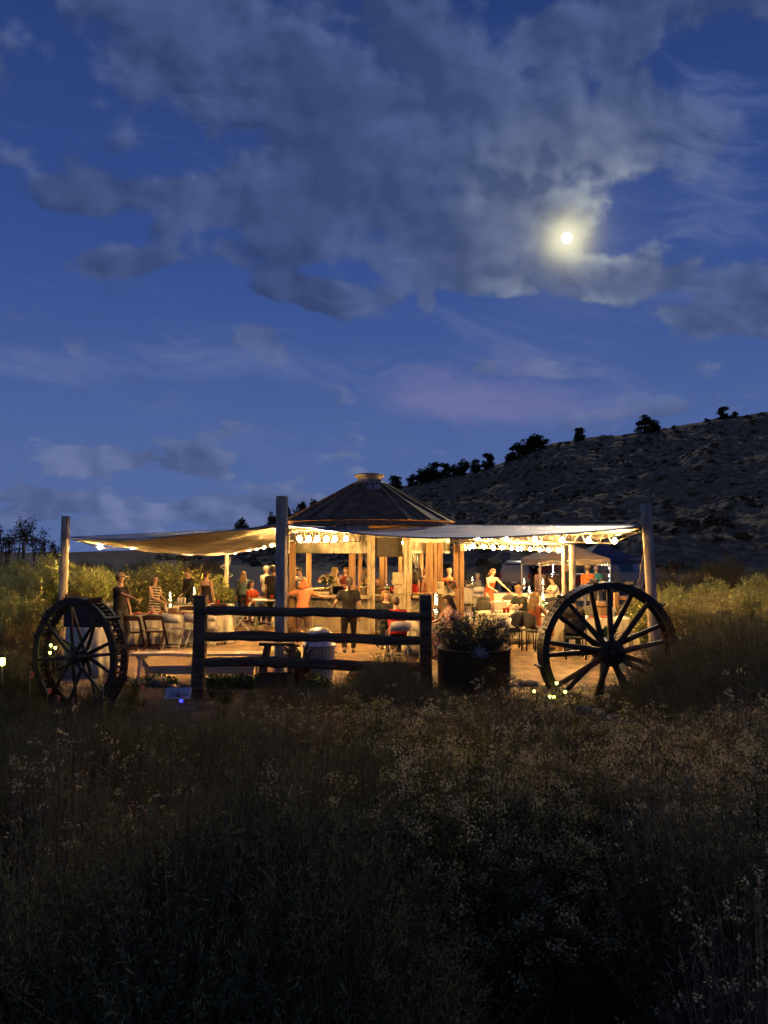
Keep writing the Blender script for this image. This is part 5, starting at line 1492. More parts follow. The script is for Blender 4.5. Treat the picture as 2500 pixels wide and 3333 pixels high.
bottle('clear green-labelled bottle behind the doorway row', 1258, 21.05, 0.34, glassc, M('green_label', (0.10, 0.25, 0.08), 0.5))
bottle('pale clear bottle by the plank gate', 1284, 21.0, 0.25, glassc, wht)
for u in (1090, 1101, 1112): put(glass_me, 'tumbler', 'clear tumbler on the bar by the bouquet', 'glass', u, 20.9, 1.103, 0, 'tumblers on the bar', 1.7)
for q in range(11):
    a = q / 10
    put(MB().ell((0, 0, 0.025), (0.045, 0.045, 0.03), 8, 5).mesh('bread_roll', M('bread', (0.36, 0.20, 0.09), 0.8)), 'bread_roll', 'golden roll in the row on the counter before the red-dress women', 'bread', 1345 + 75 * a, 20.72 + 0.25 * a * a, 1.103, 0, 'rolls on the counter')
t = thing('drink_dispenser', 'clear glass drink dispenser on the bar before the man in white', 'dispenser', (X(975, 21.7), 21.7, 1.103))
MB().lathe([(0.06, 0), (0.07, 0.0), (0.07, 0.1), (0.11, 0.12), (0.115, 0.32), (0.08, 0.36), (0, 0.36)], 18).build('jar', glassc, t)
MB().lathe([(0.085, 0.36), (0.085, 0.39), (0.02, 0.41), (0, 0.43)], 14).build('lid', steel, t)
tb = MB().box((0, 0, 0.04), (0.5, 0.26, 0.08)).build('crate', pale_wood, None, (X(1050, 20.85), 20.8, 1.0)); tb.location = (X(1045, 20.35), 20.35, 1.012); tag(tb, 'shallow wooden crate on the counter ledge left of the bouquet', 'crate')
tb.location = (X(1043, 20.75), 20.75, 1.103)
# big green-leaf foliage plant behind the wheel and a barrel
t = thing('leafy_plant', 'broad-leaved potted plant behind the drilled wheel', 'plant', (X(1968, 15.2), 15.2, 0.02))
MB().lathe([(0, 0), (0.16, 0), (0.20, 0.36), (0.21, 0.36), (0.0, 0.34)], 18).build('pot', M('dark_pot', (0.05, 0.05, 0.045), 0.7), t)
rr = random.Random(8)
for q in range(14):
    a = q * 2.4; L = rr.uniform(0.25, 0.45); el = rr.uniform(0.4, 1.3)
    d = Vector((math.cos(a) * math.cos(el), math.sin(a) * math.cos(el), math.sin(el))); s = d.cross(Vector((0, 0, 1))).normalized()
    mb = MB(); b0 = Vector((0, 0, 0.34)) + d * 0.1; c0 = Vector((0, 0, 0.34)) + d * L; e0 = c0 + d * 0.22 + Vector((0, 0, -0.08))
    mb.add([b0, c0 - s * 0.09 + Vector((0, 0, .02)), e0, c0 + s * 0.09 + Vector((0, 0, .02)), c0], [(0, 4, 1), (1, 4, 2), (2, 4, 3), (3, 4, 0)]); mb.build('leaf', green_m, t)
t = thing('wine_barrel', 'brown half barrel behind the drilled wheel rim near the tent', 'barrel', (X(1955, 23.2), 23.2, 0.02))
MB().lathe([(0, 0), (0.27, 0), (0.32, 0.28), (0.33, 0.42), (0.31, 0.62), (0.28, 0.72), (0, 0.72)], 24).build('staves', warm_wood, t)
for z, r in ((0.12, 0.30), (0.58, 0.32)): MB().lathe([(r - 0.005, z - 0.02), (r + 0.01, z - 0.02), (r + 0.01, z + 0.02), (r - 0.005, z + 0.02)], 24).build('hoop', blk, t)
# little orange split-rail fence at far right
t = thing('garden_fence', 'short two-rail cedar fence at the sagebrush edge near the tent', 'fence', (X(2045, 24), 24, 0.0))
for x in (-0.42, 0.42): MB().box((x, 0, 0.42), (0.14, 0.14, 1.1)).build('post', warm_wood, t, bevel=0.01)
for z in (0.45, 0.78): MB().beam((-0.42, -0.02, z + 0.03), (0.42, -0.02, z - 0.03), 0.06, 0.12).build('rail', warm_wood, t)
# wooden deck boards right of the kiosk
deck = thing('deck_platform', 'low wooden deck platform running out from the kiosk side', 'deck', (X(1530, 24.5), 24.5, 0.02))
for q in range(9): MB().box((0, -2.2 + 0.5 * q, 0.05), (1.5, 0.485, 0.05)).build('deck_board', pale_wood, deck)
# ================================================================== TENTS
def tent(label, u, Y, w, d, eave, peak, rz, top, leg, lights, ll=None):
    t = thing('popup_tent', label, 'tent', (X(u, Y), Y, 0.0), R(rz))
    hw, hd = w / 2, d / 2
    c = [(-hw, -hd), (hw, -hd), (hw, hd), (-hw, hd)]
    for q in range(4):
        a, b = c[q], c[(q + 1) % 4]; n = 8; vs, fs = [], []
        for i in range(n + 1):
            f = i / n
            for j in range(n + 1):
                s = j / n
                px = (a[0] * (1 - s) + b[0] * s) * (1 - f); py = (a[1] * (1 - s) + b[1] * s) * (1 - f)
                z = eave + (peak - eave) * f ** 1.15 - 0.05 * math.sin(PI * s) * (1 - f)
                vs.append((px, py, z))
        for i in range(n):
            for j in range(n): fs.append((i * (n + 1) + j, i * (n + 1) + j + 1, (i + 1) * (n + 1) + j + 1, (i + 1) * (n + 1) + j))
        MB().add(vs, fs, 0, True).build('roof_panel', top, t)
        vs, fs = [], []
        for j in range(13):
            s = j / 12; px = a[0] * (1 - s) + b[0] * s; py = a[1] * (1 - s) + b[1] * s
            z = eave - 0.05 * math.sin(PI * s)
            vs += [(px, py, z), (px * 1.004, py * 1.004, z - 0.22 - 0.015 * (j % 2))]
        MB().add(vs, [(2 * j, 2 * j + 1, 2 * j + 3, 2 * j + 2) for j in range(12)], 0, True).build('valance', top, t)
        MB().box((a[0] * 0.985, a[1] * 0.985, eave / 2), (0.045, 0.045, eave)).build('leg', leg, t)
        MB().beam((a[0] * .985, a[1] * .985, eave - 0.3), (b[0] * .985, b[1] * .985, eave - 0.02), 0.02, 0.03).build('strut', leg, t)
        MB().beam((a[0] * .985, a[1] * .985, eave - 0.02), (b[0] * .985, b[1] * .985, eave - 0.3), 0.02, 0.03).build('strut', leg, t)
    if lights:
        mb = MB(); wb = MB(); rr = random.Random(3)
        for q in range(26):
            s = q / 25; wb.ell((-hw + w * s, -hd * 0.97, eave - 0.20 - 0.05 * abs(math.sin(s * 9))), (0.012,) * 3, 5, 3)
        for lx, ly in ((-0.10 * w, hd * 0.4), (hw * 0.97, -hd * 0.97)):
            for q in range(16): mb.ell((lx + rr.uniform(-.04, .04), ly, eave - 0.2 - q * 0.1), (0.014,) * 3, 5, 3)
        tag(wb.build('valance_lights', glow('warm_fairy', (1.0, 0.62, 0.25), 160.0), t), kind='stuff')
        tag(mb.build('fairy_lights', glow('cold_fairy', (0.55, 0.72, 1.0), 130.0), t), kind='stuff')
    return t
tan = M('tan_polyester', (0.52, 0.385, 0.23), 0.8, var=0.08, transl=0.25)
tent('tan pop-up tent strung with cold white fairy lights', 1835, 32.0, 3.0, 3.0, 2.0, 2.78, 4, tan, wht, True)
tent('dark blue pop-up tent just behind the tan one', 1950, 36.5, 3.0, 3.0, 1.95, 2.7, 10, M('navy_polyester', (0.035, 0.045, 0.10), 0.7), M('grey_leg', (0.30, 0.30, 0.30), 0.4, 0.7), False)
MB_t = rect_table('folding table with papers under the tan tent', 'white cloth on the table under the tan tent', 1890, 31.0, 1.5, 0.7, 0, drop=0.5)
# ================================================================== VEHICLES
def vehicle(name, label, cat, u, Y, rz, paint, kind):
    t = thing(name, label, cat, (X(u, Y), Y, 0.0), R(rz))
    glassd = M('dark_window', (0.012, 0.014, 0.016), 0.12, spec=0.7)
    tyre_m = M('tyre', (0.02, 0.02, 0.02), 0.85); rimm = M('alloy', (0.35, 0.34, 0.33), 0.35, 0.8)
    # stations along y (rear -y to front +y): y, z_low, z_belt, z_roof, w_belt, w_roof
    if kind == 'suv':
        S = [(-2.25, 0.45, 0.95, 1.00, 0.84, 0.80), (-2.20, 0.35, 1.02, 1.35, 0.89, 0.72), (-2.0, 0.30, 1.04, 1.68, 0.92, 0.70), (-1.2, 0.28, 1.02, 1.76, 0.93, 0.71), (0.1, 0.28, 0.99, 1.74, 0.93, 0.71),
             (0.55, 0.28, 0.97, 1.55, 0.93, 0.72), (1.05, 0.28, 0.96, 1.08, 0.92, 0.78), (1.9, 0.30, 0.90, 0.96, 0.90, 0.78), (2.2, 0.38, 0.80, 0.85, 0.84, 0.75)]
        cab = (2, 5)
    else:
        S = [(-2.75, 0.50, 1.02, 1.03, 0.92, 0.90), (-2.72, 0.45, 1.05, 1.06, 0.95, 0.93), (-1.0, 0.42, 1.05, 1.06, 0.96, 0.94), (-0.98, 0.42, 1.05, 1.60, 0.96, 0.80), (-0.8, 0.42, 1.05, 1.86, 0.97, 0.76), (0.4, 0.42, 1.04, 1.88, 0.97, 0.76),
             (0.75, 0.42, 1.03, 1.68, 0.97, 0.77), (1.25, 0.42, 1.04, 1.14, 0.96, 0.82), (2.4, 0.45, 1.02, 1.08, 0.94, 0.84), (2.7, 0.5, 0.85, 0.9, 0.88, 0.8)]
        cab = (4, 6)
    vs, fs = [], []
    for y, zl, zb, zr, wb, wr in S:
        vs += [(-wb * 0.94, y, zl), (-wb, y, (zl + zb) / 2), (-wb * 0.985, y, zb), (-wr, y, zr - 0.05), (-wr * 0.85, y, zr), (wr * 0.85, y, zr), (wr, y, zr - 0.05), (wb * 0.985, y, zb), (wb, y, (zl + zb) / 2), (wb * 0.94, y, zl)]
    n = 10
    for i in range(len(S) - 1):
        for j in range(n): fs.append((i * n + j, (i + 1) * n + j, (i + 1) * n + (j + 1) % n, i * n + (j + 1) % n))
    fs.append(tuple(range(n))); fs.append(tuple(range((len(S) - 1) * n + n - 1, (len(S) - 1) * n - 1, -1)))
    o = MB().add(vs, fs, 0, True).build('body', paint, t, bevel=0.02)
    for sx in (-1, 1):
        for i in range(cab[0], cab[1]):
            (y0, _, b0, r0, wb0, wr0), (y1, _, b1, r1, wb1, wr1) = S[i], S[i + 1]
            q = []
            for (y, b, r, wb, wr) in ((y0 + 0.05, b0, r0, wb0, wr0), (y1 - 0.05, b1, r1, wb1, wr1)):
                for f in (0.12, 0.86):
                    q.append((sx * (wb * 0.985 + (wr - wb * 0.985) * f + 0.008), y, b + (r - 0.05 - b) * f))
            MB().add([q[0], q[2], q[3], q[1]] , [(0, 1, 2, 3)]).build('side_window', glassd, t)
        if kind == 'suv':
            yb, yt, zb_, zt = -2.215, -2.03, 1.08, 1.62
        MB().box((sx * 0.80, S[0][0] + 0.05, 0.92), (0.14, 0.12, 0.28)).build('tail_light', M('tail_lens', (0.30, 0.02, 0.015), 0.25), t, bevel=0.02)
        MB().box((sx * 1.02, cab[1] * 0.0 + (0.75 if kind == 'suv' else 0.85), 1.12), (0.16, 0.10, 0.15)).build('wing_mirror', paint, t, bevel=0.02)
        for y in ((-1.35, 1.4) if kind == 'suv' else (-1.75, 1.75)):
            w = thing('wheel', None, None, (sx * 0.80, y, 0.36)); w.parent = t
            MB().tube([(-0.12, 0, 0), (-0.11, 0, 0), (0.11, 0, 0), (0.12, 0, 0)], [0.30, 0.36, 0.36, 0.30], 24).build('tyre', tyre_m, w)
            MB().tube([(-0.125, 0, 0), (0.125, 0, 0)], 0.20, 18).build('rim', rimm, w)
    if kind == 'suv':
        rot = Matrix.Rotation(math.atan2(0.17, 0.33), 3, 'X') 
        MB().add([(-0.66, -2.19, 1.10), (0.66, -2.19, 1.10), (0.60, -2.04, 1.60), (-0.60, -2.04, 1.60)], [(0, 1, 2, 3)]).build('rear_window', glassd, t).location = (0, -0.03, 0)
    else:
        MB().box((0, -2.765, 0.80), (1.62, 0.03, 0.46)).build('tailgate', paint, t, bevel=0.01)
        MB().box((0, -2.785, 0.94), (0.30, 0.012, 0.06)).build('emblem', wht, t)
        MB().add([(-0.72, -0.99, 1.14), (0.72, -0.99, 1.14), (0.62, -0.86, 1.70), (-0.62, -0.86, 1.70)], [(0, 1, 2, 3)]).build('rear_window', glassd, t).location = (0, -0.02, 0.0)
    MB().box((0, S[0][0] - 0.03, 0.48), (1.66, 0.14, 0.18)).build('bumper', M('bumper', (0.09, 0.09, 0.09), 0.5), t, bevel=0.03)
    MB().box((0, S[0][0] - 0.04 - (0.07 if kind == 'suv' else 0.065), 0.56 if kind == 'suv' else 0.52), (0.32, 0.012, 0.11)).build('plate', wht, t)
    return t
vehicle('parked_suv', 'white sport utility car parked beyond the tan tent', 'car', 1700, 44, -22, M('white_paint', (0.30, 0.29, 0.27), 0.35, var=0.03), 'suv')
vehicle('pickup_truck', 'dark red pickup truck with its tailgate towards the tan tent', 'truck', 1795, 42, 4, M('red_paint', (0.16, 0.015, 0.015), 0.3, var=0.05), 'pick')
vehicle('pickup_truck', 'white pickup truck parked beyond the blue tent', 'truck', 2005, 42, -58, M('white_paint', (0.55, 0.55, 0.55), 0.3), 'pick')
# ================================================================== PEOPLE
PENDING = []
def ik(a, b, l1, l2, hint):
    a, b = Vector(a), Vector(b); d = b - a; L = min(d.length, (l1 + l2) * 0.995)
    d.normalize(); b2 = a + d * L
    x = (l1 * l1 - l2 * l2 + L * L) / (2 * L); hh = math.sqrt(max(l1 * l1 - x * x, 1e-6))
    h = Vector(hint) - d * d.dot(Vector(hint)); h.normalize()
    return a + d * x + h * hh, b2
SK = [M('skin_light', (0.44, 0.26, 0.175), 0.6, var=0.06, spec=0.3), M('skin_tan', (0.37, 0.21, 0.13), 0.6, var=0.06, spec=0.3)]
eye_m = M('eye_dark', (0.03, 0.02, 0.015), 0.3); lip_m = M('lips', (0.34, 0.12, 0.09), 0.5)
HAIR = {'brown': (0.032, 0.018, 0.010), 'dark': (0.022, 0.016, 0.012), 'blond': (0.24, 0.145, 0.055), 'grey': (0.30, 0.27, 0.23), 'red': (0.30, 0.075, 0.02), 'lbrown': (0.085, 0.047, 0.021)}
def remesh_later(mb, name, mats, parent, voxel, smooth=4, post=None):
    PENDING.append((mb, name, mats, parent, voxel, smooth, post))
def cm(c, v=0.12, sc=10):
    return M('fabric_%.3f_%.3f_%.3f' % c, c, 0.85, var=v, scale=sc, bump=0.3, bscale=25, spec=0.15)
stripe_m = None
def stripes():
    m = bpy.data.materials.new('striped_fabric'); m.use_nodes = True; nt = m.node_tree
    bs = nt.nodes['Principled BSDF']; tc = nt.nodes.new('ShaderNodeTexCoord'); sp = nt.nodes.new('ShaderNodeSeparateXYZ')
    nt.links.new(tc.outputs['Object'], sp.inputs[0])
    z = E(nt, sp.outputs[2]) * 14.0 + E(nt, sp.outputs[0]) * 2.0
    f = z._m('FRACT').ss(0.46, 0.54)
    nt.links.new(mix(nt, f, (0.02, 0.018, 0.016), (0.42, 0.34, 0.24)), bs.inputs['Base Color']); bs.inputs['Roughness'].default_value = 0.85
    return m
def floral():
    m = bpy.data.materials.new('floral_fabric'); m.use_nodes = True; nt = m.node_tree
    bs = nt.nodes['Principled BSDF']; tc = nt.nodes.new('ShaderNodeTexCoord')
    n = noise(nt, tc.outputs['Object'], 26, 2, 0.5)
    c = mix(nt, n.ss(0.45, 0.52), (0.07, 0.045, 0.09), (0.32, 0.16, 0.13)); c = mix(nt, noise(nt, tc.outputs['Object'], 33, 2, 0.5).ss(0.6, 0.64), c, (0.40, 0.33, 0.28))
    nt.links.new(c, bs.inputs['Base Color']); bs.inputs['Roughness'].default_value = 0.85
    return m
def person(label, u, Y, rz, H=1.7, z=0.02, sit=False, seat=0.47, lean=0.0, sway=0.0, hL=None, hR=None, nod=0.0, turn=0.0, top=(0.03, 0.03, 0.03), sleeve='short', bottom='trousers', bc=(0.03, 0.03, 0.035),
           hair='brown', style='short', skin=0, hat=None, stride=0.0, girth=1.0, topm=None, hem=0.08, apron=None):
    k = H / 1.7
    root = thing('person', label, 'person', (X(u, Y), Y, z), R(rz))
    sk = SK[skin]
    hz_ = (seat + 0.10) if sit else 0.90 * k
    hip = Vector((0, 0, hz_))
    t = Vector((math.sin(sway), -math.sin(lean), math.cos(lean))).normalized()
    lat = Vector((1, 0, 0))
    sp = lambda f: hip + t * f * k
    t2 = Vector((math.sin(sway) * 0.5, -math.sin(lean * 0.5 + nod), math.cos(lean * 0.5 + nod))).normalized()
    nb = sp(0.53); hc = nb + t * 0.04 * k + t2 * 0.118 * k
    g_ = girth
    TOR = [(-0.06, .145 * g_, .105 * g_), (0.03, .158 * g_, .115 * g_), (0.14, .135 * g_, .100 * g_), (0.24, .142 * g_, .105 * g_), (0.36, .158 * g_, .112 * g_), (0.45, .150, .095), (0.50, .095, .075), (0.53, .058, .058)]
    torso = lambda a, b, e: ([sp(f) for f, _, _ in TOR[a:b]], [((x + e) * k, (y + e) * k) for _, x, y in TOR[a:b]])
    B = MB()
    p, r = torso(0, 8, 0); B.tube(p, r, 14, lat=lat)
    B.tube([nb - t * 0.03, nb + t * 0.05 * k, hc - t2 * 0.04 * k], [0.062 * k, 0.056 * k, 0.058 * k], 10)
    # head: skull, jaw, nose, ears
    hrot = Matrix.Rotation(turn, 3, 'Z') @ Matrix.Rotation(lean * 0.5 + nod, 3, 'X')
    hp = lambda x, y, zz: hc + hrot @ Vector((x * k, y * k, zz * k))
    B.ell(hc, (0.079 * k, 0.094 * k, 0.096 * k), 12, 8, hrot)
    B.ell(hp(0, -0.022, -0.055), (0.055 * k, 0.066 * k, 0.062 * k), 10, 6, hrot)
    B.tube([hp(0, -0.075, 0.012), hp(0, -0.102, -0.028), hp(0, -0.085, -0.036)], [0.008 * k, 0.015 * k, 0.010 * k], 6)
    for sx in (-1, 1): B.ell(hp(sx * 0.076, 0.005, -0.012), (0.010 * k, 0.018 * k, 0.026 * k), 6, 4, hrot)
    shs, arms, legs = {}, {}, {}
    for sx, h in ((-1, hL), (1, hR)):
        sh = sp(0.455) + Vector((sx * 0.172 * k * (0.94 + 0.06 * g_), 0, 0))
        shs[sx] = sh
        if h is None: h = (sx * 0.05, 0.08, -0.52) if not sit else (-sx * 0.02, 0.40, -0.26)
        tgt = sh + Vector((h[0] * k, -h[1] * k, h[2] * k))
        el, wr = ik(sh, tgt, 0.275 * k, 0.245 * k, (sx * 0.5, 0.8, -0.5))
        arms[sx] = (sh, el, wr)
        d = (wr - el).normalized()
        B.tube([sh - Vector((sx * 0.04 * k, 0, 0)), sh, sh.lerp(el, 0.5), el, el.lerp(wr, 0.3), wr], [0.05 * k, 0.052 * k, 0.044 * k, 0.037 * k, 0.038 * k, 0.025 * k], 8)
        B.tube([wr, wr + d * 0.04 * k, wr + d * 0.085 * k], [(0.026 * k, 0.018 * k), (0.038 * k, 0.016 * k), (0.036 * k, 0.013 * k)], 8, lat=lat)
    for sx in (-1, 1):
        hj = hip + Vector((sx * 0.088 * k, 0, -0.03 * k))
        if sit:
            kn = hip + Vector((sx * 0.12 * k, -0.43 * k, -0.03)); an = Vector((sx * 0.12 * k, -0.43 * k + 0.03, 0.085))
        else:
            an = Vector((sx * 0.10 * k, sx * stride * 0.5, 0.085 * k + (0.05 if sx * stride > 0.1 else 0)))
            kn, an = ik(hj, an, 0.43 * k, 0.40 * k, (sx * 0.1, -1, 0))
        legs[sx] = (hj, kn, an)
        B.tube([hj, hj.lerp(kn, 0.3), hj.lerp(kn, 0.7), kn, kn.lerp(an, 0.3), kn.lerp(an, 0.7), an], [0.085 * k * g_, 0.080 * k * g_, 0.062 * k, 0.053 * k, 0.054 * k, 0.040 * k, 0.036 * k], 10)
        B.tube([an + Vector((0, 0.03, -0.04)), an + Vector((0, -0.05, -0.055)), an + Vector((sx * 0.01, -0.15, -0.065))], [(0.035, 0.035), (0.040, 0.032), (0.036, 0.020)], 8, lat=lat)
    def face(me, hc=hc, hrot=hrot, k=k):
        inv = hrot.transposed()
        for pl in me.polygons:
            q = inv @ (Vector(pl.center) - hc) / k
            if q.y < -0.06:
                if abs(abs(q.x) - 0.031) < 0.013 and abs(q.z - 0.006) < 0.009: pl.material_index = 1
                elif abs(q.x) < 0.024 and abs(q.z + 0.062) < 0.008: pl.material_index = 2
    remesh_later(B, 'body', [sk, eye_m, lip_m], root, 0.0145, 3, face)
    # fingers: five separate tapered chains rooted in the palm
    Fg = MB()
    for sx in (-1, 1):
        sh, el, wr = arms[sx]; d = (wr - el).normalized()
        down = Vector((0, -0.5, -1)).normalized()
        for q in range(4):
            o = wr + d * 0.075 * k + Vector(((q - 1.5) * 0.017 * k, 0, 0)); L = (0.062, 0.074, 0.070, 0.055)[q] * k
            Fg.tube([o, o + d * L * 0.5 + down * 0.006, o + d * L * 0.9 + down * 0.03], [0.0095 * k, 0.0085 * k, 0.006 * k], 6)
        o = wr + d * 0.03 * k + Vector((-sx * 0.025 * k, 0, 0)); Fg.tube([o, o + d * 0.03 * k + Vector((-sx * 0.022 * k, -0.01, 0)), o + d * 0.06 * k + Vector((-sx * 0.026 * k, -0.015, 0))], [0.012 * k, 0.010 * k, 0.007 * k], 6)
    PENDING[-1] = PENDING[-1] + (Fg,)
    # clothes
    tm = topm or cm(top)
    dress = bottom == 'dress'
    S = MB()
    if sleeve == 'strapless': p, r = torso(0 if dress else 0, 5, 0.016)
    else: p, r = torso(0, 6, 0.017)
    S.tube(p, r, 16, lat=lat)
    if sleeve != 'strapless':
        S.tube([sp(0.44), sp(0.475), sp(0.505)], [(.150 * k, .108 * k), (.13 * k, .098 * k), (.075 * k, .078 * k)], 14, lat=lat)
    for sx in (-1, 1):
        sh, el, wr = arms[sx]
        if sleeve == 'short': S.tube([sh - Vector((sx * 0.06 * k, 0, 0.01)), sh, sh.lerp(el, 0.72)], [0.068 * k, 0.069 * k, 0.064 * k], 10)
        elif sleeve == 'long': S.tube([sh - Vector((sx * 0.06 * k, 0, 0.01)), sh, sh.lerp(el, 0.5), el, el.lerp(wr, 0.92)], [0.068 * k, 0.069 * k, 0.060 * k, 0.053 * k, 0.043 * k], 10)
        elif sleeve == 'none': S.tube([sp(0.40) + Vector((sx * 0.09 * k, 0, 0)), sh + Vector((-sx * 0.05 * k, 0, 0.03 * k))], [0.07 * k, 0.045 * k], 10)
    if dress:
        if sit:
            for sx in (-1, 1):
                hj, kn, an = legs[sx]; S.tube([hj, hj.lerp(kn, 0.6), kn + Vector((0, -0.02, 0)), kn.lerp(an, hem if hem > 0.2 else 0.5)], [0.11 * k, 0.10 * k, 0.085 * k, 0.09 * k], 10)
            S.tube([hip + Vector((0, 0.02, -0.02)), hip + Vector((0, -0.25 * k, -0.02)), hip + Vector((0, -0.42 * k, -0.03))], [(0.17 * k, 0.11 * k), (0.19 * k, 0.075 * k), (0.17 * k, 0.07 * k)], 12, lat=lat)
        else:
            zz = [hz_ + 0.02, hz_ - 0.15 * k, hz_ - 0.45 * k, hem]
            zz = [q for q in zz if q >= hem]; 
            S.tube([(0, 0, q) for q in zz], [((0.165 + 0.10 * (hz_ - q)) * k, (0.125 + 0.11 * (hz_ - q)) * k) for q in zz], 18, lat=lat)
        remesh_later(S, 'dress', [tm], root, 0.02, 4)
    else:
        remesh_later(S, 'shirt', [tm], root, 0.02, 4)
        T = MB()
        p, r = torso(0, 3, 0.010); T.tube(p, r, 14, lat=lat)
        for sx in (-1, 1):
            hj, kn, an = legs[sx]
            T.tube([hj + Vector((0, 0, 0.03)), hj.lerp(kn, 0.4), kn, kn.lerp(an, 0.5), kn.lerp(an, 0.95)], [0.100 * k * g_, 0.090 * k * g_, 0.068 * k, 0.062 * k, 0.056 * k], 10)
        remesh_later(T, 'trousers', [cm(bc)], root, 0.02, 4)
    for sx in (-1, 1):
        hj, kn, an = legs[sx]
        MB().tube([an + Vector((0, 0.06, -0.055)), an + Vector((0, 0.0, -0.045)), an + Vector((0, -0.08, -0.058)), an + Vector((sx * 0.01, -0.17, -0.068))], [(0.034, 0.028), (0.045, 0.038), (0.047, 0.030), (0.034, 0.018)], 10, lat=lat).build('shoe', M('shoe_dark', (0.04, 0.03, 0.025), 0.6), root)
    # hair
    if style != 'bald':
        hm_ = M('hair_' + hair, HAIR[hair], 0.55, var=0.35, scale=9, stretch=(6, 6, 0.8), bump=0.6, bscale=20, spec=0.35)
        Hh = MB(); rr = random.Random(int(u * 7))
        Hh.ell(hp(0, 0.018, 0.020), (0.091 * k, 0.095 * k, 0.095 * k), 12, 8, hrot)
        Hh.ell(hp(0, 0.035, -0.02), (0.086 * k, 0.075 * k, 0.075 * k), 12, 8, hrot)
        Hh.ell(hp(0, -0.045, 0.075), (0.066 * k, 0.05 * k, 0.032 * k), 10, 6, hrot)
        if style in ('long', 'bob'):
            L = 0.36 if style == 'long' else 0.16
            back = lambda s, zz, yy: hc + (hrot @ Vector((s * k, 0.05 * k, 0))) + Vector((0, yy * k, 0)) - t * zz * k
            for q in range(7):
                s = -0.072 + 0.024 * q
                Hh.tube([hp(s * 0.9, 0.05, 0.03), back(s * 1.05, 0.10, 0.03), back(s * 1.35, 0.6 * L + 0.02, 0.05), back(s * 1.3 + rr.uniform(-.02, .02), L + rr.uniform(-.03, .04), 0.055)], [0.040 * k, 0.040 * k, 0.036 * k, 0.012 * k], 7)
            for sx in (-1, 1):
                Hh.tube([hp(sx * 0.068, -0.015, 0.05), hp(sx * 0.084, -0.01, -0.03), hp(sx * 0.088, 0.0, -0.10), hp(sx * 0.09, 0.01, -0.12 - 0.4 * (L - 0.14))], [0.024 * k, 0.026 * k, 0.026 * k, 0.010 * k], 7)
        elif style == 'bun': Hh.ell(hp(0, 0.085, 0.06), (0.05 * k,) * 3, 8, 6)
        elif style == 'pony':
            e = hp(0, 0.10, 0.03); Hh.tube([hp(0, 0.07, 0.03), e, e + Vector((0, 0.03 * k, 0)) - t * 0.16 * k, e + Vector((0.01, 0.0, 0)) - t * 0.36 * k], [0.03 * k, 0.032 * k, 0.036 * k, 0.010 * k], 8)
        remesh_later(Hh, 'hair', [hm_], root, 0.014, 2)
    if hat:
        hb = MB(); 
        prof = [(0.15, 0.045), (0.152, 0.052), (0.095, 0.06), (0.09, 0.11), (0.07, 0.135), (0.0, 0.14)] if hat == 'brim' else [(0.088, 0.02), (0.090, 0.06), (0.075, 0.11), (0.0, 0.128)]
        hb.lathe([(r * k, zz * k) for r, zz in prof], 20)
        if hat == 'cap': hb.box((0, -0.12 * k, 0.035 * k), (0.14 * k, 0.11 * k, 0.012))
        hb.v = [tuple(hc + hrot @ Vector(q)) for q in hb.v]
        hb.build('hat', M('straw_hat', (0.33, 0.25, 0.15), 0.8) if hat == 'brim' else M('tan_cap', (0.30, 0.22, 0.13), 0.8), root)
    return root
RUST = (0.30, 0.065, 0.025); BLACK = (0.022, 0.020, 0.019); REDC = (0.45, 0.025, 0.02)
person('man in a black T-shirt and tan cap reaching over the long table', 394, 16.9, 72, 1.80, hL=(0.02, 0.50, -0.20), hR=(0.06, 0.10, -0.52), top=BLACK, hair='lbrown', hat='cap', skin=1)
person('woman in a black and beige striped dress standing by the long table', 506, 19.5, 68, 1.68, hL=(0.10, 0.28, -0.36), hR=(-0.08, 0.28, -0.36), topm=stripes(), sleeve='none', bottom='dress', hair='dark', style='long')
person('man in a dark long-sleeved shirt looking down at the lamp table', 622, 22.5, -45, 1.80, nod=0.45, lean=0.12, top=(0.030, 0.028, 0.022), sleeve='long', hair='lbrown', hR=(0.0, 0.3, -0.4))
person('woman in a black halter top with bare back and pinned-up hair', 673, 22.4, 158, 1.70, top=BLACK, sleeve='strapless', bottom='trousers', bc=(0.03, 0.03, 0.04), hair='brown', style='bun', turn=-0.5)
person('woman in a teal top with long fair hair, back turned', 793, 25.0, 190, 1.62, top=(0.060, 0.085, 0.085), sleeve='long', hair='lbrown', style='long', bc=(0.03, 0.03, 0.05), girth=1.15)
person('woman in a rust-red top seated on a brown chair', 819, 23.4, 62, 1.68, sit=True, top=(0.36, 0.05, 0.02), hair='brown', style='bob', hR=(0.0, 0.38, -0.22), hL=(0, 0.36, -0.2), girth=1.15)
person('grey-haired person in a white shirt standing behind the man in black', 868, 25.2, 150, 1.80, top=(0.55, 0.49, 0.40), sleeve='short', hair='grey', skin=0, bc=(0.2, 0.16, 0.1))
person('man in a black T-shirt with back turned beside the square timber pole', 890, 22.9, 176, 1.86, top=BLACK, hair='dark', hL=(-0.10, 0.15, -0.42), girth=1.12, skin=1)
person('man in a white shirt bending over drinks inside the kiosk', 984, 22.8, -42, 1.76, z=0.09, nod=0.4, lean=0.15, top=(0.56, 0.52, 0.42), hair='dark', hL=(0.05, 0.38, -0.25), hR=(-0.05, 0.38, -0.25))
person('red-haired person in a rust top leaning with both arms stretched wide', 985, 17.8, 174, 1.68, lean=0.42, nod=0.3, hL=(-0.42, 0.20, -0.12), hR=(0.46, 0.16, -0.10), top=(0.34, 0.13, 0.06), sleeve='short', hair='red', style='bob', bc=(0.16, 0.10, 0.07))
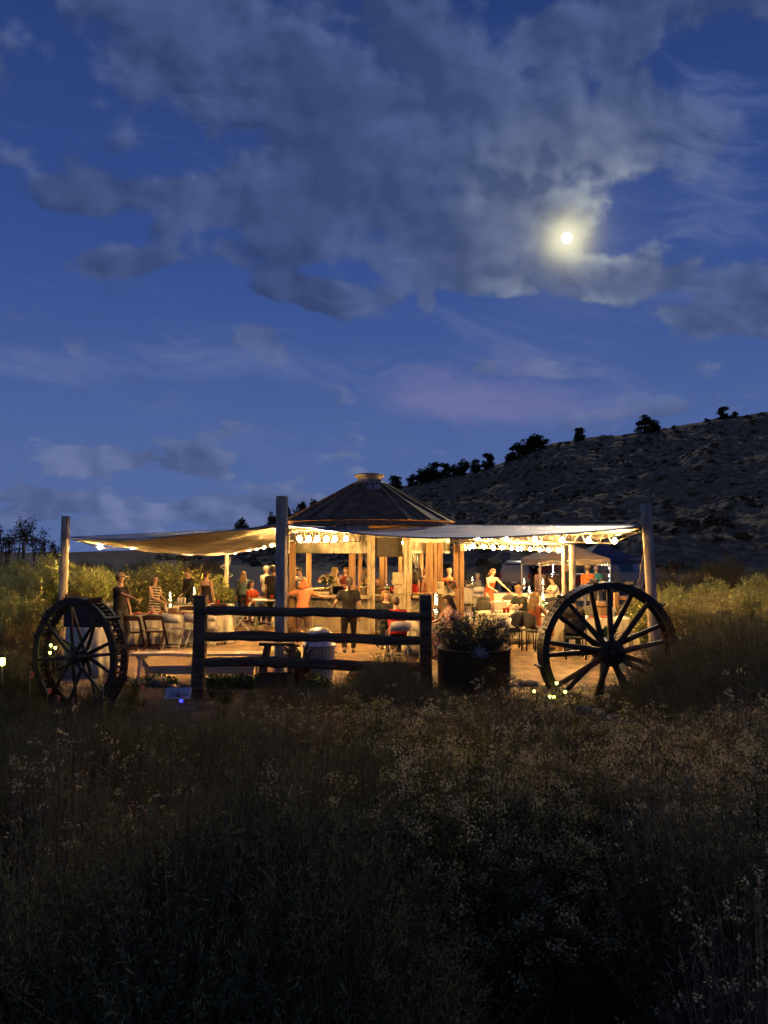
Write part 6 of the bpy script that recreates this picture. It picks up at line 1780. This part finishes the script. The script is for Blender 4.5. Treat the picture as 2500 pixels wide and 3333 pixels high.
person('blonde woman in a pale beige dress standing at the bar', 1091, 22.5, 105, 1.74, z=0.09, top=(0.50, 0.42, 0.28), sleeve='none', bottom='dress', hem=0.35, hair='blond', style='long', hL=(0, 0.34, -0.24), hR=(0.0, 0.34, -0.2))
person('woman in a dark red top facing out from inside the bar', 1127, 23.8, -15, 1.72, z=0.09, top=(0.16, 0.02, 0.015), sleeve='none', hair='lbrown', style='long', hL=(0.02, 0.25, 0.02))
person('woman in a cropped beige top with long hair inside the kiosk', 1192, 22.3, 118, 1.72, z=0.09, top=(0.50, 0.36, 0.22), sleeve='short', hair='lbrown', style='long', hL=(0, 0.3, -0.3), bc=(0.05, 0.07, 0.08))
person('woman in a black T-shirt and leggings walking away, hand at her hip', 1137, 16.6, 184, 1.72, stride=0.32, top=BLACK, bc=(0.016, 0.016, 0.016), hair='brown', style='pony', hR=(0.20, 0.10, -0.42), hL=(-0.06, 0.02, -0.50))
person('blonde woman in a dark top facing out across the round table', 1256, 17.7, 6, 1.70, sit=True, top=(0.03, 0.028, 0.028), hair='blond', style='bob', hL=(0, 0.38, -0.25), hR=(0, 0.38, -0.25), lean=0.1)
person('person in a bright red shirt seated on the white folding chair, back turned', 1295, 15.75, 192, 1.66, sit=True, lean=0.30, nod=0.15, top=(0.42, 0.03, 0.03), hair='lbrown', style='short', girth=1.3, hL=(0.04, 0.40, -0.15), hR=(0, 0.42, -0.15))
person('woman with long brown hair in a purple floral top at the lamp table', 1478, 15.9, -70, 1.72, sit=True, lean=0.18, topm=floral(), sleeve='short', hair='brown', style='long', nod=0.25, bottom='dress', girth=1.15)
person('woman in a strapless bright red dress with long brown hair at the counter', 1344, 21.8, 205, 1.70, z=0.09, top=REDC, sleeve='strapless', bottom='dress', hem=0.5, hair='brown', style='long', hR=(0.05, 0.3, -0.3))
person('dark-haired woman in a maroon dress behind the red-dress woman', 1362, 23.0, 170, 1.74, z=0.09, top=(0.15, 0.015, 0.015), sleeve='none', bottom='dress', hem=0.4, hair='dark', style='long')
person('woman in a low-backed rust dress with a dark ponytail', 1397, 22.7, 182, 1.68, z=0.09, top=(0.33, 0.05, 0.02), sleeve='strapless', bottom='dress', hem=0.4, hair='dark', style='pony')
person('woman in a pale top facing out behind the ponytail woman', 1388, 24.1, -8, 1.72, z=0.09, top=(0.5, 0.36, 0.28), sleeve='none', hair='lbrown', style='long')
person('man in an orange shirt behind the pink mums', 1462, 24.6, 175, 1.72, z=0.02, top=(0.42, 0.14, 0.04), hair='brown', style='bald', skin=1, hat='cap')
person('woman in a long strapless rust dress leaning to the dining table', 1592, 25.2, 28, 1.74, lean=0.30, nod=0.2, top=(0.38, 0.065, 0.025), sleeve='strapless', bottom='dress', hem=0.1, hair='lbrown', style='bob', hR=(0.30, 0.36, -0.42), hL=(0.05, 0.30, -0.36))
person('man in a grey jacket seated at the far round table', 1562, 31.0, -125, 1.74, sit=True, lean=0.2, top=(0.22, 0.20, 0.17), sleeve='long', hair='grey', bc=(0.10, 0.12, 0.14))
person('blond bearded man in a dark green shirt seated by the lamps', 1702, 19.9, -62, 1.80, sit=True, lean=0.2, nod=0.3, top=(0.035, 0.038, 0.028), sleeve='short', hair='blond', style='short', girth=1.1)
person('girl with long blonde hair in a coral dress on an oval-backed chair', 1738, 17.15, 128, 1.66, sit=True, top=(0.38, 0.11, 0.05), sleeve='none', bottom='dress', hair='blond', style='long', lean=0.05)
person('man in a white polo shirt leaning over his table', 1815, 26.8, -78, 1.78, sit=True, lean=0.35, top=(0.56, 0.50, 0.38), hair='brown', hL=(0.05, 0.40, -0.12), hR=(0, 0.38, -0.15), skin=1)
person('woman in a pale pink dress standing under the tan tent', 1756, 31.0, 5, 1.60, top=(0.42, 0.27, 0.22), sleeve='short', bottom='dress', hem=0.4, hair='grey', style='short')
person('person in navy clothes beside the back poles under the tent', 1842, 31.0, -25, 1.76, top=(0.03, 0.04, 0.07), sleeve='long', hair='dark', bc=(0.03, 0.04, 0.06))
person('man in an orange shirt and straw hat with back turned by the tent', 1912, 27.6, 160, 1.76, top=(0.60, 0.13, 0.035), sleeve='short', hair='lbrown', hat='brim', hL=(0.10, 0.3, -0.2), bc=(0.12, 0.13, 0.18), girth=1.1)
person('person in a turquoise shirt behind the man in orange', 1940, 29.5, 140, 1.72, top=(0.05, 0.22, 0.25), hair='grey', bc=(0.1, 0.1, 0.12))
person('blond child seated at the green lamp table with back turned', 1848, 19.8, 185, 1.28, sit=True, seat=0.5, top=(0.40, 0.20, 0.12), hair='blond', style='short')
blackp = person('person in a black shirt with white lettering seated behind the drilled wheel', 1866, 15.85, 172, 1.76, sit=True, lean=0.42, nod=0.3, top=(0.018, 0.017, 0.016), hair='dark', style='short', girth=1.2)
person('small child with fair hair behind the bottles in the doorway', 1229, 22.4, 4, 1.40, z=0.09, top=(0.12, 0.10, 0.09), hair='blond', style='short')
# chest lettering on the black shirt: short white strokes, unreadable at this size but for two characters
tx = bpy.data.curves.new('lettering', 'FONT'); tx.body = 'BS'; tx.size = 0.17; tx.extrude = 0.002; tx.align_x = 'CENTER'
tx.materials.append(wht)
tob = bpy.data.objects.new('lettering_curve', tx); col.objects.link(tob)
tme = bpy.data.meshes.new_from_object(tob.evaluated_get(bpy.context.evaluated_depsgraph_get())); bpy.data.objects.remove(tob); bpy.data.curves.remove(tx)
to = obj('lettering', tme)
to.parent = blackp; to.location = (-0.02, 0.005, 0.82); to.rotation_euler = (R(90 - 24), 0, R(180))
# turn the rough limb tubes into continuous skins
dg = None
tmp = []
for item in PENDING:
    mb, name, mats, parent, voxel, smooth, post = item[:7]
    o = bpy.data.objects.new('tmp', mb.mesh('tmp', mats)); col.objects.link(o)
    m = o.modifiers.new('r', 'REMESH'); m.mode = 'VOXEL'; m.voxel_size = voxel; m.use_smooth_shade = True
    m = o.modifiers.new('s', 'SMOOTH'); m.factor = 0.5; m.iterations = smooth
    if name in ('dress', 'shirt', 'hair'):
        tex = bpy.data.textures.get('folds') or bpy.data.textures.new('folds', 'CLOUDS'); tex.noise_scale = 0.09
        m = o.modifiers.new('d', 'DISPLACE'); m.texture = tex; m.strength = 0.014 if name != 'hair' else 0.014; m.mid_level = 0.45
    tmp.append(o)
dg = bpy.context.evaluated_depsgraph_get()
for o, item in zip(tmp, PENDING):
    mb, name, mats, parent, voxel, smooth, post = item[:7]
    me = bpy.data.meshes.new_from_object(o.evaluated_get(dg))
    me.name = name
    if post: post(me)
    if len(item) > 7:
        import bmesh
        b = bmesh.new(); b.from_mesh(me); b.from_mesh(item[7].mesh('f', mats)); b.to_mesh(me); b.free()
    no = obj(name, me, parent)
for o in tmp:
    d = o.data; bpy.data.objects.remove(o); bpy.data.meshes.remove(d)
# ================================================================== VEGETATION
random.seed(11)
def scatter(protos, name, label, cat, pts, group, s0, s1, H=0.85):
    for q, (x, y) in enumerate(pts):
        s = random.uniform(s0, s1)
        cap = float(np.interp(y, (2.0, 4.0, 5.0, 6.0, 7.0, 8.0, 9.0), (0.80, 0.74, 0.66, 0.57, 0.48, 0.37, 0.28)))
        if x < -0.15 * y: cap *= 0.82
        plant(protos[q % len(protos)], name, label, cat, x, y, s * (0.8 if y > 6.5 else 1), group, min(s * 1.3, cap / H * (random.uniform(0.5, 1.0) if y > 6 else random.uniform(0.45, 1.5))))
# tall lit shrubs, left
for q, (u, Y, s) in enumerate(((40, 21, .78), (115, 20.5, .95), (165, 19.8, 1.06), (255, 21.0, .98), (300, 20.2, .90), (365, 22.0, .80), (430, 23.0, .86), (320, 24.5, .95), (60, 24, .9), (150, 23.5, 1.05), (-30, 19, .85), (520, 23.6, 1.02), (-60, 22, 1.0), (20, 17.5, .65), (110, 17.2, .62), (570, 24.5, .98), (610, 24.8, .90), (480, 26, .95), (690, 26.5, .72), (720, 27, .5))):
    plant(SALT[q % 3], 'saltbush', 'tall pale-leaved saltbush lit by the party, behind the long tables', 'shrub', X(u, Y), Y, s, 'tall saltbush behind the long tables')
# sagebrush, right
for q in range(46):
    Y = random.uniform(15.5, 24); u = random.uniform(2090, 2620) + (Y < 17) * 40
    big = q % 4 == 3
    plant(SALT[q % 3] if big else BANK[q % 3], 'sagebrush', 'pale sagebrush in the bank beside the leaning pole', 'shrub', X(u, Y), Y, random.uniform(0.55, 0.75) if big else random.uniform(0.95, 1.35), 'sagebrush by the leaning pole')
for q in range(60):
    Y = random.uniform(30, 60); u = random.choice((random.uniform(-200, 700), random.uniform(1480, 2700)))
    plant(SAGE[q % 3], 'sagebrush', 'dim low sagebrush scattered on the flat beyond the patio', 'shrub', X(u, Y), Y, random.uniform(1.2, 2.2), 'sagebrush beyond the patio')
# dark brush right of the drilled wheel
for q, (u, Y, s) in enumerate(((2230, 8.2, 1.25), (2350, 7.8, 1.35), (2460, 8.0, 1.4), (2140, 8.9, 1.0), (2080, 8.5, .85), (2300, 9.2, 1.3), (2420, 9.4, 1.4), (2540, 8.6, 1.4), (2180, 7.4, 1.05), (2320, 6.8, 1.1), (2460, 6.6, 1.15), (2230, 10.4, 1.2), (2370, 11, 1.25), (2500, 11, 1.4), (2040, 8.3, .6))):
    plant(SAGE[q % 3], 'sagebrush', 'dark bushy sagebrush crowding the drilled wheel', 'shrub', X(u, Y), Y, s, 'dark sagebrush by the drilled wheel')
# brush at the fence foot and between
for q, (u, Y, s) in enumerate(((1190, 9.9, .62), (1260, 9.8, .8), (1320, 9.9, .72), (1140, 9.6, .55), (1370, 9.7, .6), (980, 10.0, .5), (1050, 9.8, .45), (900, 10.2, .45), (1430, 9.4, .32), (1500, 9.2, .3), (1280, 10.6, .85), (1225, 10.4, .6))):
    plant(SAGE[q % 3], 'sagebrush', 'grey-green brush growing at the foot of the split-rail fence', 'shrub', X(u, Y), Y, s, 'brush at the fence foot')
for q, (u, Y, s) in enumerate(((1760, 8.9, .55), (1830, 8.8, .6), (1700, 8.7, .45), (1900, 8.7, .55), (1960, 8.5, .5), (1780, 8.5, .5), (1860, 9.6, .5))):
    plant((RAB + GOLD)[q % 8], 'rabbitbrush', 'small rabbitbrush around the glowing garden lights', 'shrub', X(u, Y), Y, s, 'rabbitbrush around the garden lights')
MUM = shrub_mesh('potted_mum', 410, 0.30, 0.30, 120, 14, 0.022, [stem_m, green_m, M('rust_blossom', (0.30, 0.10, 0.05), 0.8)], flower=0.8, fsize=0.014, upright=0.7)
plant(MUM, 'mum_plant', 'low mum with rusty blossoms behind the fence rails', 'plant', X(1180, 12.6), 12.6, 1.0)
# green clumps behind the bench stones
GRN = [shrub_mesh('broadleaf_clump', 420 + q, 0.26, 0.24, 60, 9, 0.045, [stem_m, green_m], upright=0.7, start=0.2, lw=0.8) for q in range(2)]
for q, u in enumerate((490, 525, 560, 690, 720, 745, 770, 795, 815, 840, 1020, 1050)):
    Y = random.uniform(11.6, 12.2); plant(GRN[q % 2], 'leafy_clump', 'low green leafy clump along the patio edge by the bench', 'plant', X(u, Y), Y, random.uniform(.5, .8), 'leafy clumps along the patio edge')
# grasses and weeds left around the cleated wheel
for q in range(48):
    u = random.uniform(-60, 470) if q % 6 else random.uniform(690, 1000); Y = random.uniform(8.2, 11.2)
    plant(TUFT[q % 2], 'grass_tuft', 'tuft of green grass around the cleated wheel', 'grass', X(u, Y), Y, random.uniform(.35, .75), 'grass tufts around the cleated wheel')
for q, (u, Y, s) in enumerate(((40, 10.6, .9), (90, 10.2, .8), (-10, 10, .9), (130, 11.2, .8), (20, 9.2, .6), (80, 12.5, 1.0), (-40, 13, 1.2), (150, 13.5, .9), (30, 14.5, 1.2), (110, 15, 1.1))):
    plant((SAGE + GOLD)[q % 7], 'weed_bush', 'leafy weed bush between the lantern and the cleated wheel', 'shrub', X(u, Y), Y, s, 'weeds by the lantern')
for q, (u, Y, s) in enumerate(((1440, 9.3, .50), (1490, 9.1, .42), (1560, 9.0, .36), (1620, 9.1, .40), (1400, 9.0, .55), (140, 9.0, .34), (230, 8.8, .36), (320, 8.9, .34), (400, 9.2, .30), (60, 9.0, .42), (2010, 8.6, .55), (1890, 8.8, .42))):
    plant(SAGE[q % 3], 'sagebrush', 'low brush hiding the feet of wheels and planter', 'shrub', X(u, Y), Y, s * 1.2, 'brush at the feet of wheels and planter', s)
# distinct taller shrubs standing out of the thicket
for q, (u, Y, s) in enumerate(((1010, 8.9, .52), (1110, 8.6, .62), (1230, 9.0, .72), (1330, 8.7, .66), (1420, 8.3, .5), (1560, 8.0, .48), (1660, 7.8, .46), (950, 7.8, .50), (820, 8.4, .42), (700, 7.4, .46), (560, 6.8, .5), (400, 6.2, .62), (240, 6.4, .6), (90, 6.0, .7), (640, 5.4, .66), (300, 5.0, .75), (60, 4.6, .8), (880, 5.0, .68), (520, 4.3, .8), (160, 3.8, .82), (760, 3.6, .78), (400, 3.2, .8))):
    plant(SAGE[q % 3], 'sagebrush', 'rounded olive sagebrush standing out of the foreground thicket', 'shrub', X(u, Y), Y, s * 1.05, 'rounded sagebrush in the thicket')
for q, (u, Y, s) in enumerate(((1480, 7.2, .72), (1250, 7.0, .7), (1760, 7.0, .7), (1900, 7.4, .62), (2060, 6.6, .75), (2250, 6.2, .8), (2400, 5.6, .9), (1650, 5.6, .85), (1350, 5.4, .85), (1850, 5.0, .95), (2120, 4.6, .95), (1550, 4.2, .95), (1120, 6.0, .75), (1280, 4.4, .9), (1950, 3.9, 1.0), (2350, 4.0, 1.0), (1720, 3.4, 1.0), (1430, 3.2, .95))):
    plant((RAB + GOLD)[q % 8], 'rabbitbrush', 'tall rabbitbrush clump with seed heads above the thicket', 'shrub', X(u, Y), Y, s * 1.15, 'tall rabbitbrush clumps', s)
# the dark foreground thicket
def field(n, u0, u1, y0, y1, seed):
    r = random.Random(seed); out = []
    while len(out) < n:
        y = y0 + (y1 - y0) * r.random() ** 1.25
        u = r.uniform(u0, u1); x = X(u, y)
        if float(fbm(np.array([x * 0.75]), np.array([y * 0.75]), 200 + seed, 3)[0]) > 0.47 + r.uniform(-0.05, 0.05): out.append((x, y))
    return out
scatter(RAB, 'rabbitbrush', 'pale-tufted rabbitbrush in the dark foreground thicket', 'shrub', field(90, 850, 2650, 3.0, 8.6, 1), 'pale rabbitbrush in the foreground', .85, 1.2)
scatter(GOLD, 'goldenweed', 'yellowish goldenweed spires in the dark foreground thicket', 'shrub', field(80, 1150, 2650, 2.6, 6.5, 2), 'goldenweed in the foreground', .8, 1.15)
scatter(DRY, 'dry_stalks', 'clump of thin dry stalks in the foreground below the fence', 'stalks', field(95, 900, 1950, 5.6, 8.8, 3), 'dry stalks below the fence', .8, 1.05)
scatter(DRY, 'dry_stalks', 'sparse dry stalks in the shadowy near thicket', 'stalks', field(40, -150, 2650, 2.2, 6.5, 4), 'dry stalks in the near thicket', .6, .9)
scatter(SAGE, 'sagebrush', 'soft dark sagebrush in the shadowy foreground thicket', 'shrub', field(105, -350, 1250, 2.2, 7.2, 5), 'sagebrush in the foreground', .6, .95)
scatter(SAGE, 'sagebrush', 'sagebrush filling gaps among the foreground rabbitbrush', 'shrub', field(60, 1100, 2700, 2.6, 7.5, 6), 'sagebrush among the rabbitbrush', .55, .8)
# ground-hugging grass nobody could count
def turf():
    r = np.random.default_rng(77); n = 24000
    y = 1.8 + 10.6 * r.uniform(0, 1, n) ** 0.8
    u = r.uniform(-300, 2800, n); x = (u - U0) / F * y
    z = ground_z(x, y)
    hgt = r.uniform(0.05, 0.20, n) * (0.55 + fbm(x * 1.3, y * 1.3, 50, 3)) * (1 - 0.6 * sstep(8.5, 10.0, y))
    a = r.uniform(0, 2 * PI, n); w = r.uniform(0.002, 0.005, n); ln = r.normal(size=(n, 2)) * 0.05
    c, s = np.cos(a) * w, np.sin(a) * w
    V = np.stack([np.stack([x - c, y - s, z - 0.01], 1), np.stack([x + c, y + s, z - 0.01], 1), np.stack([x + ln[:, 0] + c * .3, y + ln[:, 1] + s * .3, z + hgt], 1), np.stack([x + ln[:, 0] - c * .3, y + ln[:, 1] - s * .3, z + hgt], 1)], 1).reshape(-1, 3)
    return rawmesh('grass', V, np.arange(4 * n).reshape(-1, 4), M('dry_grass', (0.14, 0.125, 0.065), 0.85, var=0.5, scale=1.5, transl=0.2))
tag(obj('meadow_grass', turf()), 'short dry grass covering the foreground slope', 'grass', kind='stuff')
# ---- the moon
mp_ = Vector((0, 0, EYE)) + MOON * 4000
mo = MB().ell((0, 0, 0), (26, 26, 26), 24, 14).build('moon', glow('moon_glow', (1.0, 0.95, 0.78), 3.0), None, mp_)
tag(mo, 'bright full moon glowing among broken clouds', 'moon')
